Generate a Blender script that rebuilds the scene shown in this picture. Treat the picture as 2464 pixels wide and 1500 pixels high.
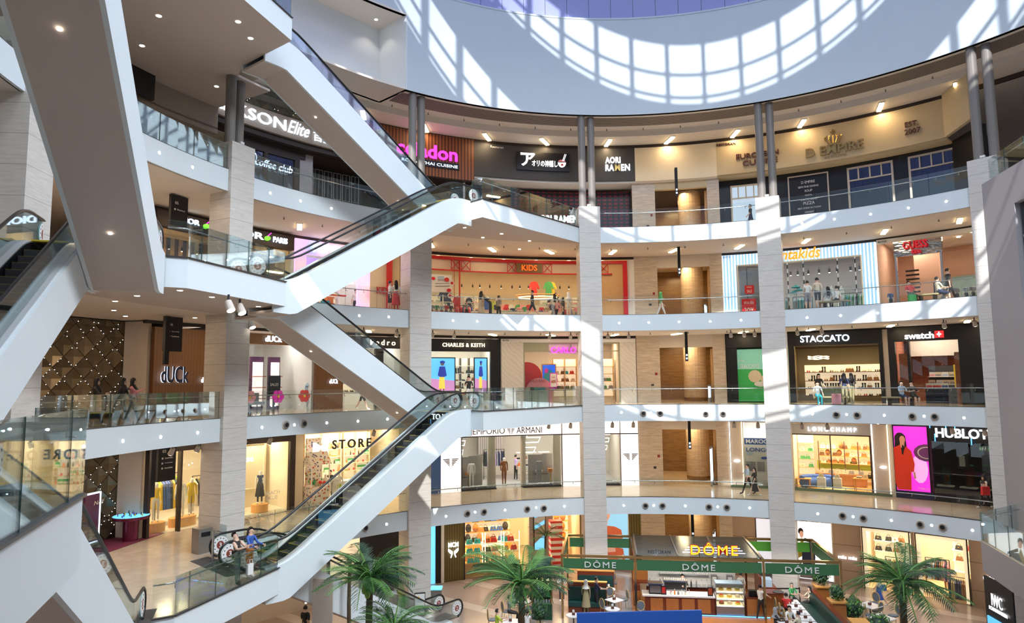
import bpy, bmesh, math, random
from mathutils import Vector, Matrix
R_=math.radians
S=bpy.context.scene
COL=S.collection
for o in list(bpy.data.objects): bpy.data.objects.remove(o)
random.seed(7)
# ---------- camera (origin = centre of the round atrium, z = 0 at the lower gallery floor) ----------
CAM=Vector((-6.1022,-20.6012,6.6112)); PITCH=0.10102; ROLL=-0.00922; FPX=1667.07
cd=bpy.data.cameras.new('camera'); co=bpy.data.objects.new('camera',cd); COL.objects.link(co); S.camera=co
cd.sensor_width=36; cd.lens=FPX/2464*36; cd.clip_start=.1; cd.clip_end=400
_fw=Vector((0,math.cos(PITCH),math.sin(PITCH))); _up=Vector((0,-math.sin(PITCH),math.cos(PITCH))); _r=Vector((1,0,0))
CR=math.cos(ROLL)*_r+math.sin(ROLL)*_up; CU=-math.sin(ROLL)*_r+math.cos(ROLL)*_up; CF=_fw
m=Matrix((CR,CU,-CF)).transposed().to_4x4(); m.translation=CAM; co.matrix_world=m
# ---------- world, sun, fill lamps ----------
S.view_settings.view_transform='Standard'; S.view_settings.look='None'; S.view_settings.gamma=1
S.view_settings.use_curve_mapping=False; S.view_settings.exposure=-0.28
w=bpy.data.worlds.new('world'); S.world=w; w.use_nodes=True
bg=w.node_tree.nodes['Background']; bg.inputs[0].default_value=(.62,.76,1,1); bg.inputs[1].default_value=1.0
SUNAZ=16.5; SUNEL=38.7
def light(name,kind,loc,energy,color=(1,1,1),size=1.,sizey=None,rot=None,target=None,spot=None,blend=.5):
    l=bpy.data.lights.new(name,kind); l.energy=energy; l.color=color
    if kind=='AREA':
        l.size=size
        if sizey: l.shape='RECTANGLE'; l.size_y=sizey
        else: l.shape='DISK'
    elif kind!='SUN': l.shadow_soft_size=size
    if kind=='SPOT': l.spot_size=R_(spot or 90); l.spot_blend=blend
    o=bpy.data.objects.new(name,l); COL.objects.link(o); o.location=loc
    if rot: o.rotation_euler=rot
    if target is not None:
        d=(Vector(target)-Vector(loc)).normalized(); o.rotation_euler=d.to_track_quat('-Z','Y').to_euler()
    return o
_az=R_(SUNAZ); _el=R_(SUNEL)
sd=Vector((math.sin(_az)*math.cos(_el),math.cos(_az)*math.cos(_el),-math.sin(_el)))
sun=light('sun','SUN',(0,0,80),8.0,(1,.985,.97)); sun.data.angle=R_(0.30); sun.rotation_euler=sd.to_track_quat('-Z','Y').to_euler()
# added area fills: one beneath the solid roof, two hung inside the lantern
light('roof_fill','AREA',(0,0,59),9000,(.82,.93,1),34)
light('lantern_fill','AREA',(1,-18,38),4300,(.86,.94,1),22,9,target=(-1,12,2)).data.spread=R_(70)
light('lantern_fill','AREA',(15,-9,34),3000,(.86,.94,1),12,8,target=(-15,0,2)).data.spread=R_(70)
# ---------- helpers ----------
def pt(t,r,z=0.): a=R_(t); return Vector((r*math.sin(a),r*math.cos(a),z))
def ray(x,y): return (CF+CR*((x-1232)/FPX)+CU*((750-y)/FPX))
def at(x,y,z):          # place on the horizontal plane z that the photograph shows at x, y
    d=ray(x,y); return CAM+d*((z-CAM.z)/d.z)
def cyl(x,y,R):         # angle and height on the round wall of radius R
    d=ray(x,y); a=d.x**2+d.y**2; b=2*(d.x*CAM.x+d.y*CAM.y); c=CAM.x**2+CAM.y**2-R*R
    t=(-b+math.sqrt(b*b-4*a*c))/(2*a); q=CAM+d*t
    return math.degrees(math.atan2(q.x,q.y)), q.z
MATS={}
def mat(name,col=(.8,.8,.8),rough=.5,metal=0.,emit=0.,ecol=None,noise=0.,nscale=8.,spec=None,bump=0.,alpha=None):
    if name in MATS: return MATS[name]
    m=bpy.data.materials.new(name); m.use_nodes=True; nt=m.node_tree; b=nt.nodes['Principled BSDF']
    b.inputs['Base Color'].default_value=(*col,1); b.inputs['Roughness'].default_value=rough; b.inputs['Metallic'].default_value=metal
    if spec is not None: b.inputs['Specular IOR Level'].default_value=spec
    if emit: b.inputs['Emission Color'].default_value=(*(ecol or col),1); b.inputs['Emission Strength'].default_value=emit
    if noise:
        tc=nt.nodes.new('ShaderNodeTexCoord'); n=nt.nodes.new('ShaderNodeTexNoise'); n.inputs['Scale'].default_value=nscale; n.inputs['Detail'].default_value=4
        nt.links.new(tc.outputs['Object'],n.inputs['Vector'])
        mx=nt.nodes.new('ShaderNodeMix'); mx.data_type='RGBA'
        mx.inputs[6].default_value=(*[c*(1-noise) for c in col],1); mx.inputs[7].default_value=(*[min(1,c*(1+noise)) for c in col],1)
        nt.links.new(n.outputs['Fac'],mx.inputs[0]); nt.links.new(mx.outputs[2],b.inputs['Base Color'])
        if bump:
            bp=nt.nodes.new('ShaderNodeBump'); bp.inputs['Strength'].default_value=bump; nt.links.new(n.outputs['Fac'],bp.inputs['Height']); nt.links.new(bp.outputs[0],b.inputs['Normal'])
    MATS[name]=m; return m
def nodes(name):
    m=bpy.data.materials.new(name); m.use_nodes=True; MATS[name]=m
    return m,m.node_tree,m.node_tree.nodes['Principled BSDF']
def N(nt,t,**k):
    n=nt.nodes.new(t)
    for a,b in k.items(): setattr(n,a,b)
    return n
def math_(nt,op,a,b=None,c=None):
    n=N(nt,'ShaderNodeMath',operation=op)
    for i,v in enumerate((a,b,c)):
        if v is None: continue
        if isinstance(v,(int,float)): n.inputs[i].default_value=v
        else: nt.links.new(v,n.inputs[i])
    return n.outputs[0]
def mixc(nt,f,a,b):
    n=N(nt,'ShaderNodeMix',data_type='RGBA')
    if isinstance(f,(int,float)): n.inputs[0].default_value=f
    else: nt.links.new(f,n.inputs[0])
    for i,v in((6,a),(7,b)):
        if isinstance(v,tuple): n.inputs[i].default_value=(*v,1)
        else: nt.links.new(v,n.inputs[i])
    return n.outputs[2]
def glassmat(name,tint=(.93,.98,.96),gl=.06,rough=.0):
    m=bpy.data.materials.new(name); m.use_nodes=True; nt=m.node_tree; nt.nodes.clear()
    o=N(nt,'ShaderNodeOutputMaterial'); t=N(nt,'ShaderNodeBsdfTransparent'); t.inputs[0].default_value=(*tint,1)
    g=N(nt,'ShaderNodeBsdfGlossy'); g.inputs['Roughness'].default_value=rough; g.inputs[0].default_value=(.9,.97,1,1)
    f=N(nt,'ShaderNodeFresnel'); f.inputs[0].default_value=1.5
    fc=math_(nt,'MULTIPLY_ADD',f.outputs[0],.62,gl-.02)
    mx=N(nt,'ShaderNodeMixShader'); nt.links.new(fc,mx.inputs[0]); nt.links.new(t.outputs[0],mx.inputs[1]); nt.links.new(g.outputs[0],mx.inputs[2]); nt.links.new(mx.outputs[0],o.inputs[0])
    MATS[name]=m; return m
def stone(name,base,dark,joint=.87,streak=1.,rough=.35,vj=0.,jd=.35):
    # veined limestone cladding: horizontal streaks, thin joints every `joint` metres of height
    m,nt,b=nodes(name)
    tc=N(nt,'ShaderNodeTexCoord'); mp=N(nt,'ShaderNodeMapping'); mp.inputs['Scale'].default_value=(.55,.55,3.2*streak)
    nt.links.new(tc.outputs['Object'],mp.inputs[0])
    n=N(nt,'ShaderNodeTexNoise'); n.inputs['Scale'].default_value=3.2; n.inputs['Detail'].default_value=7; n.inputs['Distortion'].default_value=.6
    nt.links.new(mp.outputs[0],n.inputs[0])
    c=mixc(nt,math_(nt,'SMOOTH_MIN',math_(nt,'MULTIPLY_ADD',n.outputs[0],2.4,-.7),1,.2),dark,base)
    sp=N(nt,'ShaderNodeSeparateXYZ'); nt.links.new(tc.outputs['Object'],sp.inputs[0])
    fz=math_(nt,'FRACT',math_(nt,'DIVIDE',math_(nt,'ADD',sp.outputs[2],50.),joint))
    j=math_(nt,'LESS_THAN',fz,.016)
    bl=math_(nt,'FLOOR',math_(nt,'DIVIDE',math_(nt,'ADD',sp.outputs[2],50.),joint))
    wn=N(nt,'ShaderNodeTexWhiteNoise',noise_dimensions='1D'); nt.links.new(bl,wn.inputs['W'])
    c=mixc(nt,math_(nt,'MULTIPLY',wn.outputs[0],.25),c,dark)
    c=mixc(nt,math_(nt,'MULTIPLY',j,1-jd),c,tuple(x*.35 for x in dark))
    nt.links.new(c,b.inputs['Base Color']); b.inputs['Roughness'].default_value=rough
    return m
stone('stone_column',(.77,.73,.675),(.62,.58,.53),streak=1.6,jd=.2)
stone('stone_wall',(.72,.62,.50),(.50,.41,.32),joint=.9)
stone('stone_brown',(.34,.21,.10),(.22,.13,.06),joint=1.3,rough=.25)
def floor_mat(name,a,b_,tile=.9,rough=.12):
    m,nt,b=nodes(name)
    tc=N(nt,'ShaderNodeTexCoord'); n=N(nt,'ShaderNodeTexNoise'); n.inputs['Scale'].default_value=1.4; n.inputs['Detail'].default_value=8; n.inputs['Distortion'].default_value=1.2
    nt.links.new(tc.outputs['Object'],n.inputs[0])
    br=N(nt,'ShaderNodeTexBrick'); br.offset=0; br.inputs['Scale'].default_value=1/tile; br.inputs['Mortar Size'].default_value=.006; br.inputs['Brick Width'].default_value=1; br.inputs['Row Height'].default_value=1
    br.inputs['Color1'].default_value=(*a,1); br.inputs['Color2'].default_value=(*[x*.9 for x in a],1); br.inputs['Mortar'].default_value=(*[x*.55 for x in a],1)
    nt.links.new(tc.outputs['Object'],br.inputs[0])
    c=mixc(nt,math_(nt,'MULTIPLY_ADD',n.outputs[0],1.6,-.5),b_,br.outputs[0])
    nt.links.new(c,b.inputs['Base Color']); b.inputs['Roughness'].default_value=rough
    return m
floor_mat('floor_gallery',(.72,.62,.50),(.55,.45,.34))
def ground_mat():
    m,nt,b=nodes('floor_ground')
    tc=N(nt,'ShaderNodeTexCoord'); sp=N(nt,'ShaderNodeSeparateXYZ'); nt.links.new(tc.outputs['Object'],sp.inputs[0])
    # wide diagonal pale bands on pinkish beige stone
    u=math_(nt,'ADD',math_(nt,'MULTIPLY',sp.outputs[0],.62),math_(nt,'MULTIPLY',sp.outputs[1],.78))
    f=math_(nt,'LESS_THAN',math_(nt,'FRACT',math_(nt,'DIVIDE',math_(nt,'ADD',u,60.),3.4)),.22)
    n=N(nt,'ShaderNodeTexNoise'); n.inputs['Scale'].default_value=26; n.inputs['Detail'].default_value=6; nt.links.new(tc.outputs['Object'],n.inputs[0])
    c=mixc(nt,f,(.37,.29,.25),(.55,.47,.42)); c=mixc(nt,math_(nt,'MULTIPLY',n.outputs[0],.35),c,(.24,.18,.16))
    nt.links.new(c,b.inputs['Base Color']); b.inputs['Roughness'].default_value=.18
ground_mat()
def stripes(name,a,b_,per,axis='ang',duty=.5,rough=.5,emit=0.,metal=0.):
    # stripes of two colours; axis: ang = vertical stripes round the atrium, z = horizontal
    m,nt,b=nodes(name); tc=N(nt,'ShaderNodeTexCoord'); sp=N(nt,'ShaderNodeSeparateXYZ'); nt.links.new(tc.outputs['Object'],sp.inputs[0])
    if axis=='ang': v=math_(nt,'MULTIPLY',math_(nt,'ARCTAN2',sp.outputs[0],sp.outputs[1]),24.4)
    elif axis=='r': v=math_(nt,'SQRT',math_(nt,'ADD',math_(nt,'MULTIPLY',sp.outputs[0],sp.outputs[0]),math_(nt,'MULTIPLY',sp.outputs[1],sp.outputs[1])))
    else: v=sp.outputs[{'x':0,'y':1,'z':2}[axis]]
    f=math_(nt,'LESS_THAN',math_(nt,'FRACT',math_(nt,'DIVIDE',math_(nt,'ADD',v,200.),per)),duty)
    c=mixc(nt,f,a,b_); nt.links.new(c,b.inputs['Base Color']); b.inputs['Roughness'].default_value=rough; b.inputs['Metallic'].default_value=metal
    if emit: nt.links.new(c,b.inputs['Emission Color']); b.inputs['Emission Strength'].default_value=emit
    return m
mat('white',(.78,.82,.84),.55,noise=.02,nscale=.7)
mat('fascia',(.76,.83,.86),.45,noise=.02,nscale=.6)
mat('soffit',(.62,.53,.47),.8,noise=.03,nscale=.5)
mat('ceil',(.80,.73,.66),.8,noise=.02,nscale=.5)
mat('drumwall',(.60,.68,.73),.6,noise=.03,nscale=1.5)
mat('panelblue',(.30,.33,.62),.5,noise=.05,nscale=1.)
mat('shaftgrey',(.42,.40,.41),.85,noise=.12,nscale=30,bump=.2)
mat('plaster',(.62,.55,.48),.8,noise=.04,nscale=2)
mat('cream',(.80,.70,.52),.7,noise=.03,nscale=2)
mat('tan',(.62,.50,.31),.6,noise=.06,nscale=1.5)
mat('black',(.012,.012,.014),.35); mat('blackmatt',(.02,.02,.022),.8); mat('darkbrown',(.035,.022,.018),.5)
mat('charcoal',(.05,.05,.055),.6); mat('greypillar',(.22,.20,.18),.5,noise=.06,nscale=1)
mat('steel',(.62,.64,.66),.25,metal=1); mat('darksteel',(.10,.10,.11),.35,metal=.8); mat('brushed',(.38,.36,.33),.4,metal=.8)
mat('rubber',(.012,.012,.014),.3); mat('brass',(.55,.38,.16),.18,metal=1); mat('gold',(.60,.42,.14),.3,metal=1)
mat('yellow',(.85,.62,.05),.5); mat('red',(.62,.015,.02),.45); mat('deepred',(.30,.02,.03),.5)
mat('whiteplain',(.85,.84,.82),.5); mat('wood',(.42,.17,.06),.4,noise=.25,nscale=6); mat('wooddark',(.12,.035,.02),.35,noise=.25,nscale=6)
mat('woodlight',(.66,.42,.20),.45,noise=.12,nscale=4); mat('orangewood',(.72,.36,.09),.45,noise=.1,nscale=4)
mat('purplered',(.16,.02,.05),.9); mat('purple',(.10,.02,.09),.35)
glassmat('glass',(.955,.985,.975),.035); glassmat('shopglass',(.96,.98,.97),.035); glassmat('darkglass',(.35,.38,.38),.12)
mat('glassedge',(.05,.12,.11),.2)
def em(name,col,s): return mat(name,col,.5,emit=s,ecol=col)
em('e_white',(1,1,1),2.6); em('e_cool',(.72,.84,1),2.4); em('e_warm',(1,.78,.42),9); em('e_spot',(.86,.93,1),60); em('e_down',(1,.9,.75),14)
em('e_magenta',(1,.05,.75),1.8); em('e_orange',(1,.16,.01),1.6); em('e_pink',(1,.06,.75),1.5); em('e_blue',(.12,.45,1),2.5); em('e_green',(.2,.9,.05),1.6); em('e_yellow',(1,.55,.02),1.5)
em('e_panel',(1,.90,.85),1.25); em('e_shelf',(1,.84,.58),.75); em('e_warmwhite',(1,.84,.58),2.4); em('e_skyblue',(.15,.6,1),1.4)
class MB:
    def __init__(s): s.v=[]; s.f=[]; s.m=[]; s.ml=[]
    def mi(s,m):
        m=MATS[m] if isinstance(m,str) else m
        if m not in s.ml: s.ml.append(m)
        return s.ml.index(m)
    def add(s,vs,fs,m,M=None):
        b=len(s.v); s.v+= [tuple(M@Vector(p)) if M else tuple(p) for p in vs]; k=s.mi(m)
        for f in fs: s.f.append(tuple(b+i for i in f)); s.m.append(k)
    def box(s,x0,x1,y0,y1,z0,z1,m,M=None):
        s.add([(x0,y0,z0),(x1,y0,z0),(x1,y1,z0),(x0,y1,z0),(x0,y0,z1),(x1,y0,z1),(x1,y1,z1),(x0,y1,z1)],
              [(0,3,2,1),(4,5,6,7),(0,1,5,4),(1,2,6,5),(2,3,7,6),(3,0,4,7)],m,M)
    def prism(s,poly,z0,z1,m,M=None,mtop=None,mbot=None):
        n=len(poly); vs=[(x,y,z0) for x,y in poly]+[(x,y,z1) for x,y in poly]
        a=sum(poly[i][0]*poly[(i+1)%n][1]-poly[(i+1)%n][0]*poly[i][1] for i in range(n))
        ar=list(range(n)); 
        if a<0: sides=[((i+1)%n,i,n+i,n+(i+1)%n) for i in ar]; bot=tuple(ar); top=tuple(n+i for i in reversed(ar))
        else: sides=[(i,(i+1)%n,n+(i+1)%n,n+i) for i in ar]; bot=tuple(reversed(ar)); top=tuple(n+i for i in ar)
        s.add(vs,sides,m,M); b=len(s.v)-2*n
        for f,mm in((bot,mbot or m),(top,mtop or m)): s.f.append(tuple(b+i for i in f)); s.m.append(s.mi(mm))
    def arc(s,t1,t2,r1,r2,z1,z2,m,step=1.5,caps=True):
        n=max(1,int(math.ceil(abs(t2-t1)/step))); vs=[]
        for i in range(n+1):
            t=t1+(t2-t1)*i/n
            for r,z in((r1,z1),(r2,z1),(r2,z2),(r1,z2)): vs.append(pt(t,r,z))
        fs=[]
        for i in range(n):
            a=4*i; b=a+4
            for k in range(4): fs.append((a+k,a+(k+1)%4,b+(k+1)%4,b+k))
        if caps: fs+=[(3,2,1,0),(4*n,4*n+1,4*n+2,4*n+3)]
        s.add(vs,fs,m)
    def tube(s,path,r,m,n=6,closed=False,caps=True,M=None):
        path=[Vector(p) for p in path]; L=len(path); vs=[]; fs=[]; up=None
        for i,p in enumerate(path):
            if closed: d=(path[(i+1)%L]-path[i-1])
            else: d=path[min(i+1,L-1)]-path[max(i-1,0)]
            if d.length<1e-9: d=Vector((0,0,1))
            d.normalize()
            if up is None:
                up=Vector((0,0,1)) if abs(d.z)<.9 else Vector((1,0,0))
            a=d.cross(up); 
            if a.length<1e-4: a=d.orthogonal()
            a.normalize(); b=a.cross(d).normalized(); up=b
            rr=r[i] if isinstance(r,(list,tuple)) else r
            for k in range(n):
                c=2*math.pi*k/n; vs.append(p+a*math.cos(c)*rr+b*math.sin(c)*rr)
        for i in range(L if closed else L-1):
            j=(i+1)%L
            for k in range(n): fs.append((i*n+k,i*n+(k+1)%n,j*n+(k+1)%n,j*n+k))
        if caps and not closed: fs+=[tuple(reversed(range(n))),tuple((L-1)*n+k for k in range(n))]
        s.add(vs,fs,m,M)
    def bar(s,a,b,r,m,n=4,M=None): s.tube([a,b],r,m,n,M=M)
    def lathe(s,prof,m,n=16,M=None,c=(0,0)):
        vs=[];fs=[]
        for r,z in prof:
            for k in range(n): a=2*math.pi*k/n; vs.append((c[0]+r*math.cos(a),c[1]+r*math.sin(a),z))
        L=len(prof)
        for i in range(L-1):
            for k in range(n): fs.append((i*n+k,i*n+(k+1)%n,(i+1)*n+(k+1)%n,(i+1)*n+k))
        fs+=[tuple(reversed(range(n))),tuple((L-1)*n+k for k in range(n))]
        s.add(vs,fs,m,M)
    def ball(s,c,rx,ry,rz,m,n=10,M=None):
        prof=[]; k=n//2
        vs=[];fs=[]
        for i in range(k+1):
            a=math.pi*i/k
            for j in range(n):
                b=2*math.pi*j/n; vs.append((c[0]+rx*math.sin(a)*math.cos(b),c[1]+ry*math.sin(a)*math.sin(b),c[2]-rz*math.cos(a)))
        for i in range(k):
            for j in range(n): fs.append((i*n+j,i*n+(j+1)%n,(i+1)*n+(j+1)%n,(i+1)*n+j))
        s.add(vs,fs,m,M)
    def mesh(s,name):
        me=bpy.data.meshes.new(name); me.from_pydata(s.v,[],s.f)
        for m in s.ml: me.materials.append(m)
        me.polygons.foreach_set('material_index',s.m); me.update(); return me
    def build(s,name,parent=None,smooth=False,loc=None,rz=0.):
        me=s.mesh(name)
        bm=bmesh.new(); bm.from_mesh(me); bmesh.ops.remove_doubles(bm,verts=bm.verts,dist=1e-5); bmesh.ops.recalc_face_normals(bm,faces=bm.faces); bm.to_mesh(me); bm.free()
        if smooth:
            me.polygons.foreach_set('use_smooth',[True]*len(me.polygons))
        o=bpy.data.objects.new(name,me); COL.objects.link(o)
        if loc is not None: o.location=loc
        o.rotation_euler.z=rz
        if parent: o.parent=parent
        return o
def tag(o,label=None,cat=None,group=None,kind=None):
    for k,v in(('label',label),('category',cat),('group',group),('kind',kind)):
        if v: o[k]=v
    return o
def thing(name,label,cat,group=None,loc=(0,0,0),rz=0.):
    o=bpy.data.objects.new(name,None); COL.objects.link(o); o.location=loc; o.rotation_euler.z=rz; o.empty_display_size=.2
    return tag(o,label,cat,group)
def struct(o): o['kind']='structure'; return o
def clone(o,loc=None,rz=None,label=None,group=None,scale=None):
    c=o.copy(); COL.objects.link(c)
    if loc is not None: c.location=loc
    if rz is not None: c.rotation_euler.z=rz
    if scale: c.scale=(scale,)*3
    if label: c['label']=label
    if group: c['group']=group
    for ch in list(o.children):
        d=ch.copy(); COL.objects.link(d); d.parent=c
        for g in list(ch.children):
            e=g.copy(); COL.objects.link(e); e.parent=d
    return c
def polar(o,t,r,z,rot=0.): o.location=pt(t,r,z); o.rotation_euler.z=-R_(t)+R_(rot); return o
_tc={}
def textmesh(s,bold=0.,shear=0.,sp=1.):
    k=(s,bold,shear,sp)
    if k not in _tc:
        c=bpy.data.curves.new('t','FONT'); c.body=s; c.size=1; c.offset=bold; c.shear=shear; c.extrude=.5; c.resolution_u=3; c.space_character=sp
        o=bpy.data.objects.new('t',c); me=bpy.data.meshes.new_from_object(o)
        _tc[k]=([tuple(v.co) for v in me.vertices],[tuple(p.vertices) for p in me.polygons])
        bpy.data.objects.remove(o)
    return _tc[k]
def arctext(mb,s,t1,t2,z1,z2,r,m,dep=.06,bold=0.,shear=0.,sp=1.,slope=0.):
    # lettering that follows the round wall, standing `dep` proud of radius r towards the atrium
    vs,fs=textmesh(s,bold,shear,sp); xs=[v[0] for v in vs]; ys=[v[1] for v in vs]; x0,x1,y0,y1=min(xs),max(xs),min(ys),max(ys)
    out=[]
    for x,y,z in vs:
        u=(x-x0)/(x1-x0); out.append(pt(t1+(t2-t1)*u,r-(z+.5)*dep,z1+(z2-z1)*(y-y0)/(y1-y0)+slope*u))
    mb.add(out,fs,m)
def flattext(mb,s,x0,x1,z0,z1,y,m,dep=.03,bold=0.,shear=0.,sp=1.,M=None):
    # lettering in a local frame, facing -y
    vs,fs=textmesh(s,bold,shear,sp); xs=[v[0] for v in vs]; ys=[v[1] for v in vs]; a,b,c,d=min(xs),max(xs),min(ys),max(ys)
    mb.add([(x0+(x1-x0)*(v[0]-a)/(b-a),y-(v[2]+.5)*dep,z0+(z1-z0)*(v[1]-c)/(d-c)) for v in vs],fs,m,M)
LV={'G':-5.2,3:0.,4:5.2,5:10.4,6:15.6,7:20.8}
LN={'G':'ground floor','3':'lower gallery',3:'lower gallery',4:'second gallery',5:'third gallery',6:'top gallery',7:'uppermost landing'}
FH=.9035
# ================= STRUCTURE =================
RI=19.6; RF=24.4
T0,T1=-172,78
def ringlevel(k,t0=T0,t1=T1):
    L=LV[k]
    mb=MB(); mb.arc(t0,t1,RI+.1,33,L-.12,L,'floor_gallery'); struct(mb.build('floor'))
    mb=MB(); mb.arc(t0,t1,RI+.1,33,L-FH,L-FH+.1,'ceil'); struct(mb.build('ceiling'))
for k in(3,4,5,6): ringlevel(k)
mb=MB(); mb.arc(T0,-60,RI+.1,33,20.68,20.8,'floor_gallery'); struct(mb.build('floor'))
mb=MB(); mb.arc(T0,-60,RI+.1,33,19.9,20.0,'soffit'); struct(mb.build('ceiling'))
mb=MB(); mb.lathe([(34,-5.35),(34,-5.2)],'floor_ground',64); struct(mb.build('floor'))
COLS=[-94.7,-64.7,-34.3,-4.4,25.3,55.4]
def fascia(k,spans):
    L=LV[k]
    for a,b in spans:
        mb=MB(); mb.arc(a,b,RI,RI+.14,L-FH,L+.03,'fascia'); mb.arc(a,b,RI-.01,RI+.16,L+.03,L+.045,'darksteel'); struct(mb.build('trim_%d'%k))
fascia(6,[(-128,-94.7),(-94.7,-64.7),(-64.7,-34.3),(-4.4,25.3),(25.3,55.4),(55.4,78)])
fascia(5,[(-128,-94.7),(-64.7,-34.3),(-34.3,-4.4),(-4.4,25.3),(25.3,55.4),(55.4,78)])
fascia(4,[(-94.7,-64.7),(-64.7,-34.3),(-4.4,25.3),(25.3,55.4),(55.4,78)])
fascia(3,[(-128,-94.7),(-64.7,-34.3),(-34.3,-4.4),(-4.4,25.3),(25.3,55.4),(55.4,78)])
# landings that reach out from the galleries to the escalators
V2=lambda a,b:Vector((a,b))
P1=V2(-14.58,5.15); P2=V2(-15.85,.02); P3=V2(-16.35,-.31); UF=V2(.6124,.7905); NF=V2(-.7905,.6124)
UN=V2(.3300,-.9440); NN=V2(-.9440,-.3300)
Q1=P1+UF*10.55; QT=V2(-7.52,12.88); N1=P3+UN*11.5; NT=V2(-11.62,-11.54)
def ringarc(a,b,r=RI+.12,n=8): return [tuple(pt(a+(b-a)*i/n,r).xy) for i in range(n+1)]
def landing(k,poly,edge,name='trim'):
    L=LV[k]; H=FH
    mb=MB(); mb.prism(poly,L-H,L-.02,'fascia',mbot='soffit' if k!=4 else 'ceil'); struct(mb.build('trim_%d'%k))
    mb=MB(); mb.prism(poly,L-.02,L+.005,'floor_gallery'); struct(mb.build('floor'))
    mb=MB()
    for a,b in zip(edge[:-1],edge[1:]):
        a=Vector(a);b=Vector(b); d=(b-a).normalized(); n=Vector((-d.y,d.x))*.05
        mb.add([(a.x-n.x,a.y-n.y,L+.005),(b.x-n.x,b.y-n.y,L+.005),(b.x+n.x,b.y+n.y,L+.005),(a.x+n.x,a.y+n.y,L+.005),(a.x-n.x,a.y-n.y,L+.04),(b.x-n.x,b.y-n.y,L+.04),(b.x+n.x,b.y+n.y,L+.04),(a.x+n.x,a.y+n.y,L+.04)],[(0,3,2,1),(4,5,6,7),(0,1,5,4),(1,2,6,5),(2,3,7,6),(3,0,4,7)],'darksteel')
    struct(mb.build('trim_%d'%k))
PC=P1+NF*3.5; PD=P3+NN*3.4
for k in(3,5,7):
    landing(k,[tuple(PC),tuple(P1),tuple(P2),tuple(P3),tuple(PD)]+ringarc(-94.5,-65.2),[tuple(P1),tuple(P2),tuple(P3)])
QC=Q1+NF*3.4; QB=pt(-5.9,RI+.05).xy
for k in(4,6):
    landing(k,[tuple(QB),tuple(QT),tuple(Q1),tuple(QC)]+ringarc(-34.6,-6),[tuple(QB),tuple(QT),tuple(Q1)])
ND=N1+NN*3.4; NE=V2(-9.6,-17.2)
landing(4,[tuple(NE),tuple(NT),tuple(N1),tuple(ND)]+ringarc(-128.5,-150.5),[tuple(NE),tuple(NT),tuple(N1)])
landing(6,[tuple(NE),tuple(NT),tuple(N1),tuple(ND)]+ringarc(-128.5,-150.5),[tuple(NE),tuple(NT),tuple(N1)])
# upper ceiling with louvre band, drum wall, recess at the left
def lm():
    m,nt,b=nodes('louvre'); tc=N(nt,'ShaderNodeTexCoord'); sp=N(nt,'ShaderNodeSeparateXYZ'); nt.links.new(tc.outputs['Object'],sp.inputs[0])
    r=math_(nt,'SQRT',math_(nt,'ADD',math_(nt,'MULTIPLY',sp.outputs[0],sp.outputs[0]),math_(nt,'MULTIPLY',sp.outputs[1],sp.outputs[1])))
    f=math_(nt,'LESS_THAN',math_(nt,'FRACT',math_(nt,'MULTIPLY',r,7.)),.5)
    nt.links.new(mixc(nt,f,(.36,.31,.27),(.07,.055,.045)),b.inputs['Base Color']); b.inputs['Roughness'].default_value=.7
lm()
mb=MB(); mb.arc(-37,100,RI+.05,20.1,22.5,22.62,'ceil'); mb.arc(-60,100,21.55,22.4,22.5,22.62,'ceil'); mb.arc(-60,100,22.3,22.4,22.12,22.55,'ceil'); mb.arc(-62,100,22.4,33,22.12,22.25,'ceil')
mb.arc(-60,-37,19.6,21.55,22.5,22.62,'ceil')
struct(mb.build('ceiling'))
mb=MB(); mb.arc(-37.3,100,20.1,21.55,22.52,22.6,'louvre'); struct(mb.build('ceiling'))
mb=MB(); mb.arc(-36.7,250,19.6,19.85,22.5,28.5,'drumwall',step=2); mb.arc(-36.7,250,19.58,21.0,28.5,28.6,'drumwall',step=2); struct(mb.build('wall_drum'))
# recess: walls standing back from the drum, ceiling over it
a=pt(-36.7,19.6); b=pt(-37.9,22.05)
def vwall(mb,p,q,z0,z1,m,th=.15):
    p=Vector(p[:2]);q=Vector(q[:2]); d=(q-p).normalized(); n=Vector((-d.y,d.x))*th/2
    mb.prism([tuple(p-n),tuple(q-n),tuple(q+n),tuple(p+n)],z0,z1,m)
mb=MB(); vwall(mb,a,b,22.5,26.75,'plasterwhite' if 0 else 'white'); vwall(mb,b,(-19.9,10.2),22.5,26.75,'white'); vwall(mb,(-19.9,10.2),(-26,2),22.5,26.75,'white'); struct(mb.build('wall_left'))
mb=MB(); mb.prism([tuple(a.xy),tuple(b.xy),(-19.9,10.2),(-26,2),(-26,-6),tuple(pt(-75,19.6).xy)]+[tuple(pt(t,19.6).xy) for t in(-68,-60,-52,-44)],26.75,26.85,'ceil'); struct(mb.build('ceiling'))
mb=MB(); mb.arc(-128,-36.7,19.6,19.8,26.75,28.5,'drumwall'); struct(mb.build('wall_drum'))
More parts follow.
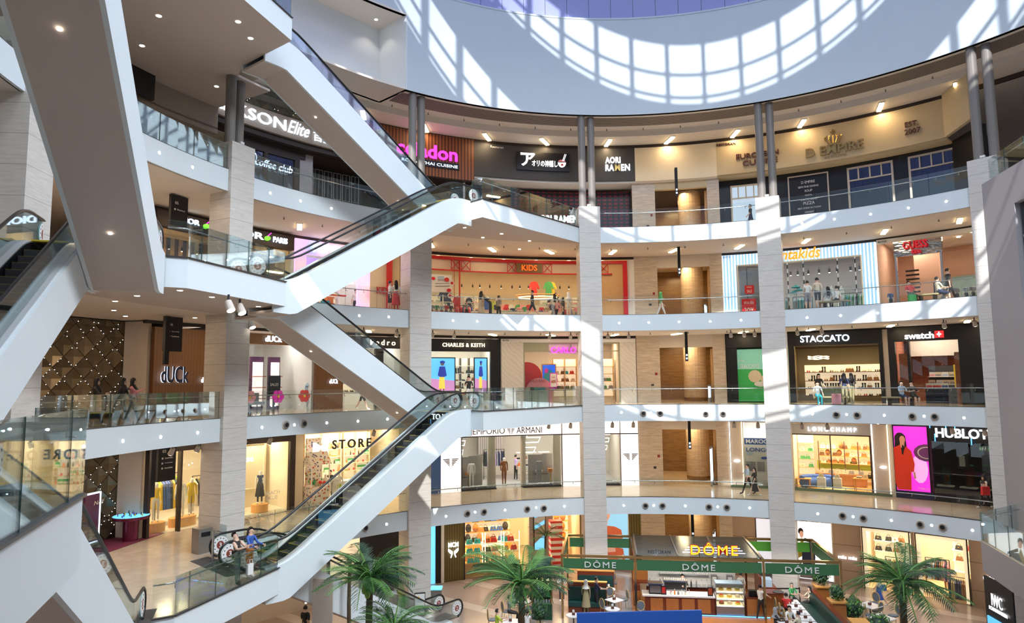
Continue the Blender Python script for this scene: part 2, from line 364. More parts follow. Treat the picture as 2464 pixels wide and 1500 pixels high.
# the tall lantern above: panelled wall with four rings of clerestory glazing on the sun side, solid roof
TR=19.95
m_,nt_,b_=nodes('lanternpanel'); tc_=N(nt_,'ShaderNodeTexCoord'); sp_=N(nt_,'ShaderNodeSeparateXYZ'); nt_.links.new(tc_.outputs['Object'],sp_.inputs[0])
an=math_(nt_,'FRACT',math_(nt_,'DIVIDE',math_(nt_,'ADD',math_(nt_,'ARCTAN2',sp_.outputs[0],sp_.outputs[1]),10.),R_(3.9)))
nt_.links.new(mixc(nt_,math_(nt_,'LESS_THAN',an,.02),(.33,.36,.66),(.05,.05,.12)),b_.inputs['Base Color']); b_.inputs['Roughness'].default_value=.45
BANDS=[(35.6,39.4),(45.6,49.4),(54.6,58.3)]
mb=MB(); mb.arc(-180,180,TR,TR+.2,28.5,35.6,'lanternpanel',step=3,caps=False)
zz=34.5
for (z0,z1),nx in zip(BANDS,[45.6,54.6,60]):
    mb.arc(-73,106,TR,TR+.2,z0,z1,'lanternpanel',step=3); mb.arc(-180,180,TR,TR+.2,z1,nx,'lanternpanel',step=3,caps=False)
mb.lathe([(TR+.2,60),(TR+.2,60.2)],'whiteplain',64)
struct(mb.build('wall_lantern'))
for i,(z0,z1) in enumerate(BANDS):
    mb=MB()
    for t in range(107,287,6):
        mb.arc(t-.42,t+.42,TR,TR+.2,z0,z1,'darksteel',step=3)
    zm=z0+(z1-z0)*.46
    for z,h in((zm,.2),(z0+.3,.2)): mb.arc(106,287,TR+.02,TR+.16,z,z+h,'darksteel',step=3)
    struct(mb.build('window_%d'%(i+1)))
# walls that close the building behind the viewer (never in the picture)
mb=MB(); mb.arc(78,188,26,26.3,-5.2,22.5,'white',step=4); mb.arc(188,235,26,26.3,-5.2,22.5,'white',step=4); mb.arc(100,188,19.6,26,22.5,22.6,'white',step=4); mb.arc(188,235,19.6,26,22.5,22.6,'white',step=4)
struct(mb.build('wall_back'))
mb=MB(); mb.arc(-126,78,33,33.2,-5.2,22.5,'plaster',step=3); struct(mb.build('wall_outer'))
# columns
CN=['leftmost stone column, mostly behind the huge near escalator','tall stone column at left beside the diamond-patterned wall','stone column behind the crossing escalators, left of the kidswear shop','stone column in the centre between kidswear front and stone pier','stone column right of centre in front of the green poster','wide stone column at the right edge beside the grey shaft']
for i,t in enumerate(COLS):
    th=thing('stone_column','polished beige '+CN[i],'column')
    mb=MB(); hw=.63; M=Matrix.Translation(pt(t,0,0))@Matrix.Rotation(-R_(t),4,'Z')
    mb.box(-hw,hw,19.42,20.62,-5.2,16.85,'stone_column',M); mb.build('shaft',th)
    for sx in(-.30,.30):
        mb=MB(); mb.lathe([(.22,16.85),(.22,22.6 if i>1 else 19.95)],'greypillar',16,M@Matrix.Translation((sx,19.95 if sx<0 else 20.1,0))); mb.build('post',th,smooth=False)
    if i:
        mb=MB(); mb.box(-.1,.1,19.5,19.62,16.9,17.0,'whiteplain',M); mb.box(-.03,.03,19.53,19.6,16.85,16.9,'darksteel',M); mb.build('uplight',th)
# grey shaft at the right, with two window openings
A=V2(16.3,11.6); B=V2(14.2,1.5); dd=(B-A).normalized(); LN_=(B-A).length
def spt(s): return A+dd*s
mb=MB()
O1,O2=3.35,5.6
vwall(mb,A,spt(O1),0,15.6,'shaftgrey',.5); vwall(mb,spt(O2),B,0,15.6,'shaftgrey',.5)
for z0,z1 in((0,1.6),(5.9,9.9),(14.0,15.6)): vwall(mb,spt(O1),spt(O2),z0,z1,'shaftgrey',.5)
struct(mb.build('wall_right'))
mb=MB(); vwall(mb,spt(O1),spt(O2),1.6,5.9,'darkglass',.05); vwall(mb,spt(O1),spt(O2),9.9,14,'darkglass',.05)
for z0,z1 in((1.6,5.9),(9.9,14.0)):
    for s in(O1+.05,O2-.05): vwall(mb,spt(s-.04),spt(s+.04),z0,z1,'e_skyblue' if 0 else 'steel',.14)
    vwall(mb,spt(O1),spt(O2),z0+2.6,z0+2.7,'steel',.14)
struct(mb.build('window_5'))
# ================= ESCALATORS =================
TOPP=[(-.5,.05),(.3,.08),(.9,.40),(8.7,4.92),(9.4,5.25),(10.6,5.28)]
BOTP=[(-.5,-1.15),(.4,-1.2),(9.65,4.0),(10.6,4.0)]
def interp(P,s):
    if s<=P[0][0]: return P[0][1]
    for (a,b),(c,d) in zip(P[:-1],P[1:]):
        if s<=c: return b+(d-b)*(s-a)/(c-a)
    return P[-1][1]
def smoothtop(off,s0=-.5,s1=10.6,n=44):
    out=[]
    for i in range(n+1):
        s=s0+(s1-s0)*i/n; z=sum(interp(TOPP,s+d) for d in(-.5,-.25,0,.25,.5))/5+off; out.append((s,z))
    return out
_step=None; _disc={}
def discmesh(num):
    mb=MB(); Mx=Matrix.Rotation(math.pi/2,4,'X')
    mb.lathe([(.33,-.012),(.33,.012)],'whiteplain',20,Mx); mb.lathe([(.335,-.008),(.335,.008)],'teal',20,Mx)
    mb.lathe([(.15,-.016),(.15,.016)],'brownred',16,Mx)
    for k in range(12):
        a=k*math.pi/6; mb.lathe([(.025,-.015),(.025,.015)],'navy',5,Mx@Matrix.Translation((.25*math.cos(a),.25*math.sin(a),0)))
    flattext(mb,num,-.05,.05,-.09,.09,-.012,'whiteplain',.012,.02)
    flattext(mb,num,-.05,.05,-.09,.09,-.012,'whiteplain',.012,.02,M=Matrix.Rotation(math.pi,4,'Z'))
    return mb
mat('teal',(.25,.55,.55),.4); mat('brownred',(.25,.05,.03),.5); mat('navy',(.01,.015,.06),.5); mat('deck',(.62,.64,.66),.3,metal=.3)
ESC=[]
def escalator(A,u,n,z0,label,nums,steps=True,group=None,led=False):
    A=Vector(A); u=Vector(u).normalized(); n=Vector(n).normalized()
    e=thing('escalator',label,'escalator',group)
    M=Matrix(((u.x,n.x,0,A.x),(u.y,n.y,0,A.y),(0,0,1,z0),(0,0,0,1)))
    face=[(-.5,.05)]+[(s,z) for s,z in smoothtop(0,-.4,10.5,36)]+[(10.6,5.28)]
    bot=list(reversed(BOTP))
    poly=face+bot
    def side(w0,w1,m='fascia'):
        mb=MB(); k=len(poly); vs=[(s,w0,z) for s,z in poly]+[(s,w1,z) for s,z in poly]
        # strip quads between top and bottom outlines keep the concave face clean
        n1=len(face)
        b=[(s,interp(BOTP,s)) for s,_ in face]
        V=[];F=[]
        for (s,z),(s2,zb) in zip(face,b): V+=[(s,w0,z),(s,w0,zb),(s,w1,z),(s,w1,zb)]
        for i in range(n1-1):
            p=4*i;q=p+4; F+=[(p,q,q+1,p+1),(p+2,p+3,q+3,q+2),(p,p+2,q+2,q),(p+1,q+1,q+3,p+3)]
        F+=[(0,1,3,2),(4*n1-4,4*n1-2,4*n1-1,4*n1-3)]
        mb.add(V,F,m,M); return mb
    side(0,.1).build('side_cladding',e); side(1.6,1.7).build('side_cladding',e)
    mb=MB(); V=[];F=[]
    ss=[-.5,.4,9.65,10.6]
    for s in ss: V+=[(s,.1,interp(BOTP,s)),(s,1.6,interp(BOTP,s)),(s,.1,interp(BOTP,s)+.1),(s,1.6,interp(BOTP,s)+.1)]
    for i in range(3): p=4*i;q=p+4; F+=[(p,q,q+1,p+1),(p+2,p+3,q+3,q+2),(p,p+2,q+2,q),(p+1,q+1,q+3,p+3)]
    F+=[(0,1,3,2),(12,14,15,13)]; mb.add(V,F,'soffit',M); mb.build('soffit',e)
    for s in(2.5,7.5):
        mb=MB(); mb.lathe([(.04,0),(.04,.03)],'e_down',10,M@Matrix.Translation((s,.85,interp(BOTP,s)-.03))); mb.build('downlight',e)
    top=smoothtop(0)
    for w in(.1,1.3):
        mb=MB(); V=[];F=[]
        for s,z in top: V+=[(s,w,z-.02),(s,w+.3,z-.02 if w<1 else z-.02),(s,w,z+.02),(s,w+.3,z+.02)]
        for i in range(len(top)-1): p=4*i;q=p+4; F+=[(p,q,q+1,p+1),(p+2,p+3,q+3,q+2),(p,p+2,q+2,q),(p+1,q+1,q+3,p+3)]
        mb.add(V,F,'deck',M); mb.build('deck',e)
    mb=MB(); V=[];F=[]
    for s,z in top: V+=[(s,.4,z-.02),(s,.4,z-.32),(s,1.3,z-.32),(s,1.3,z-.02)]
    for i in range(len(top)-1): p=4*i;q=p+4; F+=[(p,q,q+1,p+1),(p+1,q+1,q+2,p+2),(p+2,q+2,q+3,p+3)]
    mb.add(V,F,'black',M); mb.build('skirt',e)
    global _step
    if _step is None:
        mb=MB(); mb.box(0,.42,.42,1.28,-.23,0,'charcoal'); mb.box(0,.025,.42,1.28,.0,.004,'yellow'); mb.box(0,.42,.42,.435,-.0,.006,'yellow'); mb.box(0,.42,1.265,1.28,.0,.006,'yellow')
        _step=mb.mesh('step')
    if steps:
        for i in range(22):
            o=bpy.data.objects.new('step',_step); COL.objects.link(o); o.parent=e
            o.matrix_local=M@Matrix.Translation((.45+.4*i,0,.08+.231*i-(.06 if i else 0)))
    # glass and handrails
    hand=[]
    for i in range(9): a=math.pi*1.45-math.pi*.95*i/8; hand.append((-1.05+.42*math.cos(a),.52+.42*math.sin(a)))
    hr=[(s,z) for s,z in smoothtop(.82,-.3,10.4,30)]
    hr=[(s,max(z,.94) if s<1 else z) for s,z in hr]
    hand+=hr
    for i in range(9): a=math.pi*.5-math.pi*.95*i/8; hand.append((11.0+.42*math.cos(a),5.68+.42*math.sin(a)))
    for w in(.22,1.48):
        mb=MB(); mb.tube([(s,w,z) for s,z in hand],.045,'rubber',6,M=M); mb.build('handrail',e,smooth=True)
        mb=MB(); V=[];F=[]
        g=[(-1.42,.5,.45),(-1.3,.25,.8),(-1.05,.1,.9),(-.6,.06,.9)]+[(s,interp(TOPP,s),(max(z,.94) if s<1 else z)-.03) for s,z in smoothtop(.82,-.4,10.5,34)]+[(11.05,5.25,6.06),(11.3,5.42,5.95),(11.4,5.6,5.75)]
        for s,a,b in g: V+=[(s,w-.006,a),(s,w-.006,b),(s,w+.006,b),(s,w+.006,a)]
        for i in range(len(g)-1):
            p=4*i;q=p+4
            for k in range(4): F.append((p+k,p+(k+1)%4,q+(k+1)%4,q+k))
        mb.add(V,F,'glass',M); mb.build('glass_panel',e)
        for (s,z),nm in(((-1.05,.52),nums[0]),((11.0,5.68),nums[1])):
            if nm not in _disc: _disc[nm]=discmesh(nm).mesh('level_disc')
            o=bpy.data.objects.new('level_disc',_disc[nm]); COL.objects.link(o); o.parent=e
            X=Vector((u.x,u.y,0)); Y=Vector((n.x,n.y,0))
            if X.cross(Y).z<0: X=-X
            R3=Matrix((X,Y,Vector((0,0,1)))).transposed().to_4x4(); R3.translation=M@Vector((s,w,z)); o.matrix_local=R3
    mb=MB(); mb.box(-1.3,.4,.42,1.28,0,.03,'darksteel',M); mb.build('comb_plate',e)
    mb=MB(); mb.box(9.6,11.4,.42,1.28,5.2,5.23,'darksteel',M); mb.box(9.35,9.6,.42,1.28,5.19,5.235,'yellow',M); mb.build('comb_plate',e)
    ESC.append(e); return e
def AO(a,b,k): return a+b*k
escalator(P1,UF,NF,0,'white-sided escalator with dark steps rising from the two shoppers to the level marked 4',('3','4'))
escalator(P1,UF,NF,10.4,'white-sided escalator rising right from the landing marked 5 to the top gallery landing marked 6',('5','6'))
escalator(Q1+NF*1.72,-UF,NF,5.2,'white-sided escalator descending right from the landing marked 5 to the landing marked 4',('4','5'))
escalator(Q1+NF*1.72,-UF,NF,15.6,'white-sided escalator descending from the highest landing to the level marked 6',('6','7'))
escalator(Q1+NF*1.72,-UF,NF,-5.2,'lowest white-sided escalator running down behind the left palm to discs marked 2',('2','3'))
escalator(P3+UN*.75,UN,NN,10.4,'huge near escalator seen from below with brown underside, rising out of the picture',('5','6'))
escalator(P3+UN*1.2,UN,NN,0,'near escalator at lower left behind a white side wall, black handrail sloping down',('3','4'))
escalator(P3+UN*10.9+NN*1.72,-UN,NN,5.2,'near escalator at the left edge climbing to a round disc marked 5',('4','5'))
# ================= BALUSTRADES =================
def balustrade(path,L,label,H=1.12,plen=1.9,inside=None,group=None,brk=1.0,rail=.92):
    # path: xy points along the slab edge, walker side is to the left of the direction unless inside=-1
    P=[Vector(p[:2]) for p in path]; sg=inside or 1
    th=thing('glass_balustrade',label,'balustrade',group)
    d=[0]
    for a,b in zip(P[:-1],P[1:]): d.append(d[-1]+(b-a).length)
    def atd(x):
        for i in range(len(P)-1):
            if x<=d[i+1]+1e-6: k=(x-d[i])/(d[i+1]-d[i]); q=(P[i+1]-P[i]).normalized(); return P[i].lerp(P[i+1],k),q
        return P[-1],(P[-1]-P[-2]).normalized()
    Lt=d[-1]; n=max(1,round(Lt/plen))
    for i in range(n):
        a=Lt*i/n+.012; b=Lt*(i+1)/n-.012
        xs=[a]+[x for x in d if a<x<b]+[b]; V=[];F=[]
        for x in xs:
            p,q=atd(x); m=Vector((-q.y,q.x))*.007
            V+=[(p.x-m.x,p.y-m.y,L+.02),(p.x+m.x,p.y+m.y,L+.02),(p.x+m.x,p.y+m.y,L+H),(p.x-m.x,p.y-m.y,L+H)]
        for j in range(len(xs)-1):
            e=4*j
            for k in range(4): F.append((e+k,e+4+k,e+4+(k+1)%4,e+(k+1)%4))
        mb=MB(); mb.add(V,F,'glass'); mb.add(V[:4],[(0,1,2,3)],'glassedge'); mb.add(V[-4:],[(0,1,2,3)],'glassedge'); mb.build('glass_panel',th)
    def off(x,o): p,q=atd(x); m=Vector((-q.y,q.x))*sg*o; return p+m
    xs=sorted(set([.02]+[x for x in d if .02<x<Lt-.02]+[Lt-.02]))
    mb=MB(); mb.tube([(*off(x,.11),L+rail) for x in xs],.024,'steel',6); hr_=mb.build('handrail',th,smooth=True)
    k=max(1,int(Lt/brk))
    for i in range(k):
        x=Lt*(i+.5)/k; a=off(x,.0); b=off(x,.11)
        mb=MB(); mb.tube([(*a,L+rail-.13),(*b,L+rail-.13),(*b,L+rail-.02)],.014,'steel',4); mb.build('bracket',hr_)
    return th
def rb(k,a,b,label,**kw):
    n=max(2,int(abs(b-a)/1.5)); return balustrade([pt(a+(b-a)*i/n,RI+.06).xy for i in range(n+1)],LV[k],label,inside=1,**kw)
g={6:'top gallery',5:'third gallery',4:'second gallery',3:'lower gallery'}
bays=[(-92.8,-66.6,'left of the tall left column'),(-62.9,-36.2,'behind the crossing escalators'),(-2.5,23.4,'right of the centre column'),(27.2,53.6,'left of the rightmost column')]
for k in(6,5,4,3):
    for i,(a,b,s) in enumerate(bays):
        if i==0 and k in(5,3): continue
        rb(k,a,b,'curved glass balustrade with steel rail on the %s %s'%(g[k],s))
    if k in(5,3): rb(k,-32.4,-6.3,'curved glass balustrade with steel rail on the %s left of the centre column'%g[k])
rb(6,-112,-96.4,'glass balustrade on the top gallery in the upper left corner')
for k,s in((3,'of the lower landing where two shoppers stand'),(5,'of the landing marked 5, in front of the column'),(7,'of the highest landing at the top edge')):
    balustrade([PC*.03+P1*.97,P1+(P2-P1)*.02,P2,P3],LV[k],'straight glass balustrade along the edge '+s,inside=-1,plen=1.3)
for k,s in((4,'of the central landing in front of the shoe shop screens'),(6,'of the upper central landing below the timber restaurant')):
    balustrade([pt(-6.4,RI).xy,QT,Q1+(QT-Q1)*.1],LV[k],'straight glass balustrade along the edge '+s,inside=-1 if 0 else -1,plen=1.5)
balustrade([N1,NT,NE],5.2,'large glass balustrade with thick rail at the lower left edge, nearest the viewer',inside=-1,plen=1.85)
# right-hand landing
RL=[(12.86,8.37),(11.72,4.42),(13.8,1.0),(18.,9.6),(16.6,10.9)]
mb=MB(); mb.prism(RL,-1.2,0,'shaftgrey'); struct(mb.build('trim_8')); mb=MB(); mb.prism(RL,0,.02,'floor_gallery'); struct(mb.build('floor'))
balustrade([(12.9,8.3),(11.78,4.42)],0,'glass balustrade on the small grey landing at the right edge',inside=1,plen=1.3)
balustrade([(16.4,10.6),(12.95,8.45)],0,'glass side balustrade of the small grey landing at the right edge, meeting the wide column',inside=1,plen=1.3)
balustrade([tuple(spt(.5)),tuple(spt(4.))],15.6,'glass balustrade on top of the grey shaft in the upper right corner',inside=1,plen=1.4)
# ================= SHARED FACADE HELPERS =================
def PN(th,name,k,t1,t2,h1,h2,m,r0=24.3,r1=24.5):
    mb=MB(); mb.arc(t1,t2,r0,r1,LV[k]+h1,LV[k]+h2,m); return mb.build(name,th)
def SG(th,k,s,t1,t2,h1,h2,m,r=24.28,name='sign_lettering',**kw):
    mb=MB(); arctext(mb,s,t1,t2,LV[k]+h1,LV[k]+h2,r,m,**kw); return mb.build(name,th)
def FR(th,name,k,t1,t2,h1,h2,m,w=.12,r0=24.25,r1=24.4,cols=0,rows=0,trans=None):
    # door or window frame with optional muntins
    mb=MB(); L=LV[k]; a=math.degrees(w/24.4)
    mb.arc(t1,t1+a,r0,r1,L+h1,L+h2,m); mb.arc(t2-a,t2,r0,r1,L+h1,L+h2,m); mb.arc(t1,t2,r0,r1,L+h2-w,L+h2,m)
    for i in range(1,cols): t=t1+(t2-t1)*i/cols; mb.arc(t-a/3,t+a/3,r0,r1,L+(trans or h1),L+h2,m)
    if trans: mb.arc(t1,t2,r0,r1,L+trans,L+trans+w*.7,m)
    return mb.build(name,th)
def GL(th,k,t1,t2,h1,h2,r=24.36,m='shopglass',name='glass_pane'):
    mb=MB(); mb.arc(t1,t2,r,r+.012,LV[k]+h1,LV[k]+h2,m); return mb.build(name,th)
def XB(th,name,k,t,r,w,d,h1,h2,m,rot=0,du=0):
    mb=MB(); M=Matrix.Translation(pt(t,r,LV[k]))@Matrix.Rotation(-R_(t)+R_(rot),4,'Z'); mb.box(-w/2+du,w/2+du,-d/2,d/2,h1,h2,m,M); return mb.build(name,th)
def BX(name,k,t,r,w,d,h1,h2,m,label,cat,group=None,rot=0):
    mb=MB(); mb.box(-w/2,w/2,-d/2,d/2,0,h2-h1,m); o=mb.build(name); o.location=pt(t,r,LV[k]+h1); o.rotation_euler.z=-R_(t)+R_(rot); return tag(o,label,cat,group)
SHELLS=0
def shell(k,t1,t2,depth,wall,h=4.29,floor=None,back=None,ceil=None,light=None,lc=(1,.85,.62),side=True,panels=1,lh=None):
    L=LV[k]
    mb=MB(); mb.arc(t1,t2,24.5+depth,24.6+depth,L,L+h,back or wall)
    if side:
        for t in(t1,t2): mb.arc(t-.12,t+.12,24.5,24.5+depth,L,L+h,wall)
    struct(mb.build('wall_shop'))
    if ceil or h<4.2:
        mb=MB(); mb.arc(t1,t2,24.5,24.6+depth,L+h-.05,L+h,ceil or 'ceil'); struct(mb.build('ceiling'))
    if floor: mb=MB(); mb.arc(t1,t2,24.5,24.5+depth,L+.002,L+.012,floor); struct(mb.build('floor'))
    if light:
        for i in range(panels):
            t=t1+(t2-t1)*(i+.5)/panels; light_=None
            l=bpy.data.lights.new('shop_light','AREA'); l.energy=light*.42/panels; l.color=lc; l.shape='RECTANGLE'; l.size=1.5; l.size_y=.5
            o=bpy.data.objects.new('shop_light',l); COL.objects.link(o); o.location=pt(t,24.5+min(depth*.45,2.0),L+(lh or h)-.07); o.rotation_euler=(0,0,-R_(t))
def downs(k,lst,h,label,group,m='e_down',r=.07):
    # recessed ceiling lights
    me=None
    for t,R in lst:
        if me is None:
            mb=MB(); mb.lathe([(r,-.012),(r,.0)],m,12); mb.lathe([(r+.025,-.004),(r+.025,.0)],'whiteplain',12); me=mb.mesh('downlight')
        o=bpy.data.objects.new('downlight',me); COL.objects.link(o); o.location=pt(t,R,LV[k]+h); tag(o,label,'ceiling light',group)
def poly2(th,name,k,t1,t2,h1,h2,r,shapes,bg,frame=None,emit=True):
    # printed or lit picture: background sheet with flat coloured shapes given in 0..1 coordinates
    L=LV[k]; mb=MB(); mb.arc(t1,t2,r,r+.05,L+h1,L+h2,bg)
    for i,(m,pts) in enumerate(shapes):
        rr=r-.006-.02*i; vs=[pt(t1+(t2-t1)*min(1,max(0,u)),rr,L+h1+(h2-h1)*min(1,max(0,v))) for u,v in pts]; mb.add(vs,[tuple(range(len(vs)))],m)
    o=mb.build(name,th)
    if frame: FR(th,'frame',k,t1-.1,t2+.1,h1-.05,h2+.05,frame,.06,r-.02,r+.06)
    return o
def ell(cx_,cy_,rx,ry,n=14,a0=0): return [(cx_+rx*math.cos(2*math.pi*i/n+a0),cy_+ry*math.sin(2*math.pi*i/n+a0)) for i in range(n)]
# ---- repeated goods ----
GM={}
def good(kind,m,m2=None):
    key=(kind,m,m2)
    if key in GM: return GM[key]
    mb=MB(); m2=m2 or m
    if kind=='handbag':
        mb.add([(-.16,-.06,0),(.16,-.06,0),(.16,.06,0),(-.16,.06,0),(-.12,-.035,.2),(.12,-.035,.2),(.12,.035,.2),(-.12,.035,.2)],[(0,3,2,1),(4,5,6,7),(0,1,5,4),(1,2,6,5),(2,3,7,6),(3,0,4,7)],m)
        mb.tube([(.08*math.cos(math.pi*i/6),0,.19+.13*math.sin(math.pi*i/6)) for i in range(7)],.01,m2,4)
        mb.box(-.03,.03,-.066,-.05,.1,.15,'gold')
    elif kind=='shoe':
        for x in(-.06,.06):
            mb.add([(x-.035,-.13,0),(x+.035,-.13,0),(x+.04,.1,0),(x-.04,.1,0),(x-.02,-.13,.03),(x+.02,-.13,.03),(x+.03,.0,.06),(x-.03,.0,.06),(x+.035,.1,.11),(x-.035,.1,.11)],[(0,3,2,1),(4,5,6,7),(7,6,8,9),(0,1,5,4),(1,2,8,6,5),(2,3,9,8),(3,0,4,7,9)],m)
    elif kind=='boot':
        for x in(-.07,.07): mb.box(x-.035,x+.035,-.12,.09,0,.07,m); mb.lathe([(.045,.06),(.04,.16),(.055,.34)],m,8,Matrix.Translation((x,.04,0)))
    elif kind=='backpack':
        mb.ball((0,0,.2),.15,.09,.2,m,10); mb.box(-.1,.1,-.11,-.05,.05,.18,m2); mb.tube([(.04*math.cos(math.pi*i/4),0,.39+.04*math.sin(math.pi*i/4)) for i in range(5)],.01,m2,4)
    elif kind=='box':
        mb.box(-.13,.13,-.09,.09,0,.09,m); mb.box(-.135,.135,-.095,.095,.07,.1,m2)
    elif kind=='bottle':
        mb.lathe([(.035,0),(.035,.16),(.015,.2),(.015,.26)],m,8); mb.lathe([(.017,.25),(.017,.28)],m2,8)
    elif kind=='jar':
        mb.lathe([(.045,0),(.05,.02),(.05,.11),(.035,.13)],m,8); mb.lathe([(.04,.125),(.04,.15)],m2,8)
    elif kind=='watchcase':
        mb.box(-.12,.12,-.1,.1,0,.05,m); mb.box(-.1,.1,.05,.08,.05,.22,m2)
    elif kind=='garment':   # hanging shirt or dress seen from the front
        mb.add([(-.2,-.02,0),(.2,-.02,0),(.16,-.03,.55),(.27,-.02,.38),(.33,-.02,.42),(.2,-.03,.78),(.07,-.03,.84),(-.07,-.03,.84),(-.2,-.03,.78),(-.33,-.02,.42),(-.27,-.02,.38),(-.16,-.03,.55)]+
               [(-.2,.04,0),(.2,.04,0),(.16,.03,.55),(.27,.02,.38),(.33,.02,.42),(.2,.03,.78),(.07,.03,.84),(-.07,.03,.84),(-.2,.03,.78),(-.33,.02,.42),(-.27,.02,.38),(-.16,.03,.55)],
               [(0,1,2,11),(2,3,4,5),(11,2,5,6,7,8),(8,9,10,11),(12,23,14,13),(14,17,16,15),(23,20,19,18,17,14),(20,23,22,21),(0,12,13,1),(1,13,14,2),(2,14,15,3),(3,15,16,4),(4,16,17,5),(5,17,18,6),(6,18,19,7),(7,19,20,8),(8,20,21,9),(9,21,22,10),(10,22,23,11),(11,23,12,0)],m)
        mb.tube([(0,0,.84),(0,0,.92),(.03,0,.95)],.006,'steel',4)
    elif kind=='side_garment': # garment on a rail seen edge on
        mb.add([(-.035,-.24,0),(.035,-.24,0),(.035,.24,0),(-.035,.24,0),(-.03,-.2,.7),(.03,-.2,.7),(.03,.2,.7),(-.03,.2,.7),(-.01,-.03,.86),(.01,-.03,.86),(.01,.03,.86),(-.01,.03,.86)],[(0,3,2,1),(0,1,5,4),(1,2,6,5),(2,3,7,6),(3,0,4,7),(4,5,9,8),(5,6,10,9),(6,7,11,10),(7,4,8,11),(8,9,10,11)],m)
        mb.tube([(0,0,.86),(0,0,.93)],.006,'steel',4)
    elif kind=='folded':
        mb.box(-.15,.15,-.12,.12,0,.05,m); mb.box(-.145,.145,-.115,.115,.05,.1,m2)
    elif kind=='card':
        mb.box(-.17,.17,-.01,.01,0,.26,m); mb.box(-.14,.14,-.014,.0,.03,.14,m2)
    elif kind=='trackspot':
        mb.bar((0,0,0),(0,0,-.12),.012,m); mb.lathe([(.05,-.3),(.055,-.12)],m,8); mb.lathe([(.04,-.305),(.04,-.3)],m2,8)
    me=mb.mesh(kind); GM[key]=me; return me
def put(kind,m,m2,pos,rz,label,cat,group,name=None,scale=1,mat4=None):
    o=bpy.data.objects.new(name or kind,good(kind,m,m2)); COL.objects.link(o)
    o.location=pos; o.rotation_euler.z=rz
    if scale!=1: o.scale=(scale,)*3
    return tag(o,label,cat,group)
NM={'handbag':'handbag','shoe':'pair_of_shoes','boot':'pair_of_boots','backpack':'backpack','box':'shoe_box','bottle':'bottle','jar':'jar','watchcase':'watch_stand','garment':'hanging_garment','side_garment':'hanging_garment','folded':'folded_clothes','card':'display_card','trackspot':'spotlight'}
def goods(k,R,t1,t2,h,n,choices,label,cat,group,scale=1,jit=.3,rot=0):
    for i in range(n):
        t=t1+(t2-t1)*(i+.5+random.uniform(-jit,jit)*.8)/n; kd,m,m2=random.choice(choices)
        put(kd,m,m2,pt(t,R,LV[k]+h),-R_(t)+R_(rot)+random.uniform(-.15,.15),label,cat,group,NM[kd],scale)
def shelving(k,t1,t2,R,hs,label,back='e_shelf',board='woodlight',depth=.38,div=0,top=None,frame=None):
    th=thing('display_shelves',label,'shelves'); L=LV[k]; top=top or hs[-1]+.5
    if back: PN(th,'back_panel',k,t1,t2,hs[0],top,back,R+depth,R+depth+.04)
    for h in hs: PN(th,'shelf',k,t1,t2,h-.04,h,board,R,R+depth)
    for i in range(div+1 if div else 0):
        t=t1+(t2-t1)*i/div; PN(th,'divider',k,t-.06,t+.06,hs[0]-.3,top,frame or board,R,R+depth)
    return th
for n,c in(('c_black',(.02,.02,.02)),('c_brown',(.22,.09,.03)),('c_cognac',(.55,.2,.05)),('c_cream',(.75,.66,.5)),('c_white',(.8,.8,.78)),('c_red',(.65,.03,.03)),('c_pink',(.85,.35,.42)),('c_green',(.06,.35,.12)),('c_lime',(.45,.6,.05)),('c_blue',(.04,.12,.45)),('c_navy',(.02,.03,.09)),('c_teal',(.02,.42,.5)),('c_grey',(.28,.28,.3)),('c_yellow',(.85,.6,.05)),('c_khaki',(.4,.33,.18)),('c_skin',(.62,.38,.26)),('c_denim',(.10,.18,.33)),('c_olive',(.42,.36,.04)),('c_purple',(.2,.05,.25)),('c_lightblue',(.45,.6,.75)),('c_hair',(.012,.009,.008)),('c_skinlight',(.72,.47,.35)),('c_mannequin',(.86,.84,.80)),('c_magenta',(.8,.02,.55)),('c_rust',(.55,.1,.03)),('c_orange',(.85,.22,.03)),('c_lilac',(.55,.42,.75))):
    mat(n,c,.6)
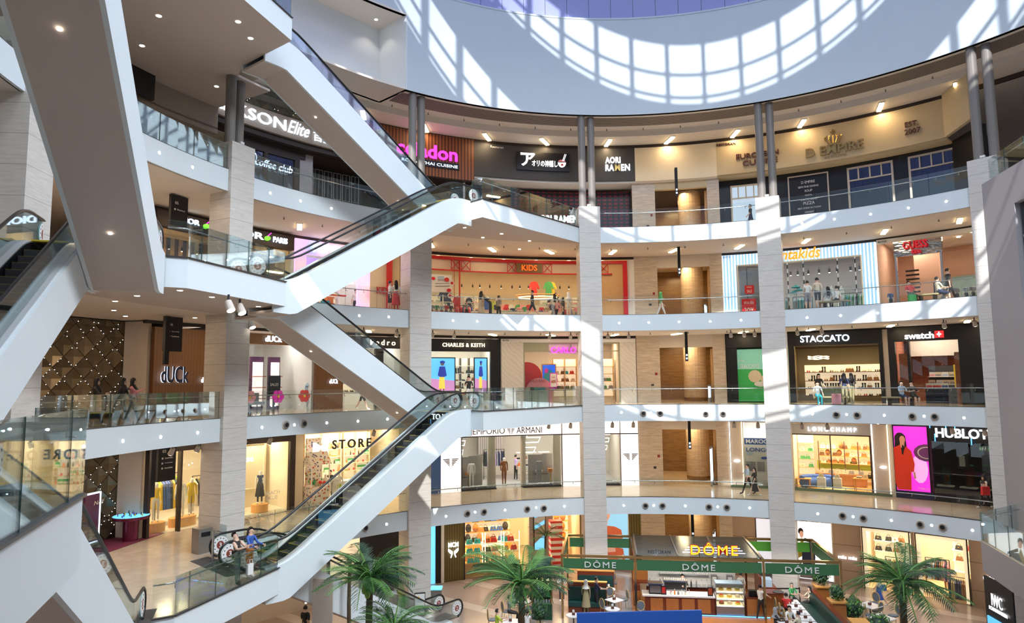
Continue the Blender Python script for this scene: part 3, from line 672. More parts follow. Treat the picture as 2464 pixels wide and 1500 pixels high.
# ================= FACADES =================
# neutral walls and piers
mb=MB()
struct_walls=[]
def NW(k,t1,t2,h1,h2,m,r0=24.3,r1=24.6,name='wall_gallery'):
    mb=MB(); mb.arc(t1,t2,r0,r1,LV[k]+h1,LV[k]+h2,m); return struct(mb.build(name))
for k in(3,4,5,6,'G'):
    hh=4.3 if k!=6 else 4.05
    NW(k,4.5,8.0,0,hh,'stone_wall'); NW(k,15.8,17.6,0,hh,'stone_wall')
    # lift lobby corridor
    L=LV[k]
    mb=MB(); mb.arc(8,15.8,31.5,31.8,L,L+hh,'stone_brown'); mb.arc(7.8,8.0,24.4,31.6,L,L+hh,'stone_brown'); mb.arc(15.8,16.0,24.4,31.6,L,L+hh,'stone_wall'); struct(mb.build('wall_corridor'))
    mb=MB(); mb.arc(8,15.8,24.3,24.6,L+3.5,L+hh,'plaster' if k!=6 else 'tan'); struct(mb.build('wall_corridor'))
    th=thing('round_column','round lit beige column inside the corridor off the %s'%LN[k],'column'); mb=MB(); p=pt(13.3,27.6); M=Matrix.Translation((p.x,p.y,L)); mb.lathe([(.78,.0),(.78,.25)],'stone_brown',24,M); mb.build('base',th); mb=MB(); mb.lathe([(.76,.25),(.76,hh)],'stone_wall',24,M); mb.build('shaft',th,smooth=False)
    l=light('corridor_light','AREA',pt(11.6,26.4,L+3.9),120,(1,.68,.32),1.2,1.2); l.rotation_euler=(0,0,0)
    l=light('corridor_light','AREA',pt(11.6,29.6,L+3.9),90,(1,.68,.32),1.0,1.0)
    th=thing('light_fins','upright brown fins along the corridor wall off the %s'%LN[k],'wall fins')
    for i in range(6): PN(th,'fin',k,15.45,15.75,.0,3.4,'woodlight',24.9+i*.75,25.1+i*.75)
    # access panel and fire switch on the stone pier
    th=thing('access_panel','small flush service door in the stone pier on the %s'%LN[k],'service door'); FR(th,'door_edge',k,5.4,7.2,.05,1.25,'plaster',.02,24.285,24.3); PN(th,'vent',k,6.6,7.0,1.05,1.18,'charcoal',24.28,24.3)
    BX('fire_alarm_switch',k,7.4,24.27,.14,.05,1.75,1.9,'deepred','small red fire alarm box on the stone pier, %s'%LN[k],'fire alarm')
    # black hanging direction sign in front of the corridor
    th=thing('hanging_sign','narrow black hanging sign before the corridor on the %s'%LN[k],'sign'); t=11.0 if k in(6,5) else 11.7
    XB(th,'board',k,t,21.6,.16,.5,hh-1.75,hh,'blackmatt'); XB(th,'pictogram',k,t,21.33,.09,.02,hh-1.45,hh-1.35,'e_cool'); XB(th,'pictogram',k,t,21.33,.09,.02,hh-1.65,hh-1.55,'e_cool')
for k,t,R,h in((3,15.1,25.4,0),('G',15.1,25.4,0),(4,15.2,25.4,0),(5,15.1,25.6,0)):
    th=thing('directory_totem','silver directory totems with lit side stripes beside the corridor, %s'%LN[k],'directory totem')
    for i in range(3):
        XB(th,'panel',k,t-.1*i,R-.2-.4*i,.12,.34,.0,2.4 if k in(3,'G') else 1.1,'brushed'); XB(th,'lit_edge',k,t-.1*i,R-.39-.4*i,.08,.02,.3,2.3 if k in(3,'G') else 1.0,'e_cool')
# black shadow gap over every shop front
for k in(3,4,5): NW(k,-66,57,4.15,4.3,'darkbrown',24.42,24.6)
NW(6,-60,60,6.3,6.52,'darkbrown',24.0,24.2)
# ---- top gallery ----
k=6
th=thing('restaurant_front','timber-clad restaurant front with glowing magenta lettering, top gallery','restaurant front')
stripes('slats',(.30,.10,.035),(.10,.03,.012),.22)
PN(th,'timber_band',k,-38.2,-20.6,3.75,6.45,'slats',23.95,24.1); SG(th,k,'celadon',-32.9,-23.3,4.85,5.72,'e_magenta',23.93,bold=.02)
PN(th,'subtitle_panel',k,-32.4,-23,4.32,4.72,'black',23.9,23.95); SG(th,k,'ROYAL THAI CUISINE',-32.1,-23.3,4.42,4.6,'e_cool',23.89,'subtitle_lettering',dep=.02)
NW(6,-40,-21.6,0,3.9,'blackmatt',26.5,26.7); NW(6,-60,-20.6,3.7,3.8,'darkbrown',24,26.6)
PN(th,'white_post',k,-22.0,-21.7,0,3.75,'whiteplain',24.4,24.5)
th=thing('restaurant_front','black noodle restaurant front with white Japanese lettering and bowl logo','restaurant front')
PN(th,'sign_band',k,-20.6,5.0,4.12,6.3,'charcoal',23.95,24.1); PN(th,'logo_panel',k,-13.8,-5.4,4.72,5.93,'black',23.86,23.95)
SG(th,k,'ア',-13.2,-10.9,4.98,5.85,'e_white',23.84,bold=.02); SG(th,k,'オリの神隠し',-11.4,-7.3,4.98,5.4,'e_white',23.84)
mb=MB()
bl=[(math.cos(math.pi+math.pi*i/10),math.sin(math.pi+math.pi*i/10)) for i in range(11)]
mb.add([pt(-6.6+.65*x*1.0,23.82,LV[6]+5.3+.33*y) for x,y in bl],[tuple(range(11))],'e_white'); mb.add([pt(-6.6+.6*math.cos(math.pi*i/8),23.82,LV[6]+5.34+.16*math.sin(math.pi*i/8)) for i in range(9)],[tuple(range(9))],'c_pink')
mb.tube([pt(-6.3,23.8,LV[6]+5.4),pt(-5.9,23.8,LV[6]+5.85)],.015,'e_white',4); mb.tube([pt(-6.5,23.8,LV[6]+5.4),pt(-6.1,23.8,LV[6]+5.87)],.015,'e_white',4); mb.arc(-6.75,-6.4,23.78,23.81,LV[6]+5.08,LV[6]+5.2,'e_orange' if 0 else 'red'); mb.build('bowl_logo',th)
SG(th,k,'AORI',.35,2.75,5.3,5.72,'e_white',23.93,bold=.025,sp=1.1); SG(th,k,'RA',.35,1.7,4.78,5.22,'e_white',23.93,bold=.025,sp=1.1); SG(th,k,'M',1.85,2.65,4.78,5.22,'gold',23.93,bold=.025); SG(th,k,'EN',2.8,4.2,4.78,5.22,'e_white',23.93,bold=.025,sp=1.1)
SG(th,k,'Restoran',-18,-15.9,6.05,6.2,'whiteplain',23.94,'small_lettering',dep=.02)
def lat():
    m,nt,b=nodes('redlattice'); tc=N(nt,'ShaderNodeTexCoord'); sp=N(nt,'ShaderNodeSeparateXYZ'); nt.links.new(tc.outputs['Object'],sp.inputs[0])
    a=math_(nt,'FRACT',math_(nt,'DIVIDE',math_(nt,'ADD',math_(nt,'ARCTAN2',sp.outputs[0],sp.outputs[1]),9.),R_(.85))); z=math_(nt,'FRACT',math_(nt,'DIVIDE',math_(nt,'ADD',sp.outputs[2],20.),.26))
    f=math_(nt,'MULTIPLY',math_(nt,'LESS_THAN',a,.6),math_(nt,'LESS_THAN',z,.5)); nt.links.new(mixc(nt,f,(.010,.008,.012),(.20,.008,.018)),b.inputs['Base Color']); b.inputs['Roughness'].default_value=.4
lat()
PN(th,'lattice_wall',k,-20.4,4.5,0,3.75,'redlattice',25.4,25.6); PN(th,'soffit',k,-20.6,17.5,4.0,4.12,'cream' if 0 else 'whiteplain',24.1,26)
SG(th,k,'AORI RAMEN',-10.4,-3.6,1.6,2.1,'e_white',25.2,bold=.04)
NW(6,5.0,17.4,4.05,6.3,'cream',23.95,24.1); NW(6,-20.6,17.6,6.3,6.55,'darkbrown',24.05,24.3)
th=thing('restaurant_front','tan and black steakhouse front with gold crown and lettering, top right','restaurant front')
PN(th,'sign_band',k,17.4,47.7,4.1,6.3,'tan',23.95,24.1)
SG(th,k,'EUROPEAN',20.3,26.4,4.98,5.32,'wooddark',23.93,bold=.02); SG(th,k,'CUISINE',21.2,26.2,4.5,4.85,'wooddark',23.93,bold=.02); SG(th,k,'RESTORAN',17.5,20.3,6.0,6.15,'wooddark',23.94,'small_lettering')
SG(th,k,'D EMPIRE',30.1,37.8,4.48,5.02,'gold',23.9,bold=.015,slope=.0,dep=.1); SG(th,k,'Art Of Cuisine',32.6,35.4,4.25,4.4,'gold',23.92,'small_lettering',dep=.03)
SG(th,k,'EST.',43.0,44.6,5.15,5.45,'wooddark',23.92); SG(th,k,'2007',42.9,44.8,4.72,5.02,'wooddark',23.92)
mb=MB(); zc=LV[6]+5.1
for i in range(5):
    t=32.75+.55*i; mb.tube([pt(33.85+(t-33.85)*.55,23.88,zc),pt(t,23.88,zc+.3),pt(33.85+(t-33.85)*.75,23.88,zc+.52)],.035,'gold',5); mb.ball(tuple(pt(t,23.88,zc+.42)),.05,.05,.05,'gold',6)
mb.arc(33.1,34.6,23.85,23.9,zc-.08,zc+.04,'gold'); mb.arc(33.75,33.95,23.85,23.9,zc+.5,zc+.85,'gold'); mb.arc(33.5,34.2,23.85,23.9,zc+.65,zc+.75,'gold'); mb.build('crown_emblem',th)
PN(th,'soffit',k,17.4,47.7,4.0,4.1,'tan',24.1,25.2); PN(th,'black_wall',k,17.6,52,0,4.0,'black',25.1,25.3)
FR(th,'door_frame',k,19.2,23.6,0,3.6,'cream',.1,24.98,25.1,cols=4,trans=2.7); GL(th,k,19.3,23.5,0,3.5,25.08,'e_doorlit' if 0 else 'glass','door_glass'); PN(th,'lit_interior',k,19.3,23.5,.0,3.5,mat('daylit',(.65,.72,.80),.6,emit=.55,ecol=(.75,.85,1)),25.085,25.1)
FR(th,'menu_board_frame',k,27.2,32.6,.1,3.75,'plaster',.07,24.98,25.1); PN(th,'menu_board',k,27.3,32.5,.15,3.7,'black',25.04,25.1)
for i,s in enumerate(['D EMPIRE','SEMI FINE DINING','SOUP','PASTA','CLASSIC SALAD','PIZZA','BEST STEAK IN TOWN','DESSERT','PORK FREE & MSG FREE']):
    w_=[.9,1.35,.5,.45,1.1,.75,1.5,.6,1.2][i]; hgt=[.16,.12,.14,.1,.1,.18,.1,.11,.09][i]; SG(th,k,s,29.9-w_,29.9+w_,3.2-.27*i,3.2-.27*i+hgt,'whiteplain',25.03,'menu_lettering',dep=.01)
for a,b in((35.0,40.7),(42.5,47.9)):
    FR(th,'window_frame',k,a,b,.25,3.75,'plaster',.11,24.98,25.1,cols=4,trans=2.9); GL(th,k,a+.1,b-.1,.3,3.7,25.05,'darkglass')
mb=MB(); q0=pt(47.7,24.0); q1=pt(52.2,22.0)
vwall(mb,q0,q1,LV[6]+4.1,LV[6]+6.5,'tan',.2); vwall(mb,pt(47.7,25.1),pt(52.5,23.2),LV[6],LV[6]+4.1,'black',.2); struct(mb.build('wall_gallery'))
th=thing('poster_board','dark restaurant poster with red steaks beyond the rightmost twin posts','poster')
poly2(th,'poster',6,57.5,63.5,.6,6.0,23.5,[('e_redp' if 0 else 'red',ell(.45,.45,.38,.14)),('c_pink',ell(.5,.48,.2,.05)),('red',ell(.25,.2,.13,.06)),('red',ell(.6,.24,.13,.06)),('red',ell(.75,.72,.14,.06))],'black')
SG(th,6,'D EMPIRE',58.3,62.5,5.0,5.3,'gold',23.48,'poster_lettering',dep=.02); NW(6,63.6,78,0,6.5,'stone_wall',23.5,23.7)
# left part of top gallery: department store band, coffee shop
th=thing('department_store_front','curved brown department store band with white backlit lettering, upper left','shop front')
PN(th,'sign_band',k,-62,-38.3,4.05,5.15,'tan2' if 0 else mat('taupe',(.36,.29,.23),.6),23.4,23.6); SG(th,k,'PARKSON',-62.5,-50.4,4.32,4.9,'e_cool',23.36,dep=.1); SG(th,k,'Elite',-50.1,-46.9,4.3,5.0,'e_cool',23.36,shear=.4); SG(th,k,'百盛',-46.3,-43.4,4.25,4.75,'e_cool',23.36)
GL(th,k,-60,-41,5.15,6.3,23.5,'glass','glass_upstand')
def diamond():
    m,nt,b=nodes('diamonds'); tc=N(nt,'ShaderNodeTexCoord'); sp=N(nt,'ShaderNodeSeparateXYZ'); nt.links.new(tc.outputs['Object'],sp.inputs[0])
    a=math_(nt,'MULTIPLY',math_(nt,'ARCTAN2',sp.outputs[0],sp.outputs[1]),25.); z=sp.outputs[2]
    u=math_(nt,'ADD',a,z); v=math_(nt,'SUBTRACT',a,z)
    fu=math_(nt,'FRACT',math_(nt,'DIVIDE',math_(nt,'ADD',u,90.),.92)); fv=math_(nt,'FRACT',math_(nt,'DIVIDE',math_(nt,'ADD',v,90.),.92))
    cb=N(nt,'ShaderNodeCombineXYZ'); nt.links.new(math_(nt,'FLOOR',math_(nt,'DIVIDE',math_(nt,'ADD',u,90.),.92)),cb.inputs[0]); nt.links.new(math_(nt,'FLOOR',math_(nt,'DIVIDE',math_(nt,'ADD',v,90.),.92)),cb.inputs[1])
    wn=N(nt,'ShaderNodeTexWhiteNoise',noise_dimensions='2D'); nt.links.new(cb.outputs[0],wn.inputs['Vector'])
    g=math_(nt,'MULTIPLY',math_(nt,'LESS_THAN',fu,.05),1); g2=math_(nt,'MAXIMUM',g,math_(nt,'LESS_THAN',fv,.05))
    base=mixc(nt,wn.outputs[0],(.10,.078,.045),(.24,.19,.12)); c=mixc(nt,g2,base,(.03,.02,.01)); nt.links.new(c,b.inputs['Base Color']); b.inputs['Metallic'].default_value=.55; b.inputs['Roughness'].default_value=.38
    h=math_(nt,'ABSOLUTE',math_(nt,'SUBTRACT',fu,.5)); h2=math_(nt,'ABSOLUTE',math_(nt,'SUBTRACT',fv,.5)); bp=N(nt,'ShaderNodeBump'); bp.inputs['Strength'].default_value=.9; bp.inputs['Distance'].default_value=.3; nt.links.new(math_(nt,'MAXIMUM',h,h2),bp.inputs['Height']); nt.links.new(bp.outputs[0],b.inputs['Normal'])
diamond()
def diamondwall(k,t1,t2,h1,h2,label,R=25.,n=60):
    th=thing('diamond_panel_wall',label,'wall cladding'); PN(th,'panels',k,t1,t2,h1,h2,'diamonds',R,R+.2)
    mb=MB(); L=LV[k]; rnd=random.Random(3)
    A=R_(1)*25
    for iu in range(-85,85):
        for iv in range(-85,85):
            u=iu*.92-90%.92; v=iv*.92-90%.92; z=(u-v)/2; a=(u+v)/2
            for du,dv in((.0,.46),(.46,0),(.0,.2),(.2,0),(0,.7),(.7,0)):
                if rnd.random()>.5: continue
                zz=z+(du-dv)/2; aa=a+(du+dv)/2; t=math.degrees(aa/25.)
                if t1+.3<t<t2-.3 and L+h1+.1<zz<L+h2-.1:
                    r=.010; p=pt(t,R-.03,zz); mb.box(p.x-r,p.x+r,p.y-r,p.y+r,p.z-r,p.z+r,'e_led')
    o=mb.build('led_dots',th); o['kind']='stuff'; return th
em('e_led',(.93,.95,1),5)
diamondwall(4,-92,-66.0,0,4.25,'bronze diamond-panel wall with tiny lights behind the veiled walkers',25.7); diamondwall(3,-92,-65.9,0,4.25,'bronze diamond-panel wall with tiny lights behind the purple table, lower gallery',25.7)
th=diamondwall(6,-62,-38,4.0,6.4,'gold diamond-panel wall behind the department store band, upper left',25.2)
PN(thing('round_bulkhead','curved dark bulkhead over the upper left shops','bulkhead'),'band',6,-92,-60,3.0,4.3,'taupe',23.3,23.6)
NW(6,-92,-60,0,3.2,'plaster',25,25.2); NW(6,-75,-69.2,3.2,4.5,'black',22.9,23.1); NW(6,-92,-68.6,4.3,5.2,'black',23.6,23.8)
mb=MB(); mb.arc(-92,-60,23.3,25.1,LV[6]+3.2,LV[6]+3.3,'taupe'); struct(mb.build('ceiling'))
th=thing('coffee_shop_front','dark glazed coffee shop front with white script neon, top gallery left','shop front')
PN(th,'black_frame',k,-56.5,-46.2,3.35,3.75,'darkbrown',24.2,24.4); FR(th,'frame',k,-56.5,-47,0,3.5,'darkbrown',.3,24.2,24.4,cols=2); GL(th,k,-56.2,-47.3,0,3.3,24.3,'darkglass'); SG(th,k,'coffee club',-53.4,-48.2,2.35,2.75,'e_cool',24.1,shear=.2,dep=.04)
mb=MB(); mb.tube([pt(-53.7+.45*math.cos(2*math.pi*i/16),24.08,LV[6]+2.72+.24*math.sin(2*math.pi*i/16)) for i in range(16)],.02,'e_cool',4,closed=True); mb.build('cup_logo',th)
NW(6,-46.9,-45,0,3.8,'shaftgrey'); NW(6,-60,-38,3.75,4.1,'darkbrown',23.6,26)
th=thing('bar_front','dark bar front with gridded black screens, top gallery beside the coffee shop','shop front'); PN(th,'back_wall',6,-45,-36,0,3.8,'black',26,26.2)
for i in range(6): FR(th,'screen',6,-44.6+1.3*i,-43.5+1.3*i,.3,3.4,'brushed',.03,25.4,25.43,cols=2,trans=1.8)
shell(6,-60,-47,4,'blackmatt',h=3.7,light=60,side=False)
# ================= third gallery (5) =================
k=5
th=thing('shop_front','black shop front with white French name and green apple emblem, left of kidswear','shop front')
PN(th,'sign_band',k,-66,-47.8,3.35,4.1,'darkbrown',24.0,24.4); SG(th,k,'DIOR',-57.3,-52.2,3.62,3.97,'e_cool',23.95,bold=.02); SG(th,k,'PARIS',-50.9,-48.9,3.6,3.9,'e_cool',23.95,bold=.02); SG(th,k,'JOR',-62.7,-60.8,3.62,3.95,'e_cool',23.95,bold=.02); SG(th,k,'BUTIK',-58.6,-57.2,3.95,4.07,'whiteplain',23.96,'small_lettering',dep=.01)
for t in(-52.0+.25,-60.0):
    mb=MB(); mb.ball(tuple(pt(t,23.9,LV[5]+3.74)),.18,.06,.13,'e_green',8); mb.tube([pt(t,23.88,LV[5]+3.85),pt(t+.5,23.88,LV[5]+4.05)],.025,'e_pink',4); mb.build('apple_emblem',th)
shell(5,-66,-47.8,5,'cream',light=420,lc=(1,.75,.42),panels=3)
stripes('woodslat',(.72,.45,.20),(.10,.05,.03),.42)
th2=thing('slatted_screen','light timber slatted screens inside the apple-emblem shop','screen'); PN(th2,'slats',5,-65,-55.5,0,3.2,'woodslat',25.4,25.5); PN(th2,'slats',5,-53.5,-48.3,0,3.2,'woodslat',25.6,25.7)
PN(th,'black_post',k,-56.6,-55.8,0,3.4,'black'); PN(th,'black_post',k,-50.9,-50.3,0,3.4,'black'); GL(th,k,-65.5,-56.7,0,3.3,24.3); NW(5,-47.8,-47.4,0,4.15,'whiteplain')
goods(5,24.3+1.1,-64,-50,2.95,9,[('trackspot','black','e_down')],'small track spotlight inside the apple-emblem shop','spotlight','spotlights of the apple-emblem shop')
th=thing('toy_shop_front','pastel pink and lilac toy shop front with chunky white lettering','shop front')
def pastel():
    m,nt,b=nodes('pastel'); tc=N(nt,'ShaderNodeTexCoord'); n=N(nt,'ShaderNodeTexNoise'); n.inputs['Scale'].default_value=.55; n.inputs['Detail'].default_value=1; nt.links.new(tc.outputs['Object'],n.inputs[0])
    r=N(nt,'ShaderNodeValToRGB'); nt.links.new(n.outputs[0],r.inputs[0]); e=r.color_ramp.elements; e[0].position=.3; e[0].color=(.9,.35,.45,1); e[1].position=.72; e[1].color=(.35,.5,1,1); x=e.new(.45); x.color=(1,.62,.75,1); x=e.new(.58); x.color=(.78,.5,1,1)
    nt.links.new(r.outputs[0],b.inputs['Base Color']); nt.links.new(r.outputs[0],b.inputs['Emission Color']); b.inputs['Emission Strength'].default_value=1.1
pastel()
PN(th,'side_panel',k,-47.3,-45.7,0,4.1,'pastel',24.25,24.45); PN(th,'side_panel',k,-38.2,-36.4,0,4.1,'pastel',24.25,24.45); PN(th,'sign_band',k,-45.7,-38.2,3.3,4.1,'pastel',24.25,24.45); SG(th,k,'POP MART',-44.9,-38.4,3.45,3.95,'e_white',24.15,bold=.022)
PN(th,'lit_grid',k,-45.5,-38.3,2.2,3.2,mat('lilaclit',(.5,.3,.9),.5,emit=1.2,ecol=(.55,.35,1)),24.6,24.7); PN(th,'white_sign_grid',k,-45.2,-38.6,1.9,2.7,'e_panel',24.45,24.5)
shell(5,-47.3,-36.4,4,'whiteplain',light=300,lc=(1,.95,.9),panels=2)
for i,(m1,t) in enumerate((('c_yellow',-44.5),('c_teal',-41.5),('c_orange',-40.5),('c_green',-39.2),('c_lilac',-43))):
    BX('toy_display_block',5,t,25.0+.45*(i%3),.38,.38,.02,.7+.25*(i%3),m1,'bright %s display block in the toy shop'%m1[2:],'display block')
goods(5,25.2,-45,-39,1.25,16,[('box','c_red','c_white'),('box','c_teal','c_yellow'),('box','c_orange','c_white'),('jar','c_green','c_pink')],'small boxed toy on a display in the toy shop','toy','boxed toys in the toy shop')
shelving(5,-45.3,-38.5,26.6,[.5,.9,1.3,1.7,2.1],'colourful toy shelves inside the toy shop','e_shelf','whiteplain',div=4)
goods(5,26.7,-45,-38.8,.9,10,[('box','c_red','c_white'),('box','c_teal','c_yellow')],'boxed toy on the toy shop wall','toy','boxed toys on the wall'); goods(5,26.7,-45,-38.8,1.3,10,[('box','c_orange','c_white'),('box','c_purple','c_yellow')],'boxed toy on the toy shop wall','toy','boxed toys on the wall')
# kidswear
th=thing('kidswear_front','wide cream kidswear shop front with red frame and orange sign','shop front')
PN(th,'red_beam',k,-27.3,3.4,3.83,4.02,'red',24.15,24.4); PN(th,'red_rail',k,-27.3,1.1,3.12,3.19,'red',24.15,24.3); PN(th,'red_frame',k,2.75,3.4,0,4.0,'red',24.1,24.4); PN(th,'red_frame',k,-33.9,-33.2,0,4.1,'red',24.1,24.4)
PN(th,'timber_panel',k,-.6,2.75,0,3.85,'woodlight',24.3,24.45); PN(th,'timber_panel',k,-33.2,-31.9,0,4.1,'tan',24.3,24.45); PN(th,'cream_panel',k,-36.4,-33.9,0,4.1,'cream',24.3,24.45); SG(th,k,'KIDS',-35.4,-33.35,1.45,1.85,'red',24.26,bold=.02); PN(th,'cream_panel',k,3.4,4.5,0,4.1,'whiteplain',24.3,24.45)
SG(th,k,'KIDS',-13.1,-10.7,3.32,3.68,mat('kidsorange',(1,.12,.01),.5,emit=1.3,ecol=(1,.14,.01)),24.05); PN(th,'sign_panel',k,-14.0,-9.8,3.2,3.8,mat('olivepanel',(.22,.17,.09),.8),24.12,24.18); PN(th,'red_post',k,-22.8,-22.65,0,3.85,'red',24.2,24.3); PN(th,'glass_fin',k,-23.6,-23.55,0,3.85,'red',24.2,24.25); PN(th,'upper_panel',k,-27,-.7,3.2,3.85,mat('warmwhite',(.85,.72,.55),.6),24.36,24.4)
for a in(-24.1,-22.5,-15.3,-9.7,-.9):
    mb=MB(); b=a+1.35; z0=LV[5]+3.2; z1=LV[5]+3.82
    for x in(a,b): mb.arc(x-.04,x+.04,24.1,24.15,z0,z1,'red')
    mb.tube([pt(a,24.12,z0),pt(b,24.12,z1)],.022,'red',4); mb.tube([pt(b,24.12,z0),pt(a,24.12,z1)],.022,'red',4); mb.build('truss_cross',th)
shell(5,-31.5,4.4,7,'cream',light=1500,lc=(1,.74,.42),panels=6)
GL(th,k,-31,-22.8,0,3.1); downs(5,[(t+.5*(i%2),R) for i,R in enumerate((25.6,27,28.6,30.2)) for t in(-25,-20,-15,-10,-5,0)],4.24,'round recessed ceiling light in the kidswear shop','kidswear ceiling lights')
goods(5,29.5,-24,1,3.2,18,[('trackspot','black','e_down'),('trackspot','black','black')],'black track spotlight along the kidswear shop back wall','spotlight','kidswear track spotlights')
th=thing('poster_board','tilted white envelope poster with red hearts in the kidswear window','poster'); poly2(th,'poster',5,-27.2,-24.0,1.75,2.85,24.2,[('c_grey',[(.2,.45),(.9,.5),(.9,.54),(.2,.49)]),('c_grey',[(.2,.3),(.9,.35),(.9,.39),(.2,.34)]),('red',ell(.1,.75,.1,.09)),('c_red',ell(.75,.72,.12,.12)),('red',ell(.85,.12,.11,.1)),('c_lightblue',[(.3,.7),(.6,.72),(.6,.9),(.3,.88)])],'whiteplain')
for t,h in((-24.0,2.35),(-24.3,1.55)):
    mb=MB(); mb.ball((0,0,0),.17,.03,.17,'whiteplain',8); mb.ball((0,-.02,0),.11,.03,.1,'red',8); o=mb.build('hanging_heart'); polar(o,t,24.15,LV[5]+h); tag(o,'round red strawberry hanger in the kidswear window, %s one'%('upper' if h>2 else 'lower'),'window decoration')
# ---------- swimwear kids shop: striped light blue ----------
th=thing('kidswear_front','light blue striped children shop front with orange script, behind the right columns','shop front')
stripes('bluestripe',(.30,.62,1),(.85,.93,1),.19,emit=.9)
PN(th,'striped_post',k,17.6,19.6,0,4.1,'bluestripe',24.2,24.45); PN(th,'striped_post',k,36.5,38.3,0,4.1,'bluestripe',24.2,24.45); PN(th,'striped_beam',k,19.6,36.5,3.45,4.1,'bluestripe',24.2,24.45)
SG(th,k,'fantakids',24.7,31.3,3.52,4.18,'e_sorange' if 0 else mat('fantaorange',(1,.42,.03),.4,emit=.9,ecol=(1,.38,.02)),24.1,bold=.015,shear=.25); SG(th,k,'BUTIK',17.8,18.9,3.92,4.03,'c_blue',24.18,'small_lettering',dep=.01)
FR(th,'door_frame',k,19.7,36.4,0,3.45,'cream',.06,24.3,24.4); GL(th,k,19.8,36.3,0,3.4)
shell(5,17.7,38.2,6,mat('wallgrey',(.42,.41,.43),.7),light=900,lc=(1,.95,.9),panels=4); PN(th,'inner_pier',k,20.0,23.0,0,3.2,'c_grey',25.4,25.9); FR(th,'window',k,21,23.5,0,3.3,'darksteel',.04,24.5,24.52)
for h1,h2,t1,t2,s in((1.55,2.1,20.7,22.0,'SALE'),(.15,1.25,20.2,22.2,'20%')):
    p=thing('sale_poster','red %s sale poster in the striped shop window'%('small' if s=='SALE' else 'large 20%'),'poster'); PN(p,'sheet',5,t1,t2,h1,h2,'red',24.2,24.22); SG(p,5,s,t1+.3,t2-.3,h1+.15*(h2-h1),h1+.5*(h2-h1),'whiteplain',24.19,'poster_lettering',dep=.01); SG(p,5,'SPECIAL DEAL' if s!='SALE' else 'MEGA',t1+.3,t2-.3,h1+.7*(h2-h1),h1+.85*(h2-h1),'whiteplain',24.19,'poster_lettering',dep=.01)
for t in(26.5,28.6,33.0,35.2):
    mb=MB()
    for i in range(14): mb.lathe([(.035,2.2*0+.3+i*.26),(.035,.3+i*.26+.24)],'blackmatt' if i%2 else 'whiteplain',6)
    o=mb.build('display_pole'); polar(o,t,25.4,LV[5]); tag(o,'black and white banded display pole in the striped shop','display pole','banded poles in the striped shop')
goods(5,26.6,24.5,36,3.3,9,[('trackspot','darksteel','e_down')],'grey track spotlight in the striped shop','spotlight','striped shop spotlights',1.4)
th=thing('shop_front','glazed children shop front with wavy mirror sign and red lettering, right','shop front')
def wavy():
    m,nt,b=nodes('wavy'); b.inputs['Metallic'].default_value=1; b.inputs['Roughness'].default_value=.08; b.inputs['Base Color'].default_value=(.62,.6,.57,1)
    tc=N(nt,'ShaderNodeTexCoord'); mp=N(nt,'ShaderNodeMapping'); mp.inputs['Scale'].default_value=(1,1,4); nt.links.new(tc.outputs['Object'],mp.inputs[0]); n=N(nt,'ShaderNodeTexNoise'); n.inputs['Scale'].default_value=.9; nt.links.new(mp.outputs[0],n.inputs[0]); bp=N(nt,'ShaderNodeBump'); bp.inputs['Strength'].default_value=.5; bp.inputs['Distance'].default_value=.12; nt.links.new(n.outputs[0],bp.inputs['Height']); nt.links.new(bp.outputs[0],b.inputs['Normal'])
wavy()
PN(th,'top_panel',k,38.4,52,3.95,4.2,'whiteplain',24.3,24.45); PN(th,'mirror_sign',k,40.5,46.2,3.05,3.92,'wavy',24.1,24.3); SG(th,k,'GUESS',41.7,44.6,3.42,3.85,'e_red2' if 0 else mat('guessred',(.55,.01,.03),.4,emit=.3,ecol=(1,.02,.05)),23.98,bold=.022); SG(th,k,'KIDS',42.7,43.8,3.14,3.34,'guessred',23.98,bold=.04); SG(th,k,'BUTIK',38.6,39.7,4.0,4.12,'black',24.28,'small_lettering',dep=.01)
for t in(40.7,46.0): PN(th,'chrome_post',k,t-.12,t+.12,0,3.1,'steel',24.1,24.3)
GL(th,k,38.4,40.6,0,3.95); GL(th,k,46.1,52,0,3.95)
shell(5,38.3,57,6,mat('salmon',(.66,.42,.32),.7),light=750,lc=(1,.84,.64),panels=3); downs(5,[(40,25.5),(43,25.8),(47,25.2),(48.5,26),(46.5,27),(50,25.3),(44,27.5)],4.24,'round recessed ceiling light in the mirror-sign shop','mirror-sign shop ceiling lights',r=.1)
BX('pink_pier',5,42.9,27.2,1.3,.6,.02,3.9,'salmon','pink pier inside the mirror-sign children shop','pier'); th2=thing('slatted_rack','dark slatted rack inside the mirror-sign shop','rack')
for i in range(9): PN(th2,'slat',5,40.9,42.4,.4+.25*i,.5+.25*i,'darkbrown',26.0,26.1)
PN(thing('glass_counter','pale glass counter wall inside the mirror-sign shop','counter'),'panel',5,45.8,52,.0,1.9,mat('paleaqua',(.42,.6,.6),.3),26.4,26.6)
bd=thing('notice_board','white notice board with black edge in the mirror-sign shop','notice board'); PN(bd,'board',5,44.6,46.2,.35,1.45,'whiteplain',24.9,24.95); FR(bd,'frame',5,44.5,46.3,.3,1.5,'black',.05,24.85,24.95); SG(bd,5,'buy 2 free 1',44.8,46.0,.8,.95,'black',24.88,'lettering',dep=.01)
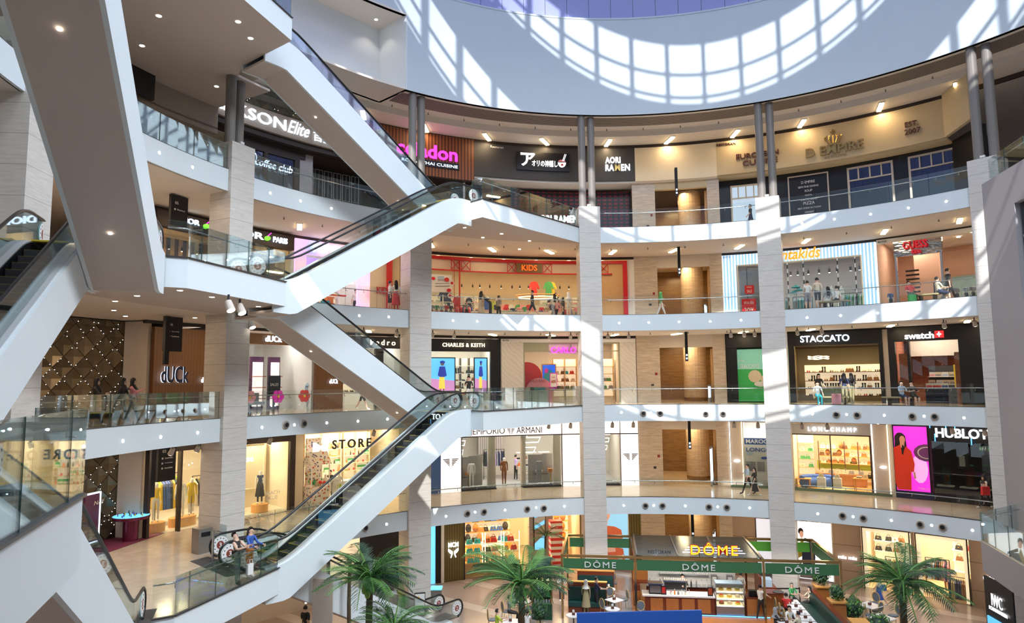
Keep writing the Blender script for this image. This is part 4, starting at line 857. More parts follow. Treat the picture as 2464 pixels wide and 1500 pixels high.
# ================= second gallery (4) =================
k=4
mb=MB(); vwall(mb,pt(-65.35,24.5),pt(-65.9,25.7),LV[4],LV[4]+4.25,'plaster',.2); struct(mb.build('wall_gallery'))
th=thing('headscarf_shop_front','brown timber scarf shop front with glowing blue-white name, second gallery left','shop front')
stripes('brownpanel',(.17,.072,.022),(.145,.06,.018),.16)
PN(th,'timber_wall',k,-65.3,-58.0,0,4.0,'brownpanel',24.2,24.4); SG(th,k,'dUCk',-64.6,-61.2,1.5,2.25,'e_cool',24.1,bold=.01); SG(th,k,'dUCk',-64.6,-61.2,1.5,2.25,'navy',24.06,bold=.02,dep=.03); SG(th,k,'dUCk',-59.6,-58.4,1.5,1.75,'e_cool',24.1)
PN(th,'timber_band',k,-58,-44,3.45,4.0,'brownpanel',24.2,24.4); SG(th,k,'dUCk',-51.4,-49.1,3.58,3.9,'e_cool',24.1,bold=.02); PN(th,'timber_wall',k,-44.2,-40.2,0,4.0,'brownpanel',24.2,24.4); SG(th,k,'dUCk',-42.3,-41.1,1.4,1.65,'e_cool',24.1)
PN(th,'small_lettering',k,-58.6,-57.4,3.88,3.98,'black',24.18,24.2)
shell(4,-58,-44.2,6,'whiteplain',h=4.2,light=520,lc=(1,.93,.85),panels=3); GL(th,k,-57.9,-44.3,0,3.4)
for t,w_ in((-55.8,2.2),(-53.0,1.6),(-49.0,1.6),(-46.8,1.4)):
    fx=thing('display_unit','tall purple-trimmed display unit in the scarf shop, %s'%{-55.8:'leftmost',-53.0:'second from left',-49.0:'third from left',-46.8:'rightmost'}[t],'display unit'); PN(fx,'frame',4,t-w_/2,t+w_/2,0,2.9,'purple',26.6,26.8); PN(fx,'lit_panel',4,t-w_/2+.2,t+w_/2-.2,.2,2.6,'e_panel',26.5,26.6)
    for h in(.6,1.2,1.8): PN(fx,'shelf',4,t-w_/2+.1,t+w_/2-.1,h,h+.04,'c_rust',26.2,26.6)
goods(4,26.1,-57,-51,.85,14,[('side_garment','c_red',None),('side_garment','c_yellow',None),('side_garment','c_teal',None),('side_garment','c_denim',None),('side_garment','c_orange',None),('side_garment','c_purple',None)],'bright folded scarf hanging on a rail in the scarf shop','scarf','coloured scarves in the scarf shop',.8)
sb=thing('sale_sign','black upright sign reading SALES in the scarf shop window','sign'); XB(sb,'board',4,-48.9,24.9,.7,.06,.75,1.85,'black'); XB(sb,'stand',4,-48.9,24.9,.1,.1,.0,.75,'black'); SG(sb,4,'SALES',-49.5,-48.4,1.3,1.45,'whiteplain',24.85,dep=.01)
for t,c in((-53.0,'c_pink'),(-49.2,'c_magenta'),(-45.6,'c_red')):
    mb=MB()
    for i in range(6): a=i*math.pi/3; mb.ball((.2*math.cos(a),0,.2*math.sin(a)),.16,.02,.16,c,8)
    mb.ball((0,-.02,0),.08,.03,.08,'c_yellow',6); o=mb.build('flower_decoration'); polar(o,t,24.25,LV[4]+.75); tag(o,'large %s flower sticker on the scarf shop glass'%c[2:],'window decoration')
ac=thing('armchair','round grey armchair in the scarf shop window','armchair'); XB(ac,'seat',4,-51.5,24.9,.8,.7,.35,.5,'c_grey'); XB(ac,'backrest',4,-51.5,25.2,.85,.12,.4,.95,'c_grey')
for sx in(-.3,.3):
    XB(ac,'leg',4,-51.5,24.7,.04,.04,0,.35,'black',du=sx); XB(ac,'leg',4,-51.5,25.1,.04,.04,0,.35,'black',du=sx)
th=thing('shoe_shop_front','black shoe shop front with spaced warm letters behind the descending escalator','shop front')
PN(th,'sign_band',k,-40.1,-31.2,3.42,4.1,'black',24.15,24.4); SG(th,k,'Pedro',-36.4,-32.7,3.6,3.92,'e_warmwhite',24.1,sp=1.5); PN(th,'black_post',k,-35.4,-34.2,0,3.5,'black'); GL(th,k,-40,-31.3,0,3.4)
shell(4,-40.1,-31.2,5,'whiteplain',h=4.2,light=380,lc=(1,.9,.8),panels=2); shelving(4,-39.8,-36,25.6,[.9,1.4,1.9,2.4],'white shelves with shoes in the spaced-letter shoe shop','e_shelf','whiteplain'); goods(4,25.7,-39.6,-36.2,1.4,5,[('shoe','c_black',None),('shoe','c_white',None)],'pair of shoes in the spaced-letter shoe shop','shoes','shoes of the spaced-letter shop'); goods(4,25.7,-39.6,-36.2,.9,5,[('shoe','c_brown',None),('shoe','c_white',None)],'pair of shoes in the spaced-letter shoe shop','shoes','shoes of the spaced-letter shop')
th=thing('shoe_shop_front','black shoe shop front with warm lettering and two lit fashion screens','shop front')
PN(th,'sign_band',k,-27.2,-16.7,3.3,4.08,'black',24.15,24.4); SG(th,k,'CHARLES & KEITH',-25.5,-19.0,3.58,3.82,'e_warmwhite',24.1,sp=1.15,bold=.01); PN(th,'black_post',k,-18.0,-16.6,0,4.08,'black',24.15,24.4); GL(th,k,-27,-18,0,3.3)
shell(4,-27.5,-16.6,4.5,'whiteplain',h=4.2,light=520,lc=(1,.86,.66),panels=3)
def figure(m_hair,m_top,m_low,x,sc=1.):
    f=lambda P:[(x+(u-.5)*sc,v) for u,v in P]
    return [(m_low,f([(.36,.12),(.64,.12),(.60,.56),(.40,.56)])),('c_skin',f([(.40,.06),(.46,.06),(.46,.13),(.40,.13)])),('c_skin',f([(.54,.06),(.60,.06),(.60,.13),(.54,.13)])),(m_top,f([(.30,.50),(.38,.76),(.62,.76),(.70,.50),(.6,.46),(.4,.46)])),('c_skin',[(a,b) for a,b in ell(x,.84,.09*sc,.06)]),(m_hair,[(a,b) for a,b in ell(x,.885,.12*sc,.04)])]
mat('postersky',(.15,.55,.95),.5,emit=1.1,ecol=(.15,.6,1)); mat('posterpink',(.85,.35,.75),.5,emit=.7,ecol=(.9,.4,.8)); mat('posteryellow',(1,.78,.1),.5,emit=.9,ecol=(1,.8,.12)); mat('posterblue',(.05,.08,.5),.5,emit=.4,ecol=(.05,.1,.8))
for t1,t2,nm in((-27.0,-23.2,'left'),(-20.2,-18.3,'right')):
    q=thing('fashion_screen','bright vertical fashion screen with yellow trousers figure, %s in the shoe shop window'%nm,'screen'); poly2(q,'screen',4,t1,t2,.75,2.9,24.6,[('posterpink',[(0,0),(1,0),(1,.35),(0,.42)])]+figure('posterblue','c_white' if 0 else 'posterblue','posteryellow',.48,.9),'postersky','black')
shelving(4,-23.0,-18.0,27.2,[.55,1.0,1.5,2.0,2.5],'lit cream wall shelves in the shoe shop between the fashion screens','e_shelf','whiteplain',div=4,frame='black')
for h in(1.0,1.5,2.0): goods(4,27.25,-22.8,-18.4,h,6,[('handbag','c_black',None),('shoe','c_black',None),('shoe','c_brown',None),('handbag','c_brown',None),('boot','c_black',None)],'small bag or pair of shoes on the lit shelves between the fashion screens','shoe shop goods','goods on the lit shelves between screens')
dt=thing('display_table','low cream table with shoes in the shoe shop between the screens','table'); XB(dt,'top',4,-22,25.6,2.2,.8,.55,.62,'whiteplain')
for sx in(-1,1): XB(dt,'leg',4,-22,25.6,.06,.7,0,.55,'whiteplain',du=sx)
goods(4,25.6,-24,-20.2,.62,5,[('shoe','c_brown',None),('shoe','c_orange',None),('shoe','c_pink',None),('handbag','c_brown',None)],'pair of shoes on the low cream table','shoes','shoes on the low cream table')
th=thing('handbag_shop_front','white marble handbag shop front with magenta lettering, centre','shop front')
def marble():
    m,nt,b=nodes('marble'); tc=N(nt,'ShaderNodeTexCoord'); mp=N(nt,'ShaderNodeMapping'); mp.inputs['Rotation'].default_value=(.5,.7,.4); nt.links.new(tc.outputs['Object'],mp.inputs[0]); wv=N(nt,'ShaderNodeTexWave'); wv.inputs['Scale'].default_value=1.3; wv.inputs['Distortion'].default_value=7; wv.inputs['Detail'].default_value=4; nt.links.new(mp.outputs[0],wv.inputs[0])
    nt.links.new(mixc(nt,math_(nt,'POWER',wv.outputs['Fac'],.12),(.58,.54,.50),(.76,.73,.69)),b.inputs['Base Color']); b.inputs['Roughness'].default_value=.25
marble()
PN(th,'marble_pier',k,-16.3,-12.9,0,3.95,'marble',24.2,24.45); PN(th,'marble_pier',k,2.0,4.4,0,3.9,'marble',24.2,24.45); PN(th,'white_band',k,-16.3,4.4,3.9,4.12,'whiteplain',24.2,24.45); SG(th,k,'BUTIK',-16.1,-15.1,3.97,4.07,'black',24.18,'small_lettering',dep=.01)
SG(th,k,'CARLO RINO',-8.7,-1.4,3.22,3.6,'e_magenta2' if 0 else 'e_pink',24.1,bold=.02); PN(th,'green_frame',k,-12.9,-8.9,3.3,3.85,mat('sagegreen',(.36,.38,.28),.6),24.3,24.4); PN(th,'transom',k,-8.9,-4.5,3.15,3.9,'whiteplain',24.4,24.5); FR(th,'frame',k,-12.9,2.0,0,3.9,'sagegreen',.1,24.28,24.4,cols=4,trans=3.3); GL(th,k,-12.8,-9,0,3.3)
shell(4,-12.9,2.0,5,'plaster',h=4.15,light=720,lc=(1,.78,.5),panels=3)
mb=MB(); mb.arc(0,1,1,2,0,1,'red') if 0 else None
q=thing('arched_display','red and pink arched display panels in the handbag shop window','display panel')
for cx0,rad,m_,R in((-12.0,1.0,'c_red',25.0),(-10.2,.85,'c_pink',24.8)):
    vs=[pt(cx0,R,LV[4])+0*Vector((0,0,0))]; prof=[(-rad,0)]+[(-rad*math.cos(math.pi*i/12),(1.75 if m_=='c_red' else .85)+rad*math.sin(math.pi*i/12)*.9) for i in range(13)]+[(rad,0)]
    mb=MB(); M=Matrix.Translation(pt(cx0,R,LV[4]+.02))@Matrix.Rotation(-R_(cx0),4,'Z')@Matrix.Rotation(math.pi/2,4,'X'); mb.prism(prof,0,.08,m_,M); mb.build('arch',q)
SG(q,4,'CARLO RINO',-11.9,-9.3,1.35,1.52,'deepred',24.65,'lettering',dep=.01)
q=thing('fashion_screen','dark blue floral screen with orange flower in the handbag shop','screen'); poly2(q,'screen',4,-9.4,-7.4,.9,2.5,25.4,[('c_teal',ell(.5,.5,.4,.3)),('c_orange',ell(.75,.15,.2,.13)),('c_magenta',ell(.3,.75,.15,.1))],mat('screenblue',(.02,.1,.6),.4,emit=.8,ecol=(.02,.15,.9)),'orangewood')
q=thing('sale_poster','white 60% sale sign with magenta border in the handbag shop','poster'); PN(q,'border',4,-8.75,-7.6,.95,1.95,'c_magenta',24.45,24.47); PN(q,'sheet',4,-8.65,-7.7,1.05,1.9,'whiteplain',24.43,24.45); SG(q,4,'60%',-8.55,-7.8,1.3,1.5,'red',24.42,'lettering',dep=.01,bold=.015); SG(q,4,'SALE',-8.45,-7.9,1.62,1.72,'red',24.42,'lettering',dep=.01)
q=thing('display_plinth','long white plinth with handbags in the handbag shop window','plinth'); PN(q,'plinth',4,-12.6,-9.0,0,.85,mat('paleplinth',(.62,.68,.6),.4),24.5,25.1); goods(4,24.75,-12.3,-9.2,.85,5,[('handbag','c_teal',None),('handbag','c_cream',None),('handbag','c_black',None)],'handbag on the long white window plinth','handbag','handbags on the window plinth')
shelving(4,-7.3,-3.8,26.5,[.4,.9,1.4,1.9,2.4],'warm lit handbag shelves left of the centre column','e_shelf','woodlight',div=2)
for h in(.9,1.4,1.9): goods(4,26.6,-7.1,-4.0,h,4,[('handbag','c_black',None),('handbag','c_cream',None),('handbag','c_brown',None),('handbag','c_red',None),('handbag','c_teal',None)],'handbag on the warm lit shelves left of the centre column','handbag','handbags left of the centre column')
shelving(4,-1.0,1.6,26.5,[.4,.9,1.4,1.9,2.4],'dark lit handbag shelves right of the centre column','e_shelf','woodlight',div=1)
for h in(.9,1.4): goods(4,26.6,-.8,1.4,h,3,[('handbag','c_black',None),('handbag','c_green',None),('handbag','c_grey',None)],'handbag on the shelves right of the centre column','handbag','handbags right of the centre column')
th=thing('shoe_shop_front','black shoe shop front with cool white lettering and green poster','shop front')
PN(th,'black_wall',k,17.7,19.2,0,4.2,'black',24.2,24.45); PN(th,'sign_band',k,17.7,38.4,3.4,4.18,'black',24.15,24.4); SG(th,k,'STACCATO',28.0,34.4,3.6,4.0,'e_cool',24.1,bold=.02); PN(th,'black_post',k,26.3,27.1,0,3.5,'black',24.2,24.4); PN(th,'black_post',k,37.9,38.4,0,3.5,'black',24.2,24.4)
mat('postergreen',(.04,.32,.08),.5,emit=.28,ecol=(.05,.5,.1)); mat('postersea',(.2,.48,.36),.5,emit=.4,ecol=(.25,.65,.5))
q=thing('window_poster','large green meadow poster with a long-legged woman, behind the second column from right','poster'); poly2(q,'poster',4,18.9,26.5,.05,3.3,24.5,[('postersea',[(0,.62),(1,.6),(1,1),(0,1)]),('c_cream',ell(.35,.48,.12,.12)),('c_cream',ell(.55,.42,.10,.09)),('c_white',ell(.45,.33,.12,.05)),('c_hair',ell(.80,.82,.09,.11)),('c_skinlight',ell(.80,.85,.05,.06)),('c_cream',[(.7,.42),(.74,.74),(.9,.74),(.94,.42)]),('c_skinlight',[(.76,.12),(.82,.12),(.84,.44),(.74,.44)]),('c_skinlight',[(.84,.05),(.89,.05),(.93,.44),(.84,.44)])],'postergreen','black'); SG(q,4,'STACCATO',19.5,22.2,2.1,2.35,'whiteplain',24.44,'poster_lettering',dep=.01,bold=.01); SG(q,4,'CEYA',19.0,20.2,2.5,2.65,'whiteplain',24.44,'poster_lettering',dep=.01)
shell(4,26.5,38.4,5,mat('staccatowall',(.30,.24,.14),.6),h=3.5,light=420,lc=(1,.75,.42),panels=3,ceil='darkbrown')
shelving(4,27.6,38.0,27.6,[.35,.8,1.3,1.85],'dark lit shoe shelves under the cool white lettering','e_shelf','wooddark',top=2.3)
for h in(.35,.8,1.3,1.85): goods(4,27.7,27.8,37.8,h,15,[('shoe','c_black',None),('shoe','c_brown',None),('shoe','c_cream',None),('handbag','c_brown',None),('shoe','c_red',None),('boot','c_black',None)],'shoe or bag on the dark lit shelves of the black-fronted shop','shoes and bags','goods on the dark lit shelves',1)
q=thing('ring_lamp','glowing oval ring lamp hanging in the black-fronted shoe shop','pendant lamp')
for j in range(2):
    mb=MB(); c=pt(29.9,25.6,LV[4]+2.65+.12*j); mb.tube([c+Vector((.62*math.cos(2*math.pi*i/20),.45*math.sin(2*math.pi*i/20),.04*math.sin(i))) for i in range(20)],.025,'e_warmwhite',5,closed=True); mb.build('ring',q)
mb=MB(); mb.bar(tuple(pt(29.9,25.6,LV[4]+2.9)),tuple(pt(29.9,25.6,LV[4]+3.45)),.01,'black'); mb.build('cord',q)
q=thing('sales_counter','green panelled counter in the black-fronted shoe shop','counter'); PN(q,'body',4,29.5,33.5,0,.9,mat('countergreen',(.14,.2,.14),.5),25.2,25.8); PN(q,'top',4,29.4,33.6,.9,.95,'c_cream',25.15,25.85)
NW(4,38.4,39.1,0,4.2,'plaster')
th=thing('watch_shop_front','black watch shop front with white lettering and red cross tile, right','shop front')
PN(th,'sign_band',k,39.1,52.5,3.45,4.25,'black',24.1,24.4); SG(th,k,'swatch',41.2,44.6,3.56,3.92,'e_white',24.05,bold=.022); PN(th,'red_tile',k,44.7,45.7,3.58,3.95,mat('redlit',(.9,.02,.03),.4,emit=1.5,ecol=(1,.03,.03)),24.02,24.08)
mb=MB(); L=LV[4]; mb.arc(45.14,45.26,24.0,24.01,L+3.63,L+3.9,'e_white'); mb.arc(44.95,45.45,24.0,24.01,L+3.73,L+3.8,'e_white'); mb.build('cross',th)
PN(th,'black_wall',k,39.1,39.9,0,3.5,'black',24.1,24.4); PN(th,'black_wall',k,47.2,52.5,0,3.5,'black',24.1,24.4); PN(th,'mullion',k,41.3,41.6,0,3.45,'black',24.1,24.4); GL(th,k,39.9,47.2,0,3.4)
def brickm():
    m,nt,b=nodes('redbrick'); tc=N(nt,'ShaderNodeTexCoord'); sp=N(nt,'ShaderNodeSeparateXYZ'); nt.links.new(tc.outputs['Object'],sp.inputs[0]); cb=N(nt,'ShaderNodeCombineXYZ'); nt.links.new(math_(nt,'MULTIPLY',math_(nt,'ARCTAN2',sp.outputs[0],sp.outputs[1]),27.),cb.inputs[0]); nt.links.new(sp.outputs[2],cb.inputs[1])
    br=N(nt,'ShaderNodeTexBrick'); nt.links.new(cb.outputs[0],br.inputs[0]); br.inputs['Scale'].default_value=4.5; br.inputs['Color1'].default_value=(.42,.12,.05,1); br.inputs['Color2'].default_value=(.30,.07,.03,1); br.inputs['Mortar'].default_value=(.4,.25,.18,1); nt.links.new(br.outputs[0],b.inputs['Base Color']); b.inputs['Roughness'].default_value=.9
brickm()
shell(4,39.3,52,4.5,'redbrick',h=4.2,light=560,lc=(1,.86,.7),panels=2); NW(4,39.9,41.2,0,2.8,'redbrick',25.0,25.1); NW(4,39.9,52,2.7,4.2,'plaster',27.6,27.8); NW(4,46.2,46.9,0,2.8,'redbrick',24.9,25.1)
q=thing('display_shelves','dark watch display wall with white cards in the brick shop','shelves'); PN(q,'back_panel',4,42.2,45.0,.3,2.1,'charcoal',27.2,27.3); PN(q,'yellow_panel',4,45.0,46.6,.2,2.15,'c_yellow',26.9,27.0)
for h in(.55,1.0,1.45): PN(q,'shelf',4,42.2,45.0,h,h+.03,'c_white',26.9,27.2)
for h in(.58,1.03,1.48): goods(4,27.0,42.3,45,h,4,[('card','c_white','c_pink'),('card','c_white','c_lightblue'),('card','c_cream','c_grey')],'white watch card on the dark display wall','watch card','watch cards on the dark wall')
q=thing('display_counter','navy watch counter in the brick-walled shop','counter'); PN(q,'body',4,42.5,45.0,0,.8,'c_navy',25.4,26.0); PN(q,'top',4,42.4,45.1,.8,.85,'c_white',25.3,26.1); q=thing('display_counter','small dark watch pedestal beside the navy counter','counter'); PN(q,'body',4,45.5,46.5,0,.85,'charcoal',25.0,25.5)
goods(4,25.6,42.6,44.9,.85,4,[('card','c_white','c_blue'),('card','c_white','c_red')],'watch card on the navy counter','watch card','watch cards on the navy counter')
# ================= lower gallery (3) =================
k=3
mb=MB(); vwall(mb,pt(-65.4,24.5),pt(-65.9,25.7),0,4.25,'plaster',.2); struct(mb.build('wall_gallery')); NW(3,-46.6,-45.5,0,4.2,'cream'); NW(3,-31.5,-27.2,0,4.2,'stone_wall')
th=thing('boutique_front','bronze-framed boutique front with mannequins on wooden plinths, lower left','shop front')
FR(th,'frame',3,-65.3,-57.5,0,4.1,'darkbrown',.14,24.2,24.45,cols=2); FR(th,'frame',3,-57.5,-46.7,0,4.2,'darkbrown',.3,24.2,24.45); GL(th,3,-65.2,-57.6,0,3.7); GL(th,3,-57.3,-47,0,3.6); PN(th,'header',3,-65.3,-46.7,3.6,4.2,'darkbrown',24.2,24.45)
SG(th,3,'FRANCHI',-55.4,-52.4,2.75,2.95,'e_cool',24.25); SG(th,3,'BEACH',-50.5,-48.6,.95,1.15,'whiteplain',24.3,dep=.01); SG(th,3,'CLUB',-50.3,-48.9,.7,.9,'whiteplain',24.3,dep=.01)
mat('ivory',(.86,.76,.58),.5); mat('shopfloor',(.80,.74,.62),.15)
shell(3,-65.3,-46.6,5,'ivory',light=1500,lc=(1,.80,.52),floor='shopfloor',panels=4,h=4.2)
for a,b in((-64.8,-62.5),(-52,-47.5)):
    q=thing('wall_panelling','cream moulded wall panelling inside the boutique, %s window'%('left' if a<-60 else 'right'),'wall panelling')
    for h1,h2 in((.25,1.0),(1.2,3.4)): FR(q,'moulding',3,a,b,h1,h2,'ivory',.05,27.0 if a<-60 else 26.8,27.05 if a<-60 else 26.85)
    PN(q,'panel',3,a-.2,b+.2,0,4.2,'ivory',27.05 if a<-60 else 26.85,27.1 if a<-60 else 26.9)
def plinth(t,R,w,label):
    q=thing('round_plinth',label,'plinth'); mb=MB(); M=Matrix.Translation(pt(t,R,0))@Matrix.Rotation(-R_(t),4,'Z')@Matrix.Diagonal((w,1,1,1)); mb.lathe([(.42,.012),(.42,.42)],'orangewood',20,M); mb.build('drum',q)
plinth(-62.6,25.2,1,'small round wooden plinth under the mannequin in the yellow jacket'); plinth(-59.3,25.3,1.6,'wide oval wooden plinth under the mannequin in the white suit'); plinth(-50.0,25.2,1,'round wooden plinth under the mannequin in the long dark dress')
def rack(k,t1,t2,R,h,n,choices,label,gl,gg,m='black',scale=1.15):
    q=thing('clothes_rack',label,'clothes rack'); L=LV[k]; mb=MB(); mb.bar(tuple(pt(t1,R,L+h)),tuple(pt(t2,R,L+h)),.02,m,6); mb.build('rail',q)
    for t in(t1,t2): mb=MB(); mb.bar(tuple(pt(t,R,L+.012)),tuple(pt(t,R,L+h)),.02,m,6); mb.build('post',q)
    for i in range(n):
        t=t1+(t2-t1)*(i+.5)/n; c=random.choice(choices); put('side_garment',c,None,pt(t,R,L+h-.95*scale),-R_(t)+random.uniform(-.06,.06),gl,'garment',gg,'hanging_garment',scale)
rack(3,-60.8,-58.2,26.4,2.35,9,['c_yellow','c_lime','c_red','c_blue','c_navy'],'black rail with red, yellow and blue dresses in the left boutique window','long dress hanging on the rail in the left boutique window','dresses in the left boutique window',scale=1.7)
rack(3,-57.0,-51.2,26.2,2.1,16,['c_cream','c_khaki','c_navy','c_black','c_white','c_olive','c_pink'],'dark rail with patterned dresses in the right boutique window','garment hanging on the rail in the right boutique window','garments in the right boutique window',scale=1.5)
lp=thing('floor_lamp','square cream lampshade on a stand behind the boutique mannequins','floor lamp'); XB(lp,'lamp_shade',3,-61.4,26.6,.6,.6,1.8,2.35,mat('shade',(1,.85,.6),.6,emit=1.2,ecol=(1,.75,.4))); XB(lp,'pole',3,-61.4,26.6,.04,.04,.012,1.8,'black')
q=thing('hanging_sign','black hanging directory sign 03 in front of the lower boutique','sign'); 
def hang(k,t,R,top,bot,num,lines,label,w=.86,r2=None,long=None):
    q=thing('hanging_sign',label,'sign'); XB(q,'board',k,t,R,w,.14,bot,top,'blackmatt',rot=0)
    L=LV[k]; M=Matrix.Translation(pt(t,R,L))@Matrix.Rotation(-R_(t),4,'Z'); mb=MB(); flattext(mb,num,-w*.3,-w*.1,top-.4,top-.28,-.08,'whiteplain',.01,M=M)
    for i,s in enumerate(lines): flattext(mb,s,-w*.15,w*.3,top-.65-.2*i,top-.59-.2*i,-.08,'whiteplain',.01,M=M); mb.box(-w*.32,-w*.24,-.085,-.07,top-.66-.2*i,top-.59-.2*i,'whiteplain',M)
    mb.build('lettering',q)
    if long is not None: XB(q,'narrow_board',k,t-long,R-.1,.22,.1,bot-.55,top,'blackmatt')
bpy.data.objects.remove(q)
hang(5,-67.5,22.0,4.25,2.95,'05',['Electrical'],'black hanging directory sign marked 05 at the left, beside the big escalator')
hang(4,-67.6,22.0,4.25,2.8,'04',['Specialty','Fashion'],'black hanging directory sign marked 04 at the left, before the scarf shop wall',long=1.0)
hang(3,-67.8,22.0,4.25,2.7,'03',['Guest Services','Concierge','Current Fashion'],'black hanging directory sign marked 03 in front of the lower left boutique',long=1.9)
# gift store
th=thing('gift_store_front','open gift store front with large M STORE letters, left of the crossing escalator','shop front')
SG(th,3,'M',-44.4,-42.3,2.85,3.42,'e_white',24.15,bold=.022); SG(th,3,'STORE',-41.7,-36.1,3.0,3.5,'black',24.15,bold=.022,sp=1.4); PN(th,'header_rail',3,-45.5,-31.5,3.9,4.2,'ivory'); PN(th,'timber_panel',3,-45.4,-44.2,0,3.9,'woodlight',25.2,25.3)
def floral(name,base,cols,scale):
    m,nt,b=nodes(name); tc=N(nt,'ShaderNodeTexCoord'); v=N(nt,'ShaderNodeTexVoronoi'); v.inputs['Scale'].default_value=scale; nt.links.new(tc.outputs['Object'],v.inputs[0])
    wn=N(nt,'ShaderNodeTexWhiteNoise'); nt.links.new(v.outputs['Position'],wn.inputs['Vector']); r=N(nt,'ShaderNodeValToRGB'); r.color_ramp.interpolation='CONSTANT'; nt.links.new(wn.outputs[0],r.inputs[0])
    e=r.color_ramp.elements; e[0].color=(*cols[0],1); e[1].position=1/len(cols); e[1].color=(*cols[1],1)
    for i in range(2,len(cols)): x=e.new(i/len(cols)); x.color=(*cols[i],1)
    f=math_(nt,'LESS_THAN',v.outputs['Distance'],.38); nt.links.new(mixc(nt,f,base,r.outputs[0]),b.inputs['Base Color']); return m
floral('floral',(.82,.76,.66),[(.6,.08,.05),(.7,.3,.1),(.2,.25,.12),(.15,.1,.25),(.8,.76,.66)],7)
PN(th,'floral_panel',3,-44.2,-42.2,0,3.6,'floral',25.0,25.1)
shell(3,-45.4,-31.5,5,'ivory',light=1200,lc=(1,.80,.52),floor='shopfloor',panels=4,h=4.2)
for a,b in((-41.9,-37.0),(-36.6,-33.2)):
    shelving(3,a,b,27.4,[.9,1.35,1.8,2.25,2.7,3.1],'lit gift store wall shelves, %s section'%('left' if a<-40 else 'right'),'e_shelf','ivory',div=2)
    for h in(1.35,1.8,2.25,2.7): goods(3,27.5,a,b,h,9 if a<-40 else 6,[('jar','c_red','c_white'),('bottle','c_orange','c_red'),('box','c_olive','c_cream'),('card','c_green','c_white'),('jar','c_khaki','c_brown'),('bottle','c_black','gold')],'small gift item on the gift store wall shelves','gift item','gifts on the wall shelves')
q=thing('flower_kiosk','patterned kiosk cart with floral roof at the gift store entrance','kiosk'); XB(q,'counter',3,-44.0,24.0,1.1,.9,.02,1.15,'floral'); 
for sx in(-.52,.52):
    for dr in(-.42,.42): XB(q,'post',3,-44.0,24.0+dr,.05,.05,1.15,2.3,'whiteplain',du=sx)
mb=MB(); M=Matrix.Translation(pt(-44.0,24.0,0))@Matrix.Rotation(-R_(-44.0),4,'Z'); mb.add([(-.6,-.55,2.3),(.6,-.55,2.3),(.6,.55,2.3),(-.6,.55,2.3),(-.6,0,2.95),(.6,0,2.95)],[(0,1,5,4),(2,3,4,5),(1,2,5),(3,0,4),(0,3,2,1)],'floral',M); mb.build('roof',q)
mb=MB(); 
for i in range(14): mb.ball((random.uniform(-.4,.4),random.uniform(-.3,.3),1.28+random.uniform(0,.15)),.1,.1,.1,random.choice(['c_red','c_green','c_green','c_orange']),6,M)
mb.build('flowers',q)
q=thing('cash_desk','white cash desk inside the gift store','cash desk'); XB(q,'desk',3,-37.6,25.6,1.8,.7,.02,1.05,'whiteplain'); 
# white lit fashion shop
th=thing('fashion_shop_front','glowing white fashion shop front with eagle emblems, lower gallery centre','shop front')
PN(th,'lit_header',3,-26.0,4.4,3.28,4.25,'e_panel',24.2,24.4); SG(th,3,'EMPORIO',-20.8,-15.9,3.38,3.76,'black',24.17,dep=.02); SG(th,3,'ARMANI',-14.1,-10.2,3.38,3.76,'black',24.17,dep=.02)
def eagle(th,k,t,h,w):
    mb=MB()
    for i in range(6):
        y=h-i*.085; wd=w*(1-.16*i); 
        for sg in(-1,1): mb.arc(t+sg*.08*w,t+sg*wd*.5,24.1,24.14,LV[k]+y,LV[k]+y+.045,'black')
    mb.build('eagle_emblem',th)
eagle(th,3,-24.2,1.95,2.3); eagle(th,3,3.2,1.95,2.2); eagle(th,3,-15.0,3.72,1.3)
for a,b in((-25.5,-22.6),(-7.1,-3.4),(1.75,4.4)): PN(th,'lit_panel',3,a,b,0,3.3,'e_panel',24.2,24.4)
for t in(-22.5,-7.15,1.7): PN(th,'black_joint',3,t-.05,t+.05,0,4.2,'black',24.15,24.25)
PN(th,'black_joint',3,-26,4.4,3.22,3.28,'black',24.15,24.3); PN(th,'side_poster',3,-27.3,-25.6,0,3.6,mat('darkblueposter',(.03,.05,.12),.3,emit=.25,ecol=(.1,.2,.4)),24.25,24.35)
for a,b in((-22.4,-17.2),(-13.1,-7.3),(-.8,1.6)):
    GL(th,3,a,b,0,3.3); PN(th,'window_base',3,a,b,0,.1,'blackmatt',24.2,24.9)
PN(th,'column_panel',3,-18.3,-17.2,.1,3.2,mat('champagne',(.62,.58,.5),.4),24.4,24.7); PN(th,'column_panel',3,-13.3,-12.6,.1,3.2,'champagne',24.4,24.7); PN(th,'column_panel',3,-8.4,-7.3,.1,3.2,'champagne',24.4,24.7)
mat('greyshop',(.45,.44,.43),.35)
shell(3,-22.6,1.7,6,'champagne',light=1250,lc=(1,.93,.84),floor='greyshop',panels=5,h=4.2)
for i,(a,b,h1,h2) in enumerate(((-21.5,-19.9,1.9,3.1),(-12.2,-8.8,1.9,3.2),(-.5,1.0,2,3))):
    q=thing('neon_wall_art','white zigzag light tubes on the wall of the white fashion shop, %s'%['left window','middle window','right window'][i],'neon light'); mb=MB(); pts=[]
    for j in range(5):
        z=h1+(h2-h1)*j/4; x0=a+(b-a)*.1*j; x1=a+(b-a)*(.6+.1*j); pts+= [(x0,z),(x1,z)] if j%2==0 else [(x1,z),(x0,z)]
    mb.tube([pt(x,26.9,LV[3]+z) for x,z in pts],.03,'e_white',4); mb.build('tube',q)
